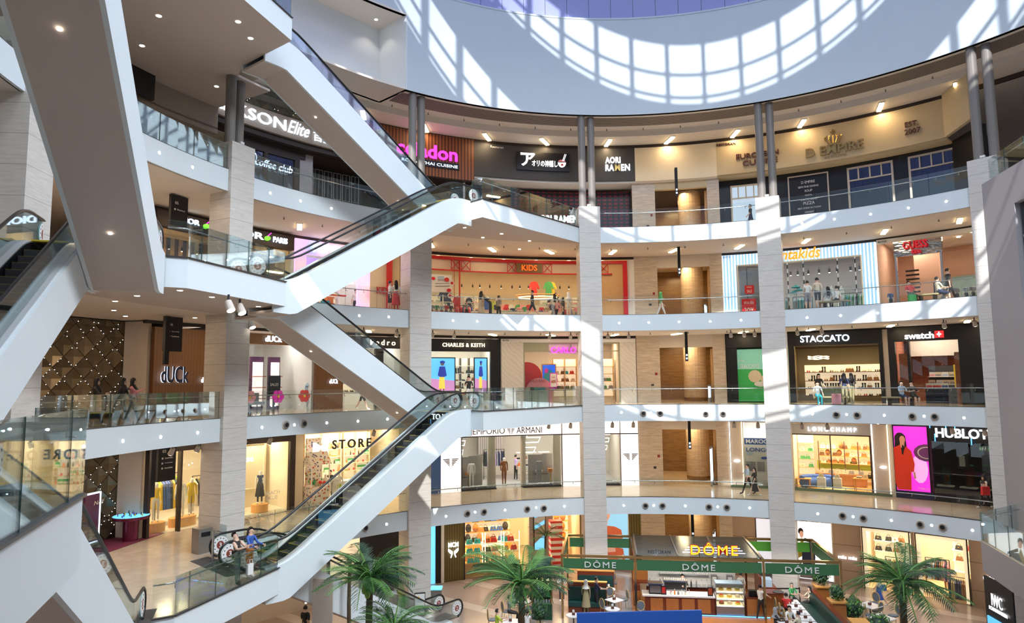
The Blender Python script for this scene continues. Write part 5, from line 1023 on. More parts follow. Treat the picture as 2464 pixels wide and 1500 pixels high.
for a,b,nm in((-22,-20.2,'left'),(-12.4,-9.5,'middle'),(-9.2,-7.6,'right')):
    shelving(3,a,b,27.4,[.5,.95,1.4,1.85],'white shelves with bags in the white fashion shop, %s'%nm,None,'whiteplain')
    for h in(.95,1.4): goods(3,27.5,a,b,h,3,[('handbag','c_brown',None),('handbag','c_orange',None),('shoe','c_black',None),('box','c_black','c_black')],'bag or shoe on shelves in the white fashion shop','bags and shoes','goods of the white fashion shop')
for t,w_,nm in((-21.6,2.0,'left'),(-10.6,2.6,'middle')): q=thing('mirror_screen','brushed metal display screen behind the %s window figure of the white fashion shop'%nm,'screen'); XB(q,'panel',3,t,25.5,.95,.04,.1,1.9,'brushed'); XB(q,'panel',3,t+2.1,25.5,.9,.04,.1,1.95,'brushed'); SG(q,3,'EMPORIO ARMANI',t-.3,t+1.9,.62,.7,'black',25.44,'lettering',dep=.01)
q=thing('curtain','pleated grey curtain at the back of the white fashion shop','curtain'); stripes('pleats',(.55,.5,.46),(.28,.25,.23),.12); PN(q,'pleats',3,-16.8,-13.4,1.6,4.1,'pleats',29.6,29.8)
rack(3,-16.5,-13.6,28.6,2.0,12,['c_black','c_navy','c_grey','c_lilac'],'rail of dark suits at the back of the white fashion shop','dark suit hanging at the back of the white fashion shop','dark suits')
for t,nm in((-20.9,'left'),(-8.6,'middle')): q=thing('display_stand','small brass pedestal with bag in the %s window of the white fashion shop'%nm,'pedestal'); XB(q,'post',3,t,24.9,.1,.1,.1,.85,'brass'); XB(q,'tray',3,t,24.9,.35,.3,.85,1.05,'c_cognac')
# handbag boutique right
th=thing('handbag_shop_front','cream handbag shop front with glowing spaced name and lit side panels','shop front')
mat('sand',(.62,.55,.48),.6)
PN(th,'side_panel',3,17.8,19.3,.15,4.0,'sand',24.25,24.4); PN(th,'light_strip',3,17.65,17.75,.15,4.0,'e_white',24.2,24.3); PN(th,'light_strip',3,19.35,19.45,.15,4.0,'e_warmwhite',24.2,24.3)
PN(th,'side_panel',3,36.5,38.2,.15,4.0,'sand',24.25,24.4); PN(th,'light_strip',3,36.35,36.45,.15,4.0,'e_white',24.2,24.3); PN(th,'light_strip',3,38.25,38.35,.15,4.0,'e_warmwhite',24.2,24.3); PN(th,'base',3,17.6,38.4,0,.15,'countergreen',24.2,24.4)
PN(th,'sign_band',3,26,36.3,3.35,3.95,mat('palegrey',(.5,.49,.49),.5),24.2,24.4); SG(th,3,'LONGCHAMP',28.4,34.6,3.52,3.78,'e_white',24.15,sp=1.5);
mat('horsewhite',(1,1,1),.5,emit=3)
for t in(18.6,37.6):
    mb=MB(); mb.ball(tuple(pt(t,24.15,1.62)),.22,.1,.08,'horsewhite',8); mb.build('horse_emblem',th)
FR(th,'door_frame',3,26.1,36.2,.15,3.35,'darkbrown',.07,24.25,24.4,cols=2); GL(th,3,26.2,36.2,.15,3.3)
shell(3,26.1,36.3,5,'ivory',light=1300,lc=(1,.82,.56),floor='orangewood',panels=4,h=4.0)
shell(3,19.5,26,3,'whiteplain',light=350,lc=(1,.95,.9),h=4.0,panels=2); GL(th,3,19.5,26,.15,3.9)
q=thing('window_poster','white and navy line-drawing poster beside the handbag shop, reading MAROQ','poster'); poly2(q,'poster',3,19.6,24.6,.1,3.0,24.7,[('c_blue',[(.02,.86),(.98,.86),(.98,.99),(.02,.99)]),('c_blue',[(.7,.03),(.98,.03),(.98,.22),(.7,.22)]),('c_lightblue',ell(.15,.66,.1,.03)),('c_blue',ell(.55,.58,.1,.03)),('c_grey',[(.05,.3),(.3,.3),(.3,.5),(.05,.5)]),('c_grey',[(.35,.3),(.55,.3),(.55,.5),(.35,.5)])],'c_white')
SG(q,3,'MAROQ',19.9,23.0,2.62,2.92,'whiteplain',24.64,'poster_lettering',dep=.01,bold=.022); SG(q,3,'LONGC',19.9,23.2,2.15,2.4,'c_blue',24.66,'poster_lettering',dep=.01,bold=.02)
sh=thing('display_shelves','open wooden shelves with handbags above a green stripe in the handbag shop','shelves')
PN(sh,'green_stripe',3,28.6,35.9,.95,1.45,'c_lime',27.7,27.75)
for h in(1.3,1.75,2.2): PN(sh,'shelf',3,28.8,35.6,h,h+.04,'orangewood',27.4,27.75)
for t in(28.9,30.4,32,33.6,35.2): PN(sh,'upright',3,t-.05,t+.05,.9,2.7,'wooddark',27.38,27.44)
for h in(1.34,1.79,2.24): goods(3,27.55,29,35.4,h,9,[('handbag','c_cognac',None),('handbag','c_cream',None),('handbag','c_orange',None),('handbag','c_white',None),('backpack','c_cognac','c_brown'),('handbag','c_brown',None)],'handbag on the open wooden shelves of the handbag shop','handbag','handbags on open wooden shelves')
cb=thing('low_cabinet','long red-brown wooden cabinet in the handbag shop','cabinet'); PN(cb,'body',3,28.5,34.5,.02,.75,'wood',26.9,27.35); [PN(cb,'door',3,28.6+1.47*i,29.98+1.47*i,.08,.7,'wood',26.87,26.9) for i in range(4)]
goods(3,27.1,28.8,34.2,.75,6,[('handbag','c_cream',None),('handbag','c_grey',None),('handbag','c_white',None)],'handbag on the long red-brown cabinet','handbag','handbags on the long cabinet')
shelving(3,26.3,28.2,27.6,[.5,1.0,1.5,2.0,2.5],'narrow white lit shelves at the left of the handbag shop','e_shelf','woodlight'); 
for h in(1.0,1.5,2.0): goods(3,27.7,26.4,28.1,h,2,[('handbag','c_green',None),('handbag','c_cream',None),('handbag','c_brown',None)],'handbag on the narrow white shelves of the handbag shop','handbag','handbags on the narrow shelves')
so=thing('curved_sofa','curved blue sofa in the handbag shop','sofa'); mb=MB(); c=pt(29.0,25.6,0); mb.tube([c+Vector((.8*math.cos(a),.55*math.sin(a),.3)) for a in[math.pi*i/8 for i in range(9)]],.3,'c_blue',8); mb.build('seat',so,smooth=True); mb=MB(); mb.tube([c+Vector((.95*math.cos(a),.7*math.sin(a),.6)) for a in[math.pi*i/8 for i in range(9)]],.16,'c_blue',8); mb.build('backrest',so,smooth=True)
def table(k,t,R,w,d,h,m,label,cat='table',round_=False,leg=None,pos=None):
    q=thing('table',label,cat); p=pos if pos is not None else pt(t,R,LV[k]); q.location=p; q.rotation_euler.z=-R_(t); mb=MB()
    if round_: mb.lathe([(w/2,h-.03),(w/2,h)],m,20)
    else: mb.box(-w/2,w/2,-d/2,d/2,h-.04,h,m)
    mb.build('table_top',q)
    for sx in(-1,1):
        for sy in(-1,1): mb=MB(); mb.box(sx*(w/2-.08)-.025,sx*(w/2-.08)+.025,sy*(d/2-.08)-.025,sy*(d/2-.08)+.025,.013,h-.04,leg or m); mb.build('leg',q)
    return q
table(3,35.0,25.2,1.3,.7,.8,'orangewood','tall wooden table at the right of the handbag shop'); table(3,27.2,25.3,.9,.6,.6,'orangewood','small wooden side table at the left of the handbag shop'); goods(3,25.2,34,35.8,.8,3,[('handbag','c_black',None),('handbag','c_cream',None),('box','c_grey','c_white')],'handbag on the tall wooden table','handbag','handbags on the tall table')
for t,nm in((29.6,'left'),(31.6,'right')): BX('white_plinth',3,t,24.95,.45,.35,.16,.75,'whiteplain','white display plinth in the handbag shop window, %s of two'%nm,'plinth'); put('handbag','c_cream',None,pt(t,24.95,.75),-R_(t),'cream handbag on the %s white window plinth'%nm,'handbag','window plinth handbags',NM['handbag'])
ru=thing('round_rug','round pale green rug on the handbag shop floor','rug'); mb=MB(); p=pt(31,25.9); mb.lathe([(.9,.013),(.9,.025)],'countergreen' if 0 else mat('ruggreen',(.5,.48,.3),.9),28,Matrix.Translation((p.x,p.y,0))); mb.build('pile',ru)
# watch boutique
th=thing('watch_shop_front','black watch boutique front with huge white letters and pink poster, lower right','shop front')
PN(th,'side_post',3,38.4,38.9,0,4.1,'champagne'); PN(th,'black_base',3,38.9,43.2,0,.4,'c_navy',24.2,24.4)
PN(th,'sign_band',3,43.2,54,3.2,4.25,'black',24.1,24.4); SG(th,3,'HUBLOT',44.0,49.75,3.42,3.92,'e_white',24.05,bold=.022); GL(th,3,43.3,54,.4,3.2,m='darkglass'); PN(th,'base',3,43.2,54,0,.4,'black',24.2,24.4)
mb=MB()
for t,h in((43.4,3.9),(43.9,3.2),(45.2,3.9),(46.2,3.9),(47.9,3.1),(50.0,3.05)): mb.arc(t-.05,t+.05,24.02,24.04,h,h+.4,'e_blue')
mb.build('blue_light_streaks',th)
mat('posterpurple',(.85,.02,.7),.5,emit=.9,ecol=(.95,.05,.8)); mat('posterred',(.55,.03,.01),.5,emit=.25,ecol=(.9,.06,.02)); mat('posterskin',(.6,.28,.18),.5,emit=.2,ecol=(.8,.4,.3)); mat('posterlilac',(.9,.45,.95),.5,emit=.7,ecol=(.95,.5,1))
q=thing('window_poster','tall bright magenta poster of a woman in a red suit beside a watch','poster'); poly2(q,'poster',3,39.0,42.95,.42,3.95,24.22,[('posterlilac',ell(.72,.35,.24,.22)),('c_purple',ell(.97,.6,.4,.135)),('c_white',ell(.97,.6,.29,.095)),('c_purple',ell(.97,.6,.25,.08)),('c_hair',ell(.2,.80,.17,.1)),('c_hair',[(.02,.55),(.05,.85),(.36,.85),(.40,.62),(.3,.6)]),('posterskin',ell(.27,.79,.085,.06)),('posterskin',[(.2,.66),(.32,.66),(.34,.76),(.2,.76)]),('posterred',[(.0,.66),(.2,.71),(.26,.56),(.36,.69),(.52,.62),(.6,.42),(.56,.3),(.48,.3),(.46,.02),(.06,.02),(.0,.12)]),('posterskin',[(.55,.3),(.6,.3),(.62,.2),(.56,.2)]),('black',[(.24,.58),(.27,.72),(.33,.68),(.28,.55)])],'posterpurple','black')
SG(q,3,'HUBLOT',41.6,42.8,.55,.64,'whiteplain',24.17,'poster_lettering',dep=.01,bold=.015)
shell(3,43.3,54,4,'charcoal',light=60,lc=(1,.8,.6),h=4.1,floor='greyshop')
for t,c,nm in((44.3,'c_teal','left'),(46.8,'c_red','middle'),(49.2,'c_green','right')):
    q=thing('watch_display','lit watch display tray with bright %s picture, %s in the black boutique window'%(c[2:],nm),'display'); PN(q,'tray',3,t-.9,t+.9,.75,.82,'e_shelf',24.6,25.0); PN(q,'picture',3,t-.3,t+.5,.9,1.75,c,24.95,25.0); PN(q,'picture_shape',3,t-.15,t+.35,1.0,1.4,'c_orange',24.93,24.95)
    for j in range(2): put('watchcase','c_cream','gold',pt(t-.1+.3*j,24.75,.82),-R_(t),'small watch stand on a lit tray in the black boutique','watch stand','watch stands','watch_stand',.6)
q=thing('ring_chandelier','oval crystal chandelier with green glow in the black boutique','chandelier'); mb=MB(); c=pt(49,26,2.75); 
for i in range(24): a=i*math.pi/12; mb.ball(tuple(c+Vector((.7*math.cos(a),.4*math.sin(a),.05))),.035,.035,.1,'e_warmwhite' if i%3 else 'e_green',5)
mb.build('crystals',q)
q=thing('display_case','small lit white display case hanging in the black boutique window','display case'); PN(q,'case',3,45.9,46.9,1.75,2.6,'champagne',24.6,24.9); PN(q,'cavity',3,46.1,46.7,1.9,2.45,'e_shelf',24.58,24.6); PN(q,'rod',3,46.38,46.42,2.6,3.2,'steel',24.7,24.74)
# ================= ground floor =================
k='G'
mat('olive',(.19,.145,.045),.5); stripes('oliverib',(.17,.13,.04),(.10,.075,.02),.16)
NW('G',-42,-27.2,0,4.3,'blackmatt',24.4,24.6)
th=thing('bag_shop_front','olive ribbed bag shop front with glowing white initials and laurel emblem','shop front')
PN(th,'blue_screen',k,-27.2,-26.4,0,4.2,'e_skyblue',24.25,24.4); PN(th,'dark_panel',k,-26.4,-25.6,0,4.3,'black',24.2,24.4); PN(th,'white_post',k,-25.6,-25.2,0,4.3,'whiteplain',24.1,24.4); PN(th,'ribbed_panel',k,-25.2,-22.2,.03,4.3,'oliverib',24.2,24.4)
SG(th,k,'MCM',-24.6,-23.1,2.0,2.28,'e_white',24.1,bold=.022)
mb=MB(); L=LV['G']
for sg in(-1,1):
    mb.add([pt(-23.85+sg*u,24.08,L+v) for u,v in((.1,1.75),(.75,1.95),(.8,1.8),(.55,1.66),(.3,1.6),(.45,1.4),(.3,1.38),(.1,1.6))],[tuple(range(8))],'e_white')
mb.build('laurel_emblem',th); PN(th,'jamb',k,-22.3,-22.0,0,4.3,'black',24.2,24.4); PN(th,'jamb',k,-4.6,-3.2,0,4.3,'olive',24.2,24.4); GL(th,k,-22,-13,0,4.2)
mat('honeywood',(.72,.40,.10),.45); mat('honeyfloor',(.72,.52,.28),.3)
shell('G',-22.2,-4.4,5.5,'ivory',light=1900,lc=(1,.70,.36),floor='honeyfloor',panels=5,h=4.3)
shelving('G',-20.3,-12.8,28.6,[1.1,1.75,2.4,3.0],'long honey-coloured lit shelves at the back of the bag shop','e_shelf','honeywood'); 
for h in(1.1,1.75,2.4): goods('G',28.7,-20,-13,h,8,[('handbag','c_cognac',None),('backpack','c_cognac','c_brown'),('handbag','c_black',None),('backpack','c_black','c_black'),('handbag','c_blue',None),('handbag','c_brown',None)],'bag on the long honey-coloured shelves','bag','bags on the long honey shelves',1.4)
cb=thing('low_cabinet','long honey wooden cabinet under the bag shop shelves','cabinet'); PN(cb,'body',k,-20.6,-12.8,0.02,1.05,'honeywood',28.2,28.6); [PN(cb,'drawer',k,-20.5+1.9*i,-18.7+1.9*i,.1,.95,'orangewood',28.17,28.2) for i in range(4)]
shelving('G',-8.6,-5.0,27.6,[.6,1.1,1.75,2.4,3.0],'honey lit shelves with backpacks left of the centre column','e_shelf','honeywood')
for h in(1.1,1.75,2.4): goods('G',27.75,-8.4,-5.2,h,3,[('backpack','c_orange','c_brown'),('backpack','c_cognac','c_brown'),('handbag','c_cream',None)],'bag on the honey shelves left of the centre column','bag','bags left of the centre column',1.4)
q=thing('window_shelving','black-framed window shelving with coloured bags and lit uprights','display shelves')
PN(q,'base',k,-21.8,-13.4,.02,.75,'honeywood',24.7,25.3)
for t in(-21.7,-19.0,-18.6,-16.2,-15.8,-13.5): PN(q,'lit_upright',k,t-.05,t+.05,.75,2.5,'e_warmwhite',24.72,24.78)
for h in(1.3,1.85): PN(q,'shelf',k,-21.7,-13.5,h,h+.03,'whiteplain',24.7,25.2)
for h,n_ in((.75,6),(1.33,6),(1.88,6)): goods('G',24.95,-21.4,-13.8,h,n_,[('handbag','c_red',None),('handbag','c_teal',None),('handbag','c_black',None),('handbag','c_navy',None),('handbag','c_rust',None)],'coloured handbag in the black-framed window shelving','handbag','handbags in the window shelving',1.3)
dt=thing('display_table','honey wooden island table with trays in the bag shop','table'); PN(dt,'top',k,-17.6,-14.6,1.15,1.2,'whiteplain',26.8,27.6); PN(dt,'tray_stack',k,-17.4,-16.3,.35,1.1,'c_cream',26.85,27.2); PN(dt,'tray_stack',k,-15.7,-14.7,.35,1.1,'c_cream',26.85,27.2); PN(dt,'leg',k,-17.6,-17.5,.02,1.15,'black',26.8,26.9); PN(dt,'leg',k,-14.7,-14.6,.02,1.15,'black',26.8,26.9)
BX('cash_desk','G',-21.2,26.4,1.2,1.0,.02,1.2,'orangewood','orange wooden cash desk at the left of the bag shop','cash desk')
q=thing('floor_lightbox','grey pillar with tall blue landscape screen in the bag shop','screen'); PN(q,'pillar',k,-11.4,-7.9,0,4.2,'c_grey',25.9,26.3); poly2(q,'screen',k,-10.7,-9.1,1.0,3.5,25.84,[('c_grey',[(0,.15),(1,.4),(1,.65),(0,.5)]),('c_lightblue',[(0,.6),(1,.75),(1,.9),(0,.8)])],'postersky','black')
stripes('redwhite',(.65,.04,.03),(.85,.8,.72),.36,axis='z'); BX('striped_kiosk','G',-8.0,24.9,.75,.7,.02,3.0,'redwhite','red and white striped pillar at the bag shop entrance','display pillar')
mat('postersky2',(.25,.6,.9),.5,emit=.8,ecol=(.35,.7,1)); mat('posterbrick',(.6,.13,.05),.5,emit=.35,ecol=(.8,.18,.08)); mat('posterface',(.75,.42,.3),.5,emit=.4,ecol=(.9,.5,.38))
q=thing('lightbox_poster','tall lit poster of a woman in a rust jacket against blue sky, right of centre column','poster'); poly2(q,'poster','G',-2.6,2.6,.25,4.25,24.3,[('posterbrick',[(.0,.50),(.30,.62),(.62,.6),(.80,.55),(.84,.42),(.72,.4),(.7,.28),(.84,.26),(.9,.06),(.3,.04),(0,.1)]),('posterface',ell(.30,.80,.20,.13)),('c_hair',ell(.25,.93,.26,.08)),('posterface',[(.2,.6),(.4,.6),(.42,.72),(.2,.72)]),('c_red',ell(.36,.74,.05,.012)),('c_hair',ell(.36,.83,.05,.012)),('posterface',[(.1,.2),(.62,.22),(.6,.34),(.1,.36)]),('posterbrick',[(.1,.36),(.76,.36),(.72,.46),(.1,.46)]),('c_white',[(.55,.05),(.85,.2),(.88,.15),(.62,.03)])],'postersky2','whiteplain')
NW('G',2.7,4.5,0,4.3,'oliverib',24.3,24.5); NW('G',-3.2,-2.7,0,4.3,'whiteplain',24.3,24.45)
# tan clad boutique right
def tanclad():
    m,nt,b=nodes('tanclad'); tc=N(nt,'ShaderNodeTexCoord'); sp=N(nt,'ShaderNodeSeparateXYZ'); nt.links.new(tc.outputs['Object'],sp.inputs[0]); z=math_(nt,'FRACT',math_(nt,'DIVIDE',math_(nt,'ADD',sp.outputs[2],20.),1.42)); nt.links.new(mixc(nt,math_(nt,'LESS_THAN',z,.02),(.40,.30,.235),(.14,.10,.08)),b.inputs['Base Color']); b.inputs['Roughness'].default_value=.7
tanclad()
NW('G',17.6,20.7,0,4.3,'tanclad'); NW('G',23.5,26.2,0,4.3,'tanclad'); NW('G',30.8,34.3,0,4.3,'tanclad'); NW('G',40.2,40.6,0,4.3,'tanclad'); NW('G',46.6,62,0,4.3,'tanclad'); NW('G',20.7,46.6,3.4,4.3,'tanclad',24.28,24.62)
q=thing('lightbox_poster','narrow pale lit poster left of the right-hand column, ground floor','poster'); poly2(q,'poster','G',20.8,23.4,.2,3.4,24.3,[('c_brown',ell(.95,.35,.12,.35))],mat('posterpale',(.7,.74,.85),.5,emit=.8,ecol=(.75,.8,.95)),'black')
q=thing('lightbox_poster','wide white lit poster of a person with a dark blue bag, ground floor right','poster'); poly2(q,'poster','G',26.3,30.7,-.0+.1,3.4,24.3,[('c_hair',ell(.10,.82,.08,.06)),('posterface',ell(.12,.77,.06,.06)),('c_olive',[(0,.5),(.12,.72),(.2,.6),(.15,.4),(0,.35)]),('c_navy',[(.12,.5),(.2,.64),(.42,.64),(.5,.4),(.45,.12),(.2,.1),(.1,.3)]),('c_black',[(.2,.72),(.5,.66),(.52,.62),(.2,.66)]),('c_grey',[(.02,.3),(.4,.1),(.4,.02),(.02,.02)])],mat('posterwhite',(.95,.93,.95),.5,emit=1.4,ecol=(1,.97,.98)),'whiteplain')
th=thing('boutique_front','tan clad boutique front with rounded white name and mesh-edged windows','shop front')
SG(th,'G','miu miu',31.4,33.7,1.5,1.68,'e_white',24.2,bold=.022); SG(th,'G','miu miu',48.0,50.5,1.5,1.68,'e_white',24.2,bold=.022)
for a,b in((34.4,40.1),(40.7,46.5)): FR(th,'window_frame','G',a,b,0,3.4,'darkbrown',.05,24.2,24.3); FR(th,'lit_mesh_border','G',a+.1,b-.1,.05,3.35,'e_shelf',.2,24.36,24.38); GL(th,'G',a,b,0,3.35)
shell('G',34.3,46.6,4.5,'ivory',light=1500,lc=(1,.84,.62),floor='honeyfloor',panels=4,h=4.3,lh=4.25)
for a,b,nm in((34.8,39.5,'left'),(43.2,46.2,'right')):
    shelving('G',a,b,27.4,[.9,1.5,2.1,2.7],'white bag shelves in the tan boutique, behind the %s window'%nm,'e_shelf','whiteplain')
    for h in(1.5,2.1,2.7): goods('G',27.5,a+.2,b-.2,h,5 if nm=='left' else 3,[('handbag','c_black',None),('handbag','c_brown',None),('handbag','c_cream',None),('handbag','c_red',None)],'handbag on white shelves behind the %s window of the tan boutique'%nm,'handbag','handbags behind the %s window'%nm,1.2)
rack('G',36.6,39.2,25.6,1.6,12,['c_cream','c_khaki','c_olive','c_brown','c_white','c_black'],'clothes rail in the left window of the tan boutique','garment on the rail in the left tan boutique window','garments in the left tan window')
rack('G',41.2,43.8,25.4,1.9,12,['c_cream','c_pink','c_khaki','c_brown','c_lightblue','c_navy'],'clothes rail in the right window of the tan boutique','garment on the rail in the right tan boutique window','garments in the right tan window')
rack('G',43.9,46.2,24.9,1.2,10,['c_brown','c_khaki','c_navy','c_black'],'low clothes rail in the right window corner of the tan boutique','garment on the low rail in the tan boutique window','garments on the low rail')
# ================= gallery lighting and ceiling fittings =================
LT=[-49.6,-38.8,-29,-19,-9.6,.7,10.4,20.4,30,40.5,49.7]
def fixture():
    mb=MB(); mb.box(-.02,.10,-.62,.62,-.09,-.03,'e_warm'); mb.box(-.14,-.04,-.62,.62,-.09,-.03,'e_warm'); mb.box(-.16,.12,-.66,.66,-.03,0,'steel'); return mb.mesh('linear_light')
FM=fixture()
ORD=['first from left','second from left','third from left','fourth from left','fifth from left','sixth from left','seventh from left','eighth from left','ninth from left','tenth from left','rightmost']
for k in(6,5,4,3,'G'):
    for i,t in enumerate(LT):
        if k==6: R=23.25; z=22.1; 
        else: R=22.3; z=LV[k]+4.29
        if k==6 and i==0: continue
        o=bpy.data.objects.new('ceiling_light',FM); COL.objects.link(o); o.location=pt(t,R,z); o.rotation_euler.z=-R_(t)+R_(-32 if t<0 else 20)*(1 if abs(t)>5 else .3)
        tag(o,'warm linear ceiling light on the %s ceiling'%LN[k],'ceiling light','linear ceiling lights of the %s'%LN[k])
        light('gallery_lamp','AREA',pt(t,R,z-.12),34 if k!=6 else 45,(1,.74,.46) if k in(3,4,5,'G') else (1,.72,.42),.25,1.2).rotation_euler=(0,0,o.rotation_euler.z)
for k in(3,4,5,'G'):
    for i,t in enumerate((-88,-80,-72,-60)):
        light('gallery_lamp','AREA',pt(t,22.3,LV[k]+4.2),60,(1,.72,.46),.3,.3)
for x,y in((382,38),(573,52),(603,92),(342,110),(521,208),(905,47)):
    p=at(x,y,19.9 if x<800 else 26.75); mb=MB(); mb.lathe([(.09,-.015),(.09,.0)],'e_down',14); mb.lathe([(.12,-.005),(.12,0)],'whiteplain',14); o=mb.build('downlight'); o.location=p; tag(o,'round recessed ceiling light, upper left','ceiling light','upper left ceiling lights')
    l=light('downlight_lamp','SPOT',p-Vector((0,0,.05)),60,(1,.86,.7),.08,spot=100)
for x,y in((277,725),(274,747),(302,761),(433,699),(510,715),(622,738),(469,765),(330,712)):
    p=at(x,y,9.5); mb=MB(); mb.lathe([(.08,-.015),(.08,.0)],'e_down',14); mb.lathe([(.11,-.005),(.11,0)],'whiteplain',14); o=mb.build('downlight'); o.location=p; tag(o,'round recessed light under the landing marked 5','ceiling light','lights under the landing marked 5')
for x,y in((1118,548),(1162,572),(1207,563),(1274,580),(1250,600)):
    p=at(x,y,14.69); mb=MB(); mb.lathe([(.08,-.015),(.08,.0)],'e_down',14); o=mb.build('downlight'); o.location=p; tag(o,'small recessed lamp in the underside of the upper central landing','ceiling light','lamps under the upper central landing')
# small sprinklers in the ceilings
mb=MB(); mb.bar((0,0,0),(0,0,-.1),.02,'darksteel',5); mb.lathe([(.05,-.12),(.05,-.1)],'darksteel',6); SPM=mb.mesh('sprinkler')
for k in(6,5,4):
    for t in range(-56,56,6):
        if k==6 and t<-38: continue
        o=bpy.data.objects.new('sprinkler',SPM); COL.objects.link(o); o.location=pt(t+2,21.2 if k!=6 else 21.9,22.5 if k==6 else LV[k]+4.29); tag(o,'tiny dark sprinkler in the %s ceiling'%LN[k],'sprinkler','sprinklers of the %s ceiling'%LN[k])
# fascia lights and air nozzles
mb=MB(); mb.lathe([(.055,0),(.055,.02)],'e_spot',12,Matrix.Rotation(math.pi/2,4,'X')); mb.lathe([(.075,-.0),(.075,.012)],'whiteplain',12,Matrix.Rotation(math.pi/2,4,'X')); FLM=mb.mesh('fascia_light')
mb=MB(); X=Matrix.Rotation(math.pi/2,4,'X'); mb.lathe([(.20,0),(.20,.03),(.17,.05)],'sand',18,X); mb.lathe([(.13,.05),(.15,.09),(.12,.1)],'brushed',18,X); mb.lathe([(.10,.1),(.10,.105)],'black',14,X); NZM=mb.mesh('air_nozzle')
def fl(k,x,y,me=FLM,name='fascia_light',R=19.6):
    t,z=cyl(x,y,R); o=bpy.data.objects.new(name,me); COL.objects.link(o); o.location=pt(t,R-.0,z); o.rotation_euler.z=-R_(t)
    if me is FLM: tag(o,'small bright round light set in the white edge of the %s'%LN[k],'spot light','edge lights of the %s'%LN[k])
    else: tag(o,'round air nozzle in the white edge of the %s'%LN[k],'air nozzle','air nozzles of the %s'%LN[k])
for x,y in((383,368),(463,403),(650,465),(723,484),(797,502),(1485,567),(1553,566),(1626,562),(1700,559),(1774,554),(1930,538),(2008,528),(2095,516),(2186,501),(2277,485)): fl(6,x,y)
for x,y in((864,760),(935,763),(1090,772),(1148,774),(1212,776),(1270,770),(1335,777),(1490,778),(1561,777),(1634,775),(1709,774),(1783,771),(1942,765),(2023,760),(2112,754),(2205,748),(2298,740)): fl(5,x,y)
for x,y in((199,1075),(295,1062),(386,1052),(475,1042),(630,1029),(708,1023),(786,1018),(861,1014),(932,1009),(1495,993),(1566,994),(1641,995),(1718,995),(1793,995),(1955,997),(2037,998),(2128,1000),(2224,1002),(2320,1006)): fl(4,x,y)
for x,y in((930,1262),(1073,1243),(1143,1233),(1215,1228),(1290,1222),(1358,1219),(1501,1217),(1573,1217),(1649,1218),(1727,1220),(1804,1223),(1968,1237),(2053,1244),(2145,1253),(2242,1265),(2340,1277)): fl(3,x,y)
for x,y in((687,1023),(730,1020),(1548,995),(1588,995),(1698,996),(1740,996),(2013,998),(2063,999),(2196,1002),(2250,1003)): fl(4,x,y,NZM,'air_nozzle')
for x,y in((878,1271),(1124,1236),(1164,1232),(1268,1225),(1308,1223),(1553,1217),(1594,1217),(1706,1220),(1749,1221),(2028,1241),(2078,1247),(2215,1262),(2269,1269)): fl(3,x,y,NZM,'air_nozzle')
# projecting spotlights under the edges
mb=MB(); Mx=Matrix.Rotation(R_(150),4,'X'); mb.lathe([(.09,-.05),(.11,.22)],'sand',14,Mx); mb.lathe([(.095,.222),(.095,.23)],'e_down',14,Mx); mb.bar((0,0,0),(0,0,.22),.03,'darksteel',6); PJM=mb.mesh('projector')
for k,lst in((4,((880,793),(960,797),(1045,800),(1097,802),(1325,803),(1375,804),(1464,803),(1514,803),(1758,797),(1790,797),(1815,795),(1917,791),(1975,788),(2267,773),(2340,768))),(3,((425,1083),(487,1075),(597,1063),(658,1058),(905,1040),(1323,1024),(1375,1020),(1475,1020),(1525,1020),(1766,1020),(1823,1020),(1928,1021),(1989,1021),(2287,1032),(2365,1036)))):
    for x,y in lst:
        t,z=cyl(x,y,20.4); o=bpy.data.objects.new('projector_lamp',PJM); COL.objects.link(o); o.location=pt(t,20.6,LV[k]+4.29-.2); o.rotation_euler.z=-R_(t)+R_(180 if k==4 else 180); tag(o,'white projector spotlight under the ceiling of the %s'%LN[k],'spotlight','projector spotlights of the %s'%LN[k])
for x,y in((550,727),(577,735),(603,775)):
    p=at(x,y-8,9.4); o=bpy.data.objects.new('projector_lamp',PJM); COL.objects.link(o); o.location=p-Vector((0,0,.15)); o.scale=(1.3,)*3; o.rotation_euler.z=R_(60); tag(o,'white projector spotlight hanging under the landing marked 5','spotlight','projectors under the landing marked 5')
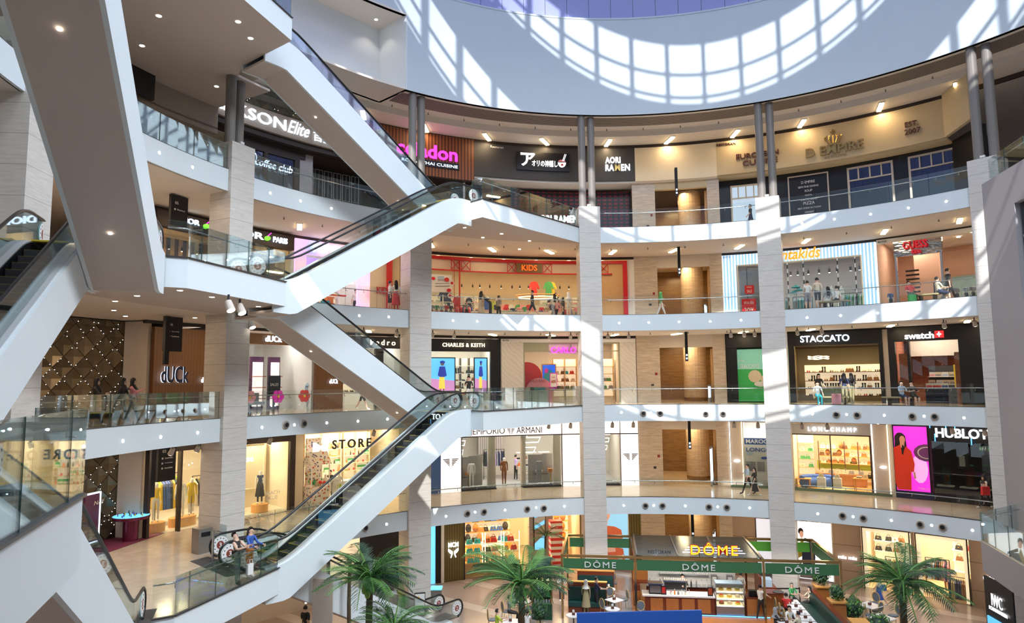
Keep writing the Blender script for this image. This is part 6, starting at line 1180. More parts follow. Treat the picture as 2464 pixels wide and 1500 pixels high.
# ================= PEOPLE AND MANNEQUINS =================
BODY=[]
def V3(x,y,z): return Vector((x,y,z))
def rotx(v,a): c,s=math.cos(a),math.sin(a); return V3(v.x,v.y*c-v.z*s,v.y*s+v.z*c)
def person(pos,face,label,top='c_black',low='c_black',hair='c_hair',skin='c_skinlight',shoe='c_white',H=1.7,legs=((22,4),(-18,14)),arms=((-15,20),(20,25)),sit=False,lean=0,shorts=False,sleeve='short',longhair=False,scarf=None,skirt=None,name='person',cat='person',group=None,dress=None,head=True,tilt=0,child=False,out=8,pelz=None):
    s=H/1.7
    ank=.08; J={}; 
    if sit: legs=((82,80),(78,86)) if legs==((22,4),(-18,14)) else legs
    def leg(sx,a,b):
        hip=V3(sx*.09,0,0); a=R_(a); b=R_(b)
        kn=hip+V3(0,-math.sin(a)*.43,-math.cos(a)*.43); an=kn+V3(0,-math.sin(a-b)*.42,-math.cos(a-b)*.42); toe=an+V3(sx*.02,-.16,-.045)
        return hip,kn,an,toe
    L=[leg(-1,*legs[0]),leg(1,*legs[1])]
    low_=min(l[2].z for l in L)-.08
    pz=-low_ if pelz is None else pelz
    P=V3(0,0,pz)
    def up(x,y,z): v=rotx(V3(x,y,z),R_(lean)); return P+v
    jn={'pel':(P+V3(0,0,.04),.135,.10),'wai':(up(0,0,.20),.12,.09),'che':(up(0,0,.38),.15,.10),'nk':(up(0,0,.50),.065,.06)}
    hc=up(0,0,.50)+rotx(V3(0,-.02,.12),R_(lean*.6+tilt))
    ht=hc+rotx(V3(0,-.005,.09),R_(lean*.6+tilt))
    bm=bmesh.new(); sl=bm.verts.layers.skin.verify(); vv={}
    def av(n,co,r,r2=None,root=False):
        v=bm.verts.new(co*s); v[sl].radius=(r*s,(r2 or r)*s); v[sl].use_root=root; vv[n]=v; return v
    segs=[]
    def ed(a,b,reg): bm.edges.new((vv[a],vv[b])); segs.append((vv[a].co.copy(),vv[b].co.copy(),reg))
    for n in('pel','wai','che','nk'): av(n,*jn[n],root=(n=='pel'))
    ed('pel','wai','top'); ed('wai','che','top'); ed('che','nk','top')
    if head: av('hc',hc,.078,.088); av('ht',ht,.075,.085); ed('nk','hc','skin'); ed('hc','ht','skin')
    for i,(h,k,a,t) in enumerate(L):
        av('h%d'%i,P+h,.088,.09); av('k%d'%i,P+k,.06); av('a%d'%i,P+a,.042); av('t%d'%i,P+t,.038)
        ed('pel','h%d'%i,'low'); ed('h%d'%i,'k%d'%i,'low'); ed('k%d'%i,'a%d'%i,'skin' if shorts else 'low'); ed('a%d'%i,'t%d'%i,'shoe')
    hands=[]
    for i,(p,e) in enumerate(arms):
        sx=(-1,1)[i]; sh=up(sx*.17,0,.45); a=R_(p)
        el=sh+V3(sx*math.sin(R_(out))*.27,-math.sin(a)*.27,-math.cos(a)*.27); b=a+R_(e)
        inn=-sx*.06 if e>50 else 0
        wr=el+V3(inn,-math.sin(b)*.24,-math.cos(b)*.24); hd=wr+(wr-el).normalized()*.07
        av('s%d'%i,sh,.058); av('e%d'%i,el,.042); av('w%d'%i,wr,.030); av('f%d'%i,hd,.030,.018)
        ed('che','s%d'%i,'top'); ed('s%d'%i,'e%d'%i,'top' if sleeve!='none' else 'skin'); ed('e%d'%i,'w%d'%i,'top' if sleeve=='long' else 'skin'); ed('w%d'%i,'f%d'%i,'skin')
        hands.append((hd*s,(wr-el).normalized(),sx))
    me=bpy.data.meshes.new('body'); bm.to_mesh(me); bm.free()
    o=bpy.data.objects.new(name,me); COL.objects.link(o); o.location=pos; o.rotation_euler.z=R_(face)
    m=o.modifiers.new('s','SKIN'); m.use_smooth_shade=True; m2=o.modifiers.new('b','SUBSURF'); m2.levels=1; m2.render_levels=1
    tag(o,label,cat,group)
    pal={'top':top,'low':low,'skin':skin,'shoe':shoe}
    BODY.append((o,segs,pal,hands,hc*s if head else None,s,R_(lean*.6+tilt),hair is not None))
    # hair, scarf, skirt as children
    def kid(mb,nm): c=mb.build(nm,o,smooth=True); return c
    Rt=Matrix.Translation(hc*s)@Matrix.Rotation(R_(lean*.6+tilt),4,'X')
    if head and hair and not scarf:
        mb=MB(); vs=[];fs=[];n=12
        for i in range(6):
            a=math.pi*.56*i/5
            for j in range(n):
                b=2*math.pi*j/n; drop=1.0 if math.sin(b)>-.3 else .45
                aa=a*drop if i>2 else a
                vs.append((.098*s*math.sin(aa)*math.cos(b)*1.0,(.012+.108*math.sin(aa)*math.sin(b))*s,(.045+.125*math.cos(aa))*s))
        for i in range(5):
            for j in range(n): fs.append((i*n+j,i*n+(j+1)%n,(i+1)*n+(j+1)%n,(i+1)*n+j))
        mb.add(vs,fs,hair,Rt)
        if longhair: mb.add([(x*s,y*s,z*s) for x,y,z in((-.09,.02,.08),(.09,.02,.08),(.11,.06,-.12),(-.11,.06,-.12),(-.08,.10,.06),(.08,.10,.06),(.1,.12,-.15),(-.1,.12,-.15),(-.08,.08,-.36),(.08,.08,-.36),(.07,.13,-.36),(-.07,.13,-.36))],[(0,1,2,3),(4,7,6,5),(0,4,5,1),(0,3,7,4),(1,5,6,2),(3,2,9,8),(7,11,10,6),(3,8,11,7),(2,6,10,9),(8,9,10,11)],hair,Rt)
        kid(mb,'hair')
    if scarf:
        mb=MB(); vs=[];fs=[];n=12; prof=[(.02,.2),(.085,.16),(.105,.06),(.10,-.04),(.12,-.14),(.20,-.26)]
        for r,z in prof:
            for j in range(n):
                b=2*math.pi*j/n; f=1.0 if not(-.08<z<.13 and math.sin(b)<-.75) else .7
                vs.append((r*math.cos(b)*s,(.02+r*math.sin(b)*f)*s,z*s))
        for i in range(5):
            for j in range(n): fs.append((i*n+j,i*n+(j+1)%n,(i+1)*n+(j+1)%n,(i+1)*n+j))
        mb.add(vs,fs,scarf,Rt); kid(mb,'headscarf')
    if skirt or dress:
        c=skirt or dress; ln=.55 if skirt else .5; z0=(pz+.14)*s
        mb=MB(); vs=[];fs=[];n=14
        if sit: pr=[(.14,.14,0),(.17,0,0),(.2,-.05,-.15),(.2,-.12,-.4)]
        else: pr=[(.125,.16,0),(.16,.0,0),(.2,-.3,0),(.24,-ln-.1*(not skirt),0)]
        for r,z,yo in pr:
            for j in range(n): b=2*math.pi*j/n; vs.append((r*math.cos(b)*s,(yo+r*.85*math.sin(b))*s,(pz+z)*s))
        for i in range(3):
            for j in range(n): fs.append((i*n+j,i*n+(j+1)%n,(i+1)*n+(j+1)%n,(i+1)*n+j))
        mb.add(vs,fs,c); kid(mb,'skirt' if skirt else 'dress')
    return o
def finish_people():
    bpy.context.view_layer.update(); dg=bpy.context.evaluated_depsgraph_get()
    for o,segs,pal,hands,hc,s,tl,face in BODY:
        me=bpy.data.meshes.new_from_object(o.evaluated_get(dg)); o.modifiers.clear()
        ml=[]; 
        def mi(n):
            m=MATS[n]
            if m not in ml: ml.append(m)
            return ml.index(m)
        bm=bmesh.new(); bm.from_mesh(me)
        S2=[(a,b-a,(b-a).length_squared or 1e-6,mi(pal[r])) for a,b,r in segs]
        for f in bm.faces:
            c=f.calc_center_median(); best=9;bi=0
            for a,d,l2,i in S2:
                t=max(0,min(1,(c-a).dot(d)/l2)); q=(a+d*t-c).length
                if q<best: best=q;bi=i
            f.material_index=bi; f.smooth=True
        x=MB()
        for hd,d,sx in hands:   # four fingers and a thumb
            side=d.cross(Vector((sx,0,0))); side=side.normalized() if side.length>.1 else Vector((0,1,0)); cur=Vector((-sx,0,0))
            for j,ln in enumerate((.062,.07,.068,.052)):
                b0=hd+side*(.011*(j-1.5))*2*s; x.tube([b0,b0+d*ln*.55*s,b0+(d*.9+cur*.5)*ln*s],[.0085*s,.008*s,.006*s],pal['skin'],5)
            b0=hd-d*.03*s-side*.022*s; x.tube([b0,b0-side*.022*s+d*.02*s+cur*.01*s,b0-side*.03*s+d*.045*s+cur*.015*s],[.010*s,.009*s,.007*s],pal['skin'],5)
        if hc is not None:
            M=Matrix.Translation(hc)@Matrix.Rotation(tl,4,'X'); yf=-.086*s
            x.add([(-.012*s,yf+.008*s,.03*s),(.012*s,yf+.008*s,.03*s),(0,yf-.022*s,.0),(-.014*s,yf+.005*s,-.008*s),(.014*s,yf+.005*s,-.008*s)],[(0,1,2),(0,2,3),(1,4,2),(2,4,3)],pal['skin'],M)
            for sx in(-1,1): x.ball((sx*.077*s,.01*s,.02*s),.012*s,.02*s,.03*s,pal['skin'],6,M)
            if face:
                for sx in(-1,1): x.ball((sx*.03*s,yf+.012*s,.035*s),.012*s,.008*s,.007*s,'c_hair',6,M); x.box(sx*.03*s-.016*s,sx*.03*s+.016*s,yf+.004*s,yf+.014*s,.05*s,.056*s,'c_hair',M)
                x.box(-.022*s,.022*s,yf+.004*s,yf+.016*s,-.036*s,-.026*s,'c_rust',M)
        off=len(bm.verts); nv=[bm.verts.new(v) for v in x.v]
        for f,k in zip(x.f,x.m):
            try: g=bm.faces.new([nv[i] for i in f]); g.material_index=mi(x.ml[k].name)
            except ValueError: pass
        bm.to_mesh(me); bm.free(); pass
        for m in ml: me.materials.append(m)
        o.data=me
def WP(k,x,R=21.6,y=None):  # floor point on gallery k seen at image column x
    t=cyl(x,y or {6:500,5:720,4:950,3:1170,'G':1400}[k],R)[0]; return pt(t,R,LV[k]+.003)
person(WP(6,1805,22.5),-90,'person in dark shirt walking left along the top gallery before the lit door','c_black','c_navy')
person(WP(5,938,20.9),120,'person in white shirt with grey backpack standing by the small red KIDS sign','c_white','c_black',shorts=True,legs=((3,2),(-3,2)))
person(WP(5,953,20.5),200,'person with long black hair, white top and red skirt at the kidswear corner','c_white','c_red',longhair=True,skirt='c_red',legs=((3,2),(-3,2)))
person(WP(5,856,24.9),20,'person in white shirt inside the colourful toy shop','c_white','c_black',legs=((3,2),(-3,2)))
person(WP(5,1158,22.6),150,'person with long dark hair and cream coat in front of the kidswear shop','c_cream','c_cream',longhair=True,dress='c_cream',legs=((3,2),(-3,2)))
person(WP(5,1180,22.0),100,'person in black bending over the kidswear counter','c_black','c_black',lean=-50,legs=((3,2),(-3,2)),arms=((70,10),(60,20)))
person(WP(5,1281,21.6),-95,'tall person in black tee and shorts walking left past the kidswear shop','c_black','c_black',shorts=True,H=1.8,legs=((28,5),(-24,15)))
person(WP(5,1330,22.6),-140,'person in pale top and long hair leaning at the kidswear shop front','c_cream','c_grey',longhair=True,lean=-15)
person(WP(5,1368,22.4),175,'person in white headscarf with navy backpack by the kidswear shop','c_cream','c_cream',scarf='c_white',legs=((3,2),(-3,2)))
person(WP(5,1123,24.2),30,'child in grey tee inside the kidswear shop','c_grey','c_black',H=1.25,legs=((3,2),(-3,2)))
person(WP(5,1590,22.4),100,'person in dark green jacket walking by the stone pier','c_green','c_white',scarf='c_green')
person(WP(5,1944,20.9),150,'person in white tee with backpack and grey shorts before the striped shop','c_white','c_grey',shorts=True,legs=((4,2),(-6,4)),H=1.72)
person(WP(5,1968,20.7),170,'taller person in beige tee and black shorts before the striped shop','c_cream','c_black',shorts=True,H=1.82,legs=((5,2),(-6,3)))
def bench(k,x1,x2,R,label):
    a=WP(k,x1,R);b=WP(k,x2,R); q=thing('bench',label,'bench',loc=(a+b)/2,rz=math.atan2(b.y-a.y,b.x-a.x)); w=(b-a).length/2
    mb=MB(); mb.prism([(-w,-.16),(-w*.7,-.27),(w*.7,-.27),(w,-.16),(w,.16),(w*.7,.27),(-w*.7,.27),(-w,.16)],.38,.45,'c_khaki'); mb.build('seat',q)
    for sx in(-.6,.6): mb=MB(); mb.box(sx*w-.05,sx*w+.05,-.2,.2,0,.38,'darksteel'); mb.build('leg',q)
bench(5,1970,2045,20.7,'long curved bench in front of the striped children shop'); bench(5,2205,2262,20.8,'long curved bench in front of the mirror-sign shop'); bench(4,1958,2052,20.9,'long curved bench in front of the black-fronted shoe shop'); bench(4,2122,2212,20.9,'long curved bench in front of the watch shop')
person(WP(5,1993,20.7),180,'person in dark top and white trousers seated on the bench by the striped shop','c_grey','c_white',sit=True,longhair=True,pelz=.5)
person(WP(5,2014,20.7),200,'person in white top with dark backpack seated on the bench by the striped shop','c_white','c_black',sit=True,pelz=.5)
person(WP(5,2193,20.7),-10,'person in red and black top seated with head bowed, green bag in front','c_deepred' if 0 else 'c_red','c_black',sit=True,lean=-20,tilt=-20,pelz=.5,arms=((30,50),(30,50)))
person(WP(5,2262,20.7),90,'person in beige tee seated on the bench before the mirror-sign shop','c_cream','c_navy',sit=True,shorts=True,pelz=.5,lean=-10,arms=((30,60),(30,60)))
person(WP(5,2284,21.5),90,'person in black tee walking right past the mirror-sign shop','c_black','c_black',H=1.8)
def bag(pos,m,label,w=.38,h=.42,d=.16,cat='bag',name='shopping_bag',rz=0):
    q=thing(name,label,cat,loc=pos,rz=rz); mb=MB(); mb.add([(-w/2,-d/2,0),(w/2,-d/2,0),(w/2,d/2,0),(-w/2,d/2,0),(-w/2*.95,-d/2,h),(w/2*.95,-d/2,h),(w/2*.95,d/2,h),(-w/2*.95,d/2,h)],[(0,3,2,1),(0,1,5,4),(1,2,6,5),(2,3,7,6),(3,0,4,7),(4,5,6,7)],m); mb.build('body',q)
    for y in(-d/2,d/2): mb=MB(); mb.tube([(-.08,y,h),(-.06,y,h+.14),(.06,y,h+.14),(.08,y,h)],.008,m,4); mb.build('handle',q)
    return q
bag(WP(5,2195,20.15),'c_green','green shopping bag standing before the seated person in red')
# second gallery
person(WP(4,1128,20.9,y=950)+Vector((0,0,0)),5,'person in black tee with yellow print and pale shorts at the central landing','c_black','c_white',shorts=True,H=1.75,legs=((3,2),(-3,2)),arms=((35,75),(20,60)))
person(WP(4,872,21.4),90,'person in blue and black shorts walking behind the descending escalator','c_blue','c_black',shorts=True)
person(at(228,1026,5.2),95,'veiled person in black looking at a phone, walking right at left','c_charcoal' if 0 else 'c_black','c_navy',scarf='c_black',sleeve='long',arms=((40,50),(10,20)),dress='c_black')
person(at(292,1021,5.2),95,'person with black backpack and headscarf, middle of the walking trio at left','c_black','c_black',scarf='c_black',sleeve='long')
person(at(316,1019,5.2),95,'person in pink blouse with dark headscarf walking with phone at left','c_pink','c_black',scarf='c_black',sleeve='long',arms=((50,60),(10,20)))
person(WP(4,1968,20.8),-10,'person in white top and bright blue trousers seated on the bench, legs bent','c_white','c_teal',sit=True,longhair=True,pelz=.5)
person(WP(4,1972,22.6),10,'person with long black hair and black top standing behind the bench','c_black','c_black',longhair=True,legs=((3,2),(-3,2)))
person(WP(4,2033,20.4),160,'person in navy blouse and beige trousers, left of the standing pair','c_navy','c_khaki',longhair=True,legs=((3,2),(-3,2)))
person(WP(4,2050,20.6),190,'person in black blouse and beige trousers, right of the standing pair','c_black','c_khaki',longhair=True,legs=((3,2),(-3,2)))
sc_=thing('suitcase','small pink suitcase beside the standing pair','suitcase',loc=WP(4,2012,20.3)); mb=MB(); mb.box(-.2,.2,-.13,.13,.05,.6,'c_pink'); mb.build('body',sc_); mb=MB(); mb.tube([(-.1,.1,.6),(-.1,.1,.95),(.1,.1,.95),(.1,.1,.6)],.012,'steel',4); mb.build('handle',sc_)
for sx in(-.15,.15): mb=MB(); mb.box(sx-.03,sx+.03,-.1,.1,.0,.05,'black'); mb.build('wheel',sc_)
person(WP(4,2170,20.8),5,'person in pale blue shirt seated left on the bench before the watch shop','c_lightblue','c_navy',sit=True,longhair=True,shorts=True,pelz=.5,arms=((30,70),(30,70)))
person(WP(4,2197,20.8),-5,'person in dark tee and shorts seated right, reading a phone before the watch shop','c_black','c_black',sit=True,shorts=True,pelz=.5,lean=-12,tilt=-15,arms=((30,70),(30,70)))
# lower gallery
person(at(1801,1190,0),-90,'person in pale blue tee and dark trousers walking left with a phone, lower gallery','c_lightblue','c_black',arms=((35,70),(10,10)),H=1.78,shoe='c_black')
person(at(1818,1194,0),-95,'person with long black hair and black dress walking left, lower gallery','c_black','c_skinlight',dress='c_black',longhair=True,H=1.63,arms=((30,60),(10,10)))
person(at(2372,1224,0),-80,'person in white shirt walking with a red coat at the lower right','c_white','c_black',sleeve='long',scarf='c_black')
person(at(2384,1216,0)+Vector((.5,.6,0)),-80,'person in dark clothes walking half hidden at the lower right','c_black','c_black')
bag(at(2368,1226,0)+Vector((-.1,-.35,.75)),'c_red','red bag carried by the person at the lower right')
person(WP(3,1241,27.5,y=1110),120,'person in lilac polo shirt deep inside the white fashion shop','c_lilac','c_black',legs=((3,2),(-3,2)))
person(at(571,1408,0),78,'person in black tank top and wide grey trousers leaning over the lower landing, phone in hand','c_black','c_grey',sleeve='none',arms=((40,65),(45,60)),lean=-10,tilt=-20,H=1.72,legs=((3,2),(-5,2)),shoe='c_black')
person(at(600,1391,0),70,'person with long black hair, face mask and blue jacket on the lower landing','c_blue','c_orange',longhair=True,sleeve='long',arms=((30,50),(30,50)),legs=((3,2),(-3,2)))
bag(at(560,1400,0)+Vector((.05,.1,.75)),'c_black','black shoulder bag of the person in the tank top',.3,.25,.12,rz=1.2)
bag(at(600,1396,0)+Vector((.1,-.25,.25)),'c_white','white picture bag held by the person in the blue jacket',.26,.34,.08,rz=1.2)
person(Vector((*at(735,1458,-3.42).xy,-5.197)),170,'person in black seen from behind under the lower landing','c_black','c_khaki',H=1.78,legs=((3,2),(-3,2)))
person(WP(3,795,25.6,y=1130),10,'dark-dressed shop assistant behind the gift store desk','c_black','c_black',legs=((3,2),(-3,2)))
# mannequins
def manq(pos,face,label,top='c_mannequin',low='c_mannequin',group=None,**kw):
    kw.setdefault('legs',((4,2),(-4,2))); kw.setdefault('arms',((4,12),(-4,14)))
    return person(pos,face,label,top,low,None,'c_mannequin','c_mannequin',name='mannequin',cat='mannequin',group=group,**kw)
def on(t,R,z): return pt(t,R,z)
manq(on(-62.6,25.2,.42),20,'white mannequin in mustard yellow jacket and white shorts in the left boutique window','c_olive' if 0 else 'c_yellow','c_white',sleeve='long',H=1.82,shorts=True)
manq(on(-59.6,25.3,.42),10,'white mannequin in a white trouser suit in the left boutique window','c_white','c_white',sleeve='long',H=1.85)
manq(on(-58.2,25.4,.42),40,'mannequin in yellow jacket half hidden by the clad column','c_yellow','c_yellow',sleeve='long',H=1.8,shorts=True)
manq(on(-50.0,25.2,.42),15,'mannequin in a long dark blue dress behind BEACH CLUB lettering','c_navy','c_black',skirt='c_black',sleeve='none',H=1.75)
for x,R,c1,c2,lab in((768,23.9,'c_cream','c_grey','mannequin in pale top and long grey skirt by the gift store kiosk'),(783,24.6,'c_white','c_green','mannequin in white top and dark green trousers at the gift store entrance'),(805,24.0,'c_white','c_white','all-white mannequin at the right of the gift store entrance'),(815,24.8,'c_white','c_lime','white mannequin with pale green drape, rightmost at the gift store')):
    manq(WP(3,x,R,y=1190),20,lab,c1,c2,skirt=c2 if c2=='c_grey' else None,sleeve='long')
manq(WP(3,1213,25.4,y=1150),15,'mannequin in a brown suit at the entrance of the white fashion shop','c_brown','c_brown',sleeve='long',H=1.86)
for t,c,c2,lab in((-20.6,'c_white','c_white','hanging white suit figure in the left window of the white fashion shop'),(-10.4,'c_grey','c_grey','hanging grey jacket figure in the middle window of the white fashion shop')):
    manq(on(t,24.75,.11),0,lab,c,c2,sleeve='long',H=1.75,head=False)
manq(WP(4,745,24.9,y=920),10,'mannequin in pale blue robe and scarf in the scarf shop window','c_lightblue','c_lightblue',scarf='c_lightblue',skirt='c_lightblue',sleeve='long')
for x,c1,c2 in((1039,'c_grey','c_red'),(1051,'c_green','c_pink'),(1063,'c_lightblue','c_deepred' if 0 else 'c_red'),(1074,'c_red','c_denim'),(1085,'c_black','c_khaki')):
    manq(WP(5,x,24.9),0,'child mannequin in bright clothes in a row at the kidswear window',c1,c2,group='child mannequins in the kidswear window',H=1.2,head=(x%2==0),shorts=True)
for x,c1,c2,R in((1218,'c_red','c_black',25.5),(1233,'c_navy','c_khaki',26),(1248,'c_pink','c_blue',25.5),(1262,'c_green','c_pink',25.2),(1345,'c_pink','c_white',25.6),(1386,'c_pink','c_grey',25.2),(1303,'c_red','c_red',25.3),(1316,'c_khaki','c_olive',25.3)):
    manq(WP(5,x,R),0,'child mannequin in bright clothes among the kidswear displays',c1,c2,group='child mannequins among the kidswear displays',H=1.3,head=False)
for x,c1,c2,R in((1285,'c_red','c_red',28),(1320,'c_green','c_green',28),(1327,'c_yellow','c_yellow',28.2)):
    t=cyl(x,690,R)[0]; put('garment',c1,None,pt(t,R,LV[5]+2.2),-R_(t),'%s dress displayed high on a wall post in the kidswear shop'%c1[2:],'dress',None,'hanging_garment',1.2)
for x,c,R in((1100,'c_red',26.5),(1108,'c_white',26.5),(1170,'c_blue',27),(1182,'c_lime',27),(1400-60,'c_black',27),(1350,'c_grey',27)):
    t=cyl(x,720,R)[0]; put('garment',c,None,pt(t,R,LV[5]+1.0),-R_(t),'small shirt displayed on the kidswear wall','shirt','small shirts on the kidswear wall','hanging_garment',1.0)
q=thing('display_counter','long low white counter with folded clothes in front of the kidswear shop','counter'); PN(q,'body',5,-20,-8,.02,.75,'whiteplain',25.0,25.6)
for n_,t1,t2 in((16,-19.5,-8.5),): goods(5,25.3,t1,t2,.75,n_,[('folded','c_red','c_white'),('folded','c_grey','c_blue'),('folded','c_yellow','c_pink'),('folded','c_green','c_white')],'folded clothes on the long low kidswear counter','folded clothes','folded clothes on the kidswear counter')
q=thing('ring_shelf','round timber ring shelf hanging in the kidswear shop','shelf'); mb=MB(); c=pt(-9.5,26.4,LV[5]+2.0); mb.tube([c+Vector((1.5*math.cos(a),.9*math.sin(a),0)) for a in[math.pi*i/12 for i in range(24)]],.05,'woodlight',4,closed=True); mb.build('ring',q); mb=MB(); mb.tube([c+Vector((1.3*math.cos(a),.75*math.sin(a),-.12)) for a in[math.pi*i/12 for i in range(24)]],.03,'e_warmwhite',4,closed=True); mb.build('light_ring',q)
rack(5,25.2,26.4,25.2,1.3,8,['c_purple','c_navy','c_grey','c_teal','c_black'],'clothes rail at the left of the striped shop window','garment on the left rail of the striped shop','garments on the left striped shop rail',scale=.9)
rack(5,27.0,29.5,25.6,1.35,12,['c_teal','c_grey','c_navy','c_lightblue','c_white'],'clothes rail in the middle of the striped shop window','garment on the middle rail of the striped shop','garments on the middle striped shop rail',scale=.9)
rack(5,33.2,36.0,25.4,1.35,12,['c_teal','c_green','c_black','c_white','c_lightblue'],'clothes rail at the right of the striped shop window','garment on the right rail of the striped shop','garments on the right striped shop rail',scale=.9)
q=thing('hat_stand','turquoise sun hats on a stand in the striped shop','hat stand'); mb=MB(); mb.bar((0,0,0),(0,0,1.5),.03,'steel'); mb.build('pole',q); 
for dx,z in((-.15,1.55),(.15,1.7),(0,1.9)): mb=MB(); mb.ball((dx,0,z),.28,.28,.06,'c_teal',10); mb.ball((dx,0,z+.05),.13,.13,.12,'c_teal',8); mb.build('hat',q)
polar(q,27.6,25.0,LV[5])
for x,c in((2143,'c_blue'),(2325,'c_lightblue'),(2303,'c_grey'),(2342,'c_grey')): manq(WP(5,x,24.8),0,'child mannequin in denim or patterned shirt in the mirror-sign shop window',c,'c_black',group='child mannequins in the mirror-sign window',H=1.3,head=False)
for x,R in((2002,26),(2026,26.5)): manq(WP(5,x,R)+Vector((0,0,.9)),0,'white child mannequin raised on a stand in the striped shop','c_white','c_white',group='raised white mannequins of the striped shop',H=1.1)
for t in(36.0,36.8): pass
for x,R in((2002,26),(2026,26.5)):
    p=WP(5,x,R); mb=MB(); mb.box(-.25,.25,-.25,.25,0,.9,'whiteplain'); o=mb.build('display_stand'); o.location=p; tag(o,'white block stand under a raised white mannequin, %s'%('left' if x==2002 else 'right'),'stand')

shelving(5,-25.5,-14.5,30.6,[.45,.95,1.45,1.95],'white wall shelves with small clothes in the kidswear shop, left part',mat('kidswall',(.88,.80,.66),.6,emit=.25,ecol=(1,.86,.6)),'whiteplain',div=5)
shelving(5,-7.5,3.0,30.6,[.45,.95,1.45,1.95],'white wall shelves with small clothes in the kidswear shop, right part','kidswall','whiteplain',div=5)
for a,b in((-25.2,-14.8),(-7.2,2.8)):
    for h in(.45,.95,1.45,1.95): goods(5,30.75,a,b,h,14,[('folded','c_red','c_white'),('folded','c_blue','c_lightblue'),('folded','c_yellow','c_pink'),('folded','c_green','c_white'),('garment','c_navy',None),('box','c_white','c_orange')],'folded small clothes on the kidswear wall shelves','folded clothes','clothes on the kidswear wall shelves',1)
goods(5,29.8,-14.3,-7.8,1.0,9,[('garment','c_lightblue',None),('garment','c_white',None),('garment','c_pink',None),('garment','c_green',None),('garment','c_red',None),('garment','c_navy',None)],'small garment hung in the middle of the kidswear back wall','garment','garments on the kidswear back wall',.9)
rack(5,-22,-19.4,26.2,1.2,10,['c_red','c_white','c_lime','c_blue','c_pink'],'low rail of bright children clothes near the kidswear entrance','small garment on the low kidswear entrance rail','garments on the kidswear entrance rail',scale=.8)
rack(5,-6.5,-3.8,26.4,1.2,10,['c_red','c_olive','c_black','c_blue','c_pink'],'low rail of children clothes left of the centre column','small garment on the low rail left of the centre column','garments on the low rail by the centre column',scale=.8)
for i,(x,c,l) in enumerate(((1200,'c_grey','in grey sweater'),(1355,'c_black','in black dress with headscarf'),(1340,'c_pink','in pink top'))): person(WP(5,x,24.4+.6*i),150-60*i,'shopper %s deep inside the kidswear shop'%l,c,'c_black',scarf='c_black' if i==1 else None,longhair=i==2,legs=((3,2),(-3,2)))
# ================= CAFE ON THE GROUND FLOOR =================
G=-5.2
KX=Vector((.9909,-.1350,0)); KY=Vector((.1350,.9909,0)); KO=Vector((-3.7,15.5,G)); KR=math.atan2(KX.y,KX.x)
KM=Matrix(((KX.x,KY.x,0,KO.x),(KX.y,KY.y,0,KO.y),(0,0,1,KO.z),(0,0,0,1)))
def kp(x,y,z=0): return KM@Vector((x,y,z))
def KB(th,name,x0,x1,y0,y1,z0,z1,m): mb=MB(); mb.box(x0,x1,y0,y1,z0,z1,m,KM); return mb.build(name,th)
mat('cafegreen',(.05,.17,.07),.45); mat('cafebrightgreen',(.10,.33,.04),.45,emit=.08,ecol=(.1,.6,.05)); mat('leathergreen',(.01,.05,.045),.35); mat('mahogany',(.17,.035,.015),.3,noise=.25,nscale=5); mat('oakpanel',(.45,.17,.045),.35,noise=.2,nscale=5); mat('marbletop',(.78,.78,.80),.2); mat('cane',(.55,.36,.12),.5); mat('canegrey',(.16,.19,.23),.6); mat('leafgreen',(.03,.12,.025),.5); mat('leafdark',(.014,.055,.028),.45); mat('leafbright',(.10,.26,.05),.5); mat('trunk',(.10,.065,.035),.9,noise=.4,nscale=12); mat('coconut',(.22,.38,.06),.45); mat('steelcounter',(.3,.31,.32),.3,metal=.6)
glassmat('roofglass',(.55,.58,.58),.10,.25)
kf=thing('cafe_canopy','brass-framed cafe canopy with green sign boards and glass roof','canopy')
PX=[0,3.65,9.8,13.35]; PY=[0,4.7]
for x in PX:
    for y in PY: KB(kf,'post',x-.05,x+.05,y-.05,y+.05,0,3.0,'brass')
for y in PY: KB(kf,'beam',-.06,13.41,y-.06,y+.06,2.98,3.1,'brass')
for x in PX: KB(kf,'beam',x-.06,x+.06,0,4.7,2.98,3.1,'brass')
for i,(a,b) in enumerate(zip(PX[:-1],PX[1:])):
    KB(kf,'sign_board',a+.08,b-.08,-.03,.03,2.42,2.92,'cafegreen')
    mb=MB(); c=(a+b)/2+(.0 if i!=0 else .1); flattext(mb,'DÔME',c-.78,c+.78,2.5,2.86,-.04,'whiteplain',.04,.0,sp=1.25,M=KM); mb.build('sign_lettering',kf)
KB(kf,'sign_board',.15,3.5,4.6,4.66,2.42,2.92,'cafegreen'); KB(kf,'sign_board',9.95,13.2,4.6,4.66,2.42,2.92,'cafebrightgreen'); KB(kf,'sign_board',13.3,13.36,.1,4.6,2.42,2.92,'cafegreen'); KB(kf,'sign_board',-.03,.03,.1,4.6,2.42,2.92,'cafegreen')
mb=MB(); mb.box(3.7,9.75,.05,4.65,3.12,3.14,'roofglass',KM); mb.build('glass_roof',kf)
for x in(3.75,5.75,7.75,9.7): KB(kf,'roof_bar',x-.03,x+.03,.05,4.65,3.14,3.2,'steel')
for y in(1.2,2.4,3.5): KB(kf,'roof_bar',3.7,9.75,y-.03,y+.03,3.04,3.1,'steel')
mb=MB(); flattext(mb,'RESTORAN',4.3,5.4,3.2,3.36,.2,'navy',.02,M=KM); mb.build('small_lettering',kf)
nd=thing('neon_sign','yellow and red neon cafe name standing on the front of the canopy','neon sign')
mb=MB(); flattext(mb,'DÔME',6.35,8.65,3.2,3.82,.12,'red',.06,.03,sp=1.2,M=KM); mb.build('letter_backs',nd); mb=MB(); flattext(mb,'DÔME',6.38,8.62,3.22,3.8,.06,'e_yellow',.03,.0,sp=1.25,M=KM); mb.build('letters',nd)
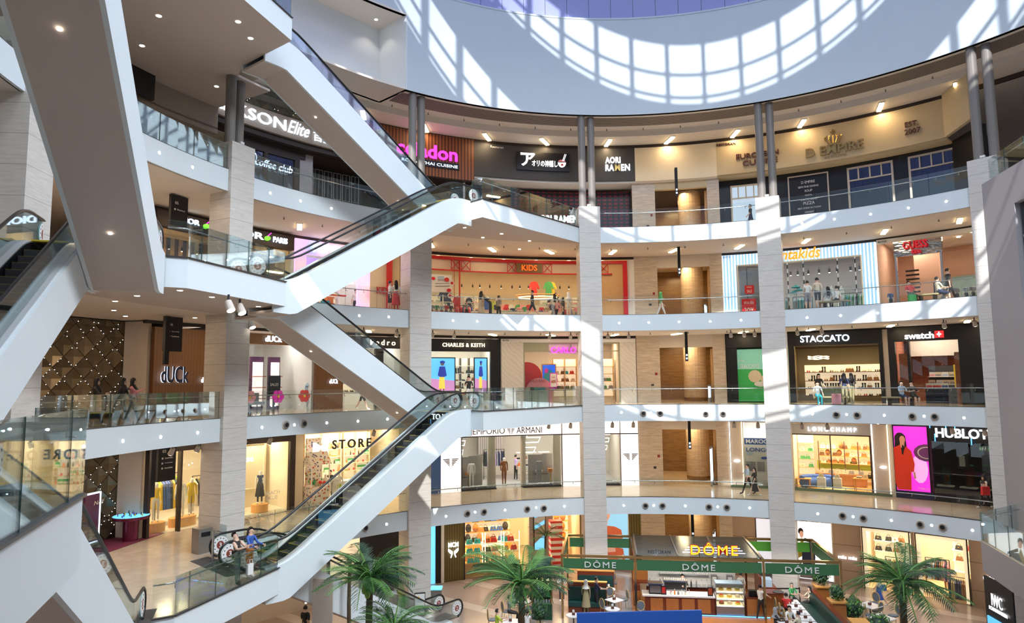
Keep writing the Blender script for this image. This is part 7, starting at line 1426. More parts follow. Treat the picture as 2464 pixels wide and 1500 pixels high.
for i,z in enumerate((3.28,3.4,3.52)): KB(nd,'light_bar',6.0+.12*i,9.0-.12*i,.2,.22,z,z+.03,'e_cool')
for x in(6.8,8.2): KB(nd,'stand',x-.02,x+.02,.14,.18,3.1,3.3,'darksteel')
KB(thing('timber_deck','narrow timber floor under the cafe counter','deck'),'boards',3.5,10.5,-.6,4.7,.004,.03,'oakpanel')
ct=thing('cafe_counter','red-brown panelled cafe counter with pale stone top','counter')
KB(ct,'body',4.15,7.55,1.0,1.7,.03,.9,'mahogany'); KB(ct,'worktop',4.0,7.6,.92,1.8,.9,.97,'marbletop')
for i in range(4): KB(ct,'panel',4.4+.78*i,5.02+.78*i,.97,1.0,.15,.82,'oakpanel')
KB(ct,'kick_light',4.15,10.2,.90,.93,.05,.09,'e_blue')
for i,(x,c,h) in enumerate(((4.2,'c_white',.02),(5.2,'charcoal',.3),(6.3,'c_grey',.15))): pass
def GB(name,x0,x1,y0,y1,z0,z1,m,label,cat,group=None,m2=None):
    q=thing(name,label,cat,group); KB(q,'body',x0,x1,y0,y1,z0,z1,m)
    if m2: KB(q,'front',x0+.04,x1-.04,y0-.015,y0,z0+.08,z1-.05,m2)
    return q
q=GB('coffee_machine',4.35,5.0,1.1,1.6,.97,1.45,'black','black coffee machine at the left end of the cafe counter','coffee machine',m2='brushed'); KB(q,'top_tray',4.3,5.05,1.05,1.65,1.45,1.5,'steel')
q=GB('espresso_machine',5.15,6.3,1.75,2.2,.97,1.45,'steelcounter','wide steel espresso machine behind the cafe counter','espresso machine',m2='black'); KB(q,'cup_rail',5.1,6.35,1.7,2.25,1.45,1.5,'steel')
for i in range(12): put('jar','c_white','c_white',kp(5.2+.09*i,1.95,1.5),0,'white cup stacked on the espresso machine','cup','cups on the espresso machine','cup',.5)
for i,(m,m2) in enumerate((('c_white','c_red'),('c_orange','c_white'),('c_grey','steel'),('c_white','steel'),('c_cream','steel'),('c_white','c_grey'))): put('bottle' if i%2 else 'jar',m,m2,kp(5.45+.18*i,1.15,.97),0,'small bottle or jar standing on the cafe counter','bottle','bottles on the cafe counter','bottle',1.0)
for x,c in((4.95,'c_red'),(7.25,'c_rust')): GB('menu_stand',x,x+.26,1.05,1.1,.97,1.4,'black','small framed menu stand on the cafe counter, %s end'%('left' if x<6 else 'right'),'menu stand',m2=c)
bb=thing('back_bar','white back bar wall of the cafe with hanging cups and timber rim','back bar'); KB(bb,'backsplash',4.3,9.0,3.3,3.4,.9,1.95,'whiteplain'); KB(bb,'timber_rim',4.1,9.1,3.2,3.6,1.95,2.05,'orangewood'); KB(bb,'worktop',4.3,9.0,2.7,3.3,.85,.92,'steel'); KB(bb,'cupboard',4.3,9.0,2.75,3.3,.03,.85,'mahogany')
q=thing('wall_shelf','steel wall shelf with glasses on the cafe back bar','shelf'); KB(q,'shelf',5.0,7.6,3.0,3.3,1.45,1.48,'steel')
for i in range(22): put('jar','c_white','c_grey',kp(5.1+.115*i,3.15,1.48),0,'small glass on the steel shelf of the cafe back bar','glass','glasses on the steel wall shelf','drinking_glass',.75)
for i in range(16): put('bottle',random.choice(['c_black','c_brown','c_grey','c_white']),'steel',kp(4.5+.27*i,3.0,.92),0,'bottle or utensil on the cafe back bar worktop','bottle','bottles on the cafe back bar','bottle',1.1)
for x in(7.7,8.5): q=GB('coffee_grinder',x,x+.3,2.85,3.15,.92,1.5,'steelcounter','steel coffee grinder at the right of the cafe back bar, %s'%('left one' if x<8 else 'right one'),'coffee grinder',m2='c_white')
dc=thing('cake_display','glazed cake display case with three lit shelves at the cafe counter','display case')
KB(dc,'base',7.65,9.0,1.0,1.75,.03,.5,'steelcounter'); KB(dc,'back',7.65,9.0,1.7,1.75,.5,1.55,'c_grey'); KB(dc,'top',7.65,9.0,1.1,1.75,1.55,1.6,'e_pale' if 0 else 'c_lightblue')
for z in(.52,.86,1.2): KB(dc,'shelf',7.68,8.97,1.05,1.7,z,z+.02,'e_shelf'); KB(dc,'light_strip',7.68,8.97,1.03,1.05,z-.03,z,'e_cool')
mb=MB(); mb.box(7.65,9.0,1.0,1.012,.5,1.55,'shopglass',KM); mb.build('front_glass',dc); KB(dc,'side_frame',7.63,7.66,1.0,1.75,.5,1.6,'steel'); KB(dc,'side_frame',8.99,9.02,1.0,1.75,.5,1.6,'steel')
cid=0
for z in(.54,.88,1.22):
    for j in range(3):
        mb=MB(); mb.lathe([(.13,0),(.13,.08),(.11,.1)],random.choice(['c_yellow','c_cream','c_brown']),12); mb.lathe([(.09,.1),(.07,.13)],random.choice(['c_red','c_orange','c_white']),10); o=mb.build('cake'); o.location=kp(7.95+.4*j,1.35,z); tag(o,'round cake in the glazed cake display case','cake','cakes in the display case')
q=GB('till_counter',9.1,10.0,1.0,1.7,.03,.95,'mahogany','short till counter right of the cake display','counter',m2='oakpanel'); q=GB('till',9.3,9.7,1.2,1.5,.95,1.25,'black','black till screen on the short till counter','till')
q=thing('service_cabinet','tall mahogany service cabinet left of the cafe counter','cabinet'); KB(q,'body',3.6,4.05-.1,2.2,3.0,.0,1.1,'mahogany'); KB(q,'door',3.62,3.93,2.17,2.2,.1,.8,'oakpanel'); KB(q,'upper_back',3.6,4.4,3.0,3.1,1.1,2.0,'oakpanel'); KB(q,'shelf',3.6,4.4,2.5,3.0,1.1,1.15,'mahogany')
q=thing('service_station','timber waiter station with trays, right of the waiters','station'); KB(q,'body',10.1,11.0,1.4,2.1,.0,1.05,'oakpanel'); KB(q,'top',10.05,11.05,1.35,2.15,1.05,1.1,'mahogany'); KB(q,'side_screen',10.0,10.1,2.1,3.4,.0,1.7,'mahogany')
mb=MB(); mb.lathe([(.26,0),(.28,.03)],'charcoal',16); o=mb.build('round_tray'); o.location=kp(10.8,1.65,1.1); tag(o,'dark round serving tray on the waiter station','tray')
mb=MB()
q=thing('napkin_stack','blue crates stacked on the waiter station side','crate stack'); 
for i in range(4): KB(q,'crate',10.1,10.7,2.5,3.0,1.1+.1*i,1.19+.1*i,'c_lightblue')
KB(q,'cupboard',10.05,10.9,2.4,3.2,0,1.1,'mahogany')
# shelf tower at left
tw=thing('bottle_tower','dark green shelf tower with bottles, glowing bulbs and tiled base','shelf tower')
tx,ty=-1.0,-.1
def TB(name,x0,x1,y0,y1,z0,z1,m): return KB(tw,name,tx+x0,tx+x1,ty+y0,ty+y1,z0,z1,m)
def tiles():
    m,nt,b=nodes('greentile'); tc=N(nt,'ShaderNodeTexCoord'); mp=N(nt,'ShaderNodeMapping'); mp.inputs['Rotation'].default_value=(math.pi/2,0,0); nt.links.new(tc.outputs['Object'],mp.inputs[0]); br=N(nt,'ShaderNodeTexBrick'); br.inputs['Scale'].default_value=5; br.inputs['Color1'].default_value=(.01,.06,.03,1); br.inputs['Color2'].default_value=(.02,.09,.05,1); br.inputs['Mortar'].default_value=(.004,.02,.015,1); nt.links.new(mp.outputs[0],br.inputs[0]); nt.links.new(br.outputs[0],b.inputs['Base Color']); b.inputs['Roughness'].default_value=.15
tiles()
TB('tiled_base',-.5,.5,-.3,.3,0,.75,'greentile')
for x in(-.5,.44): TB('post',x,x+.06,-.3,.3,.75,3.0,'brass')
for z in(.75,1.1,1.45,2.05,2.9): TB('shelf',-.5,.5,-.3,.3,z,z+.04,'cafegreen')
TB('back_panel',-.44,.44,.2,.26,.8,2.9,'cafegreen'); TB('menu_panel',-.42,.42,-.28,-.26,2.1,2.85,'leathergreen')
for i in range(10): put('bottle','c_green','c_white',kp(tx-.4+.088*i,ty-.15,1.14),0,'green bottle on the shelf tower','bottle','green bottles on the tower','bottle',.95)
for i in range(6): put('jar','c_grey','c_cream',kp(tx-.36+.145*i,ty-.15,.79),0,'round jar on the shelf tower','jar','jars on the tower','jar',1.2)
for i in range(3):
    for z in(1.62,1.85): mb=MB(); mb.ball((0,0,0),.055,.055,.07,'e_warm',8); mb.bar((0,0,.06),(0,0,.12),.02,'brass'); o=mb.build('light_bulb'); o.location=kp(tx-.28+.28*i,ty,z); tag(o,'glowing bulb in the shelf tower','light bulb','bulbs in the shelf tower')
# booths
for i,(x,y,nm) in enumerate(((.2,1.0,'front'),(.6,3.2,'rear'))):
    q=thing('booth_seat','mahogany booth with dark green leather back, %s of two at the cafe left'%nm,'booth'); KB(q,'frame',x,x+2.0,y+.45,y+.6,0,1.35,'mahogany'); KB(q,'backrest',x+.05,x+1.95,y+.3,y+.45,.5,1.15,'leathergreen'); KB(q,'seat',x+.05,x+1.95,y-.15,y+.45,.3,.48,'leathergreen'); KB(q,'base',x+.05,x+1.95,y-.1,y+.4,0,.3,'mahogany'); KB(q,'cap',x-.03,x+2.03,y+.42,y+.63,1.35,1.4,'orangewood')
# cafe furniture
mb=MB(); mb.lathe([(.22,.44),(.23,.48),(.20,.5)],'canegrey',16); CH_S=mb.mesh('seat')
mb=MB(); mb.tube([(.20*math.cos(a),.22,.72+.24*math.sin(a)) for a in[math.pi*2*i/16 for i in range(16)]],.022,'cane',5,closed=True); CH_R=mb.mesh('back_frame')
mb=MB(); mb.ball((0,.22,.72),.18,.012,.22,'canegrey',12); CH_B=mb.mesh('backrest')
CH_L=[]
for sx,sy in((-1,-1),(1,-1),(-1,1),(1,1)): mb=MB(); mb.tube([(sx*.17,sy*.17,.45),(sx*.19,sy*.2,0)],.016,'cane',5); CH_L.append(mb.mesh('leg'))
def chair(p,rz,label,group=None):
    q=thing('bistro_chair',label,'chair',group,loc=p,rz=rz)
    for me,n_ in((CH_S,'seat'),(CH_R,'back_frame'),(CH_B,'backrest'),(CH_L[0],'leg'),(CH_L[1],'leg'),(CH_L[2],'leg'),(CH_L[3],'leg')): o=bpy.data.objects.new(n_,me); COL.objects.link(o); o.parent=q
    return q
def ctable(p,rz,shape,label,w=.7,menu=True,group=None):
    q=thing('cafe_table',label,'table',group,loc=p,rz=rz); mb=MB()
    if shape=='round': mb.lathe([(w/2,.72),(w/2,.75)],'marbletop',24)
    else: mb.box(-w/2,w/2,-w/2,w/2,.72,.75,'marbletop')
    mb.build('table_top',q); mb=MB(); mb.lathe([(.035,.04),(.03,.72)],'darksteel',8); mb.build('pedestal',q); mb=MB(); mb.lathe([(.24,0),(.22,.03),(.04,.05)],'darksteel',14); mb.build('base',q)
    if menu:
        m_=thing('menu_holder','small black menu holder on the %s'%label.split(',')[0],'menu holder','menu holders on the cafe tables',loc=Vector(p)+Vector((0,0,.752)),rz=rz); m_['label']='small black menu holder standing on a cafe table'; mb=MB(); mb.box(-.07,.07,-.05,.05,0,.12,'wooddark'); mb.build('box',m_); mb=MB(); mb.box(-.05,.05,-.01,.01,.12,.24,'c_white'); mb.build('menu_card',m_)
    return q
def fl0(x,y,z=.75): p=at(x,y,G+z); p.z=G+.002; return p
TL=[(1465,1418,'round','round marble table beside the centre column, farthest'),(1478,1444,'square','square marble table turned on its corner, left of the cafe cabinet'),(1474,1466,'round','small round marble table just behind the blue panel'),(1380,1481,'round','round marble table in front of the booths, left of the blue panel')]
for x,y,s,l in TL: ctable(fl0(x,y),KR+(.78 if s=='square' else 0),s,l)
for x,y,a,l in((1476,1402,0,'bistro chair beyond the farthest round table'),(1466,1432,180,'bistro chair between the round and square tables'),(1456,1436,100,'bistro chair at the left corner of the square table'),(1500,1442,-80,'bistro chair at the right corner of the square table'),(1457,1462,120,'bistro chair at the lower left of the square table'),(1540,1466,180,'bistro chair by the mahogany service cabinet')):
    p=fl0(x,y,.5); chair(p,R_(a),l)
for i in range(5):
    p=fl0(1924+10.5*i,1443+11.5*i,.75); p=kp(11.35,1.35-.82*i); p.z=G+.002; ctable(p,KR,'square','white square table in the row of five at the right of the cafe',group='row of five square tables'); 
    bpy.data.objects[[o.name for o in bpy.data.objects if o.name.startswith('cafe_table')][-1]]
for o in list(bpy.data.objects):
    if o.name.startswith('cafe_table') and o.get('group'): o['label']='white square table in the row of five along the green bench'
for i in range(4): chair(kp(10.75,1.2-.85*i)+Vector((0,0,.002)),KR+R_(90),'bistro chair along the left side of the table row',group='chairs along the table row')
pb=thing('bench_partition','mahogany bench with green leather and stepped planter boxes, cafe right','bench'); KB(pb,'seat',11.9,12.4,-3.2,2.2,.3,.48,'leathergreen'); KB(pb,'backrest',12.4,12.55,-3.2,2.2,.45,1.0,'leathergreen'); KB(pb,'frame',12.55,12.75,-3.2,2.4,0,1.1,'mahogany'); KB(pb,'base',11.95,12.4,-3.2,2.2,0,.3,'mahogany')
for y,nm in((2.4,'rear'),(-.1,'middle'),(-3.0,'front')): q=thing('planter_box','square timber planter post at the %s of the cafe bench'%nm,'planter'); KB(q,'post',12.8,13.4,y-.3,y+.3,0,1.25,'oakpanel'); KB(q,'cap',12.72,13.48,y-.38,y+.38,1.25,1.32,'orangewood')
def bush(p,r,label,m='leafgreen',n=260,name='bush',pot=None,seed=1):
    rnd=random.Random(seed); q=thing(name,label,'plant',loc=p); mb=MB()
    for i in range(n):
        v=Vector((rnd.gauss(0,1),rnd.gauss(0,1),rnd.gauss(0,1))).normalized()*r*rnd.uniform(.7,1.05); d=v.normalized(); a=d.orthogonal().normalized()*r*.16; b=d.cross(a).normalized()*r*.1; c=v+Vector((0,0,r)); mb.add([c-a,c+b,c+a+d*r*.12,c-b],[(0,1,2,3)],rnd.choice([m,'leafdark','leafbright']))
    mb.ball((0,0,r),r*.8,r*.8,r*.8,'leafdark',10); mb.build('foliage',q)
    if pot: mb=MB(); mb.lathe([(r*.55,-pot),(r*.75,.05)],'c_cream',14); mb.build('pot',q)
    return q
bush(kp(13.1,2.4,1.32),.42,'large round bush on the rear planter post of the cafe'); bush(kp(13.1,-.1,1.32),.36,'round bush on the middle planter post of the cafe',seed=2)
bush(fl0(2055,1500,.1)+Vector((0,0,.3)),.5,'round bush in a pot beside the front planter post',pot=.3,seed=3); bush(at(2115,1500,G+.9)-Vector((0,0,.6)),.5,'round bush at the bottom edge right of the planters',pot=.35,seed=4)
tp=thing('topiary','double-ball topiary tree left of the shelf tower','plant',loc=fl0(1300,1500,.4)); 
for z,r in((.55,.42),(1.55,.42)):
    mb=MB(); rnd=random.Random(int(z*10)); 
    for i in range(220):
        v=Vector((rnd.gauss(0,1),rnd.gauss(0,1),rnd.gauss(0,1))).normalized()*r*rnd.uniform(.8,1.05); d=v.normalized(); a=d.orthogonal().normalized()*.06; b=d.cross(a).normalized()*.04; c=v+Vector((0,0,z+.4)); mb.add([c-a,c+b,c+a+d*.05,c-b],[(0,1,2,3)],rnd.choice(['leafgreen','leafdark']))
    mb.ball((0,0,z+.4),r*.85,r*.85,r*.85,'leafdark',10); mb.build('foliage_ball',tp)
mb=MB(); mb.bar((0,0,.2),(0,0,1.9),.03,'trunk',6); mb.build('trunk',tp); mb=MB(); mb.lathe([(.2,0),(.26,.4)],'c_cream',12); mb.build('pot',tp)
st=thing('belt_barrier','black belt barrier beside the right-hand column','barrier')
a_=fl0(1864,1462,0); b_=fl0(1926,1462,0)
for p in(a_,b_): mb=MB(); M=Matrix.Translation(p); mb.lathe([(.17,0),(.17,.03),(.03,.06),(.03,1.0)],'black',10,M); mb.build('post',st)
mb=MB(); mb.add([a_+Vector((0,0,.9)),b_+Vector((0,0,.9)),b_+Vector((0,0,.97)),a_+Vector((0,0,.97)),a_+Vector((0,.01,.9)),b_+Vector((0,.01,.9)),b_+Vector((0,.01,.97)),a_+Vector((0,.01,.97))],[(0,1,2,3),(4,7,6,5),(0,4,5,1),(3,2,6,7)],'black'); mb.build('belt',st)
bl=thing('hoarding','plain bright blue hoarding panel at the bottom edge, before the cafe','panel'); mb=MB(); vwall(mb,(-3.25,12.5),(2.55,12.75),G,-4.0,mat('hoardingblue',(.01,.09,.42),.5),.12); mb.build('panel',bl)
for x_ in(-3.1,-.3,2.4): mb=MB(); mb.box(x_-.3,x_+.3,12.2 if 0 else 12.3,12.9,G,G+.03,'darksteel'); mb.build('foot',bl)
# cafe people
person(kp(6.15,2.2),0,'barista in black behind the cafe counter, looking down','c_black','c_black',sleeve='long',arms=((40,60),(40,60)),tilt=-15,legs=((3,2),(-3,2)))
person(kp(9.2,2.9),190,'waiter in white shirt and dark cap behind the till','c_white','c_black',hair='c_black',legs=((3,2),(-3,2)))
person(kp(9.75,.75),120,'waiter in white shirt and black apron reaching to the right','c_white','c_black',arms=((50,10),(15,20)),legs=((12,4),(-12,6)),skin='c_skin')
person(fl0(1411,1476,0),175,'person in white headscarf and patterned beige dress seen from behind','c_khaki','c_khaki',scarf='c_white',dress='c_khaki',sleeve='long',legs=((3,2),(-3,2)),H=1.62)
person(fl0(1436,1474,0),90,'person in navy shirt standing beside the patterned dress','c_navy','c_black',legs=((3,2),(-3,2)),arms=((40,50),(30,40)),H=1.75)
def sat(x,y,face,label,top,low='c_black',z=.45,**kw): 
    p=at(x,y,G+.9); p.z=G+.002; return person(p,face,label,top,low,sit=True,pelz=.5,arms=((40,60),(40,60)),**kw)
sat(1905,1420,20,'grey-haired person in green shirt seated at the table row','c_green',hair='c_grey'); sat(1892,1446,160,'person in red shirt seated with back turned at the table row','c_red'); sat(1948,1430,-90,'person with long dark hair in beige top at the table row','c_cream',longhair=True)
sat(1866,1484,80,'person in grey headscarf and black dress at the bottom right','c_black',scarf='c_grey',sleeve='long'); sat(1900,1478,0,'person in white shirt seated at the bottom right table','c_white'); sat(1921,1492,-140,'person in pale yellow top seen from behind, bottom right','c_cream')
sat(1196,1486,110,'person in pale yellow-green top seated left of the middle palm','c_lime',longhair=False); sat(1225,1452,90,'person in grey shirt seated behind the middle palm','c_grey'); sat(1236,1432,80,'person in white shirt seated behind the middle palm trunk','c_lightblue'); sat(1278,1428,-90,'person in black seated right of the middle palm trunk','c_black',longhair=True); sat(1268,1488,200,'person in white tee seen from behind right of the middle palm','c_white'); sat(1350,1390+8,0,'person in patterned headscarf seated in the rear booth','c_white',scarf='c_white')
for x,y,a,l in((1185,1490,100,'bistro chair of the person in yellow-green'),(1219,1470,110,'bistro chair below the grey shirt person'),(1276,1462,-90,'bistro chair right of the middle palm, upper'),(1284,1480,-100,'bistro chair right of the middle palm, lower')): chair(fl0(x,y,.5),R_(a),l)
ctable(fl0(1262,1447,.75),0,'round','marble table hidden behind the middle palm'); ctable(fl0(1228,1496,.75),0,'square','white table at the bottom edge left of the middle palm')
ctable(fl0(1893,1500,.75),0,'square','white table of the headscarf party at the bottom right')
ctable(fl0(2093,1457,.75),.5,'square','square marble table left of the right palm, rear',w=.9); ctable(fl0(2122,1487,.75),.5,'square','square marble table left of the right palm, front',w=.9)
for x,y,a,l in((2062,1452,110,'tall-backed bistro chair left of the rear palm table'),(2072,1462,120,'bistro chair at the near left of the rear palm table'),(2102,1450,-60,'bistro chair behind the rear palm table'),(2110,1470,-150,'bistro chair between the two palm tables'),(2150,1480,-90,'bistro chair right of the front palm table'),(2095,1480,60,'bistro chair left of the front palm table')): chair(fl0(x,y,.5),R_(a),l)
person(fl0(2118,1458,0),-110,'person in white and navy top with blue bag walking behind the right palm','c_white','c_skinlight',skirt='c_blue',longhair=True)
bag(fl0(2126,1450,0)+Vector((0,0,.6)),'c_blue','bright blue shoulder bag behind the right palm',.35,.3,.15)
person(pt(43.0,26.2,G),180,'shop assistant in cream blouse and patterned trousers inside the tan boutique','c_cream','c_brown',longhair=False,legs=((3,2),(-3,2)))
person(pt(-22.4,26.8,G),90,'shop assistant in black behind the bag shop cash desk','c_black','c_black',legs=((3,2),(-3,2)),arms=((50,40),(50,40)))
# ================= PALMS =================
def frond(L,droop,seed,m):
    rnd=random.Random(seed); mb=MB(); pts=[]; n=12
    for i in range(n+1):
        u=i/n; pts.append(Vector((L*u*(1-.15*u*droop),0,L*(.42*u-(.35+.45*droop)*u*u))))
    mb.tube(pts,[.016*(1-.8*i/n)+.003 for i in range(n+1)],'leafbright',4)
    for i in range(2,int(30)):
        u=i/30; k=min(n-1,int(u*n)); p=pts[k].lerp(pts[k+1],u*n-k); t=(pts[k+1]-pts[k]).normalized()
        ln=L*.30*math.sin(math.pi*min(1,.12+u*.86))**.6*rnd.uniform(.85,1.1)
        for sg in(-1,1):
            d=(t*.55+Vector((0,sg*.85,0))+Vector((0,0,.18-.35*droop*rnd.uniform(.5,1.3)))).normalized(); w=Vector((0,0,1)).cross(d).normalized()*.006+t*.005
            q=p+d*ln*.5; e=p+d*ln-Vector((0,0,ln*.18)); mb.add([p-w*.4,q-w,e,q+w,p+w*.4],[(0,1,2,3,4)],m)
    return mb.mesh('frond')
FRM=[frond(1.0,.25,1,'leafgreen'),frond(1.0,.6,2,'leafdark'),frond(1.0,1.0,3,'leafgreen'),frond(1.0,.1,4,'leafbright')]
def palm(c,size,label,base=G,nf=26,seed=1,coco=True,tr=.13):
    rnd=random.Random(seed); q=thing('palm_tree',label,'palm tree',loc=Vector((c.x,c.y,base)))
    h=c.z-base; mb=MB(); pts=[(0.06*math.sin(i*.9)*.3,0,h*i/8) for i in range(9)]; mb.tube(pts,[tr*(1.2-.35*i/8) for i in range(9)],'trunk',10); mb.build('trunk',q)
    for i in range(nf):
        me=FRM[rnd.choice([0,0,1,1,2,3])]; o=bpy.data.objects.new('frond',me); COL.objects.link(o); o.parent=q; el=rnd.uniform(-.35,1.0) if i>4 else rnd.uniform(.9,1.3)
        o.location=(0,0,h-.05+rnd.uniform(-.08,.08)); o.rotation_euler=(rnd.uniform(-.3,.3),-el*.62,2*math.pi*(i*.382+rnd.uniform(-.03,.03))); o.scale=(size*rnd.uniform(.8,1.12),)*3
    if coco:
        for i in range(7):
            a=i*.9; mb=MB(); mb.ball((0,0,0),.11,.11,.14,'coconut',8); o=mb.build('coconut'); o.location=Vector((c.x,c.y,c.z-.3-.12*(i%3)))+Vector((.2*math.cos(a),.2*math.sin(a),0)); tag(o,'green coconut under the crown of a palm','coconut','coconuts of the palms')
    return q
def cp(x,y,d): r=ray(x,y); return CAM+r*(d/1.0)
palm(cp(890,1392,25.5),1.95,'large palm at lower left of centre, before the lowest escalator',seed=1,nf=40)
palm(cp(1255,1405,26.5),2.25,'large palm in the middle with coconuts, before the bag shop',seed=5,nf=40)
palm(cp(2170,1402,25.5),2.15,'large palm at lower right in front of the tan boutique',seed=9,nf=40)
palm(cp(948,1510,24.0),1.7,'low palm crown at the bottom edge beneath the left palm',seed=12,nf=24,coco=False)
palm(cp(1312,1290,40.),1.15,'slender distant palm at the bag shop entrance',seed=15,nf=18,coco=False,tr=.07)
palm(cp(842,1352,29.),.9,'small spiky palm tip behind the white escalator side',seed=17,nf=12,coco=False,tr=.08)
# ================= LOWER LEFT, GROUND AND RIGHT DETAILS =================
tb=thing('round_sampling_table','purple pedestal table with glowing blue top and perfume bottles','table'); p=at(313,1302,0); mb=MB(); M=Matrix.Translation((p.x,p.y,0)); mb.lathe([(.30,.02),(.30,.95)],'purple2' if 0 else mat('maroonmetal',(.16,.02,.06),.25,metal=.5),24,M); mb.build('pedestal',tb); mb=MB(); mb.lathe([(.72,.92),(.74,1.0),(.74,1.05)],'maroonmetal',32,M); mb.build('rim',tb); mb=MB(); mb.lathe([(.71,1.05),(.71,1.06)],'e_skyblue',32,M); mb.build('lit_top',tb)
for i in range(16): a=i*2.4; r=.12+.033*i; put('jar' if i%2 else 'bottle',random.choice(['c_purple','c_black','c_yellow','c_blue']),random.choice(['gold','c_white','c_pink']),Vector((p.x+r*math.cos(a),p.y+r*.9*math.sin(a),1.06)),0,'perfume bottle on the glowing blue table top','perfume bottle','perfume bottles on the purple table','perfume_bottle',.6)
cr=thing('carpet','dark magenta carpet under the purple table','carpet'); mb=MB(); mb.prism([tuple(at(x,y,0).xy) for x,y in((395,1284),(268,1328),(215,1345),(225,1290),(300,1276))],.003,.02,'purplered'); mb.build('pile',cr)
sg=thing('lit_sign_frame','tall purple sign with bright blue-white light frame at the lower left','sign'); a_=at(196,1330,0); b_=at(232,1318,0); d_=(b_-a_).normalized(); 
mb=MB(); vwall(mb,a_,b_,.3,2.2,'purple',.08); mb.build('panel',sg); mb=MB()
for z0,z1 in((.25,.3),(2.2,2.25)): vwall(mb,a_,b_,z0,z1,'e_cool',.12)
vwall(mb,b_,b_+d_*.06,.25,2.25,'e_blue' if 0 else 'e_cool',.12); mb.build('light_frame',sg); mb=MB(); M=Matrix.Translation(a_)@Matrix.Rotation(math.atan2(d_.y,d_.x),4,'Z'); flattext(mb,'NAF',.5,1.1,1.75,1.9,-.05,'whiteplain',.01,M=M,shear=.2); mb.build('lettering',sg); mb=MB(); vwall(mb,a_,b_,.0,.25,'darksteel',.3); mb.build('foot',sg)
bn=thing('litter_bin','grey steel litter bin in front of the left clad column','bin'); p=at(485,1330,0); mb=MB(); M=Matrix.Translation((p.x,p.y,.003))@Matrix.Rotation(.9,4,'Z'); mb.box(-.28,.28,-.28,.28,0,.95,'brushed',M); mb.build('body',bn); mb=MB(); mb.box(-.18,.18,-.3,-.27,.65,.82,'black',M); mb.build('opening',bn)
for x,y,nm in((511,1352,'in front of the escalator discs'),):
    bd=thing('steel_bollard','slim steel post %s, lower landing'%nm,'bollard'); p=at(x,y,0); mb=MB(); mb.lathe([(.045,0),(.045,1.15)],'steel',10,Matrix.Translation((p.x,p.y,0))); mb.build('post',bd); mb=MB(); mb.lathe([(.12,.003),(.12,.02)],'darksteel',12,Matrix.Translation((p.x,p.y,0))); mb.build('base_plate',bd)
mt=thing('floor_mat','dark entrance mat before the lower escalator','mat'); mb=MB(); mb.prism([tuple(at(x,y,0).xy) for x,y in((457,1352),(500,1341),(610,1375),(545,1390))],.006,.015,'charcoal'); mb.build('pile',mt)
mt=thing('floor_mat','dark mat at the foot of the near escalator, lower left','mat'); mb=MB(); mb.prism([tuple(at(x,y,0).xy) for x,y in((330,1472),(378,1466),(360,1505),(330,1510))],.006,.015,'charcoal'); mb.build('pile',mt)
gb=thing('glass_end_guard','small free-standing glass guard by the left clad column','glass guard'); a_=at(527,1306,0)+Vector((0,0,0)); mb=MB(); vwall(mb,at(527,1330,0),at(543,1334,0),.003,1.1,'glass',.015); mb.build('glass_panel',gb); mb=MB(); p,q_=at(524,1330,0),at(542,1336,0); mb.tube([p+Vector((0,-.1,.85)),q_+Vector((0,-.1,.85))],.02,'steel',5); mb.build('rail',gb)
# brand light box under the grey landing at right
ib=thing('brand_lightbox','tall black light box with white letters and blue picture under the right landing','sign'); A_=Vector((14.5,10.6,0)); A1=at(2368,1384,-1.25); A2=at(2437,1418,-1.25); dv=(A2-A1); 
def quadbox(th,nm,u0,u1,z0,z1,m,off=0): 
    a=A1+dv*u0; b=A1+dv*u1; n=Vector((dv.y,-dv.x,0)).normalized()*off; mb=MB(); vwall(mb,(a+n),(b+n),z0,z1,m,.06); return mb.build(nm,th)
quadbox(ib,'case',0,1,G,-1.25,'black'); mat('lightblueimg',(.12,.5,.85),.5,emit=1.0,ecol=(.15,.6,1)); quadbox(ib,'picture',.08,.92,G+.1,-2.75,'lightblueimg',.05)
M=Matrix.Translation(A1)@Matrix.Rotation(math.atan2(dv.y,dv.x),4,'Z'); mb=MB(); W=dv.length; flattext(mb,'IWC',W*.28,W*.66,-1.0+.0,-.55,-.06,'e_white',.02,M=M); flattext(mb,'SCHAFFHAUSEN',W*.17,W*.8,-1.2,-1.07,-.06,'e_white',.02,M=M); mb.build('lettering',ib)
mb=MB(); mb.tube([M@Vector((W*(.62+.42*math.cos(a)),-.09,-2.75+.42*math.sin(a))) for a in[math.pi*2*i/24 for i in range(24)]],.02,'steel',5,closed=True); mb.build('watch_rim_picture',ib)
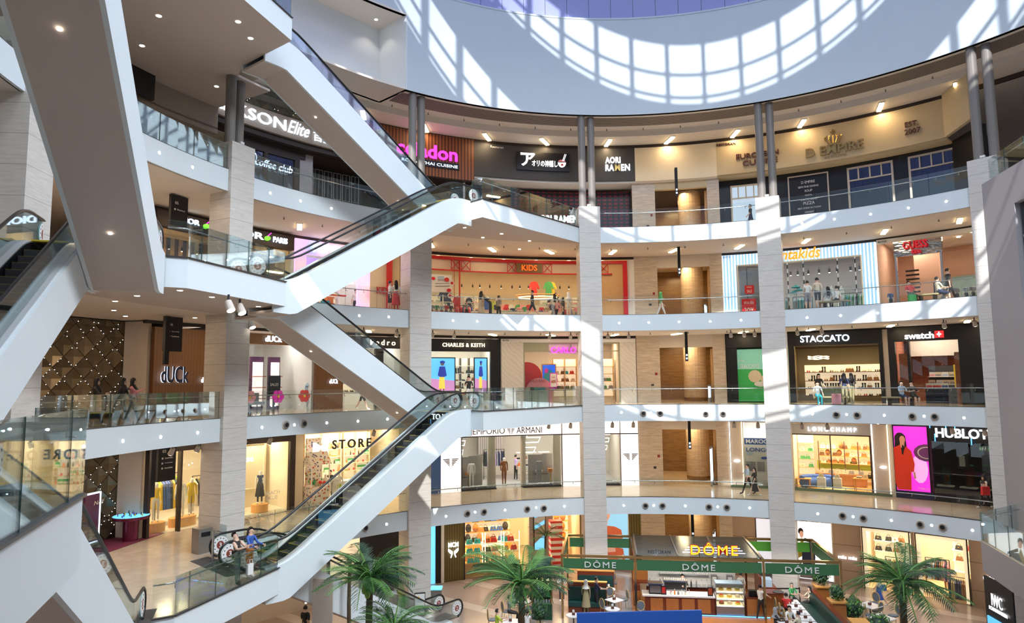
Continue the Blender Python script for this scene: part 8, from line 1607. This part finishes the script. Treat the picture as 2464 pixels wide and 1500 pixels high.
# info sign beside the lowest escalator
isg=thing('notice_stand','black-framed white notice stand beside the lowest escalator','notice stand'); p=at(1010,1500,G); mb=MB(); M=Matrix.Translation(p)@Matrix.Rotation(.2,4,'Z'); mb.box(-.27,.27,-.03,.03,.35,1.45,'black',M); mb.build('frame',isg); mb=MB(); mb.box(-.24,.24,-.04,-.03,.4,1.4,'whiteplain',M); mb.box(-.2,-.02,-.045,-.04,1.2,1.28,'c_yellow',M); mb.build('sheet',isg); mb=MB(); mb.box(-.02,.02,-.02,.02,0,.35,'black',M); mb.box(-.2,.2,-.15,.15,0,.02,'black',M); mb.build('stand',isg)
kb=thing('blue_topped_bin','grey bin with bright blue top beside the lowest escalator','bin'); p=at(1050,1462,G); mb=MB(); M=Matrix.Translation(p); mb.box(-.28,.28,-.28,.28,0,.95,'brushed',M); mb.build('body',kb); mb=MB(); mb.box(-.3,.3,-.3,.3,.95,1.02,'e_skyblue',M); mb.build('top',kb)
# bronze food poster at the far left of the second gallery
q=thing('food_poster','tall menu poster with food pictures at the far left of the second gallery','poster'); p=at(70,1075,5.2); 
mb=MB(); M=Matrix.Translation((-22.8,1.2,5.2))@Matrix.Rotation(R_(60),4,'Z'); mb.box(-.5,.5,-.03,.03,.3,2.2,'whiteplain',M); mb.build('sheet',q); mb=MB()
for i in range(3):
    for j in range(2): mb.ball((-.22+.44*j,-.04,.7+.35*i),.15,.01,.1,'c_orange',8,M)
mb.build('food_pictures',q); mb=MB(); mb.box(-.5,.5,-.04,.04,.003,.3,'darksteel',M); mb.build('foot',q)
# doors and dark rooms below the lower landing
NW('G',-70,-42,0,4.3,'plaster'); th=thing('lit_shop_window','warm lit shop window behind the left palm, ground floor','shop front'); PN(th,'glow',k:='G',-41.5,-37.5,.3,3.6,'e_shelf',24.2,24.3); PN(th,'frame',k,-41.7,-37.3,0,.3,'black',24.15,24.35)
q=thing('portable_wall','beige service door wall under the lower landing','door'); mb=MB(); vwall(mb,at(752,1462,-2.3),at(800,1475,-2.5),G,-1.2,'plaster',.1); mb.build('panel',q)
light('under_landing_lamp','AREA',(-15,9,-1.4),120,(1,.75,.5),1.5)
light('cafe_lamp','AREA',kp(6.2,.9,2.9),130,(1,.88,.74),3.5,.5)
light('cafe_lamp','AREA',kp(11.5,1.5,2.9),70,(1,.88,.74),2,.5)
light('cafe_lamp','AREA',kp(1.8,1.8,2.9),70,(1,.86,.7),2,.5)
finish_people()
# lid over very long labels
for o in bpy.data.objects:
    l=o.get('label')
    if l and len(l.split())>16: o['label']=' '.join(l.split()[:16]).rstrip(',')
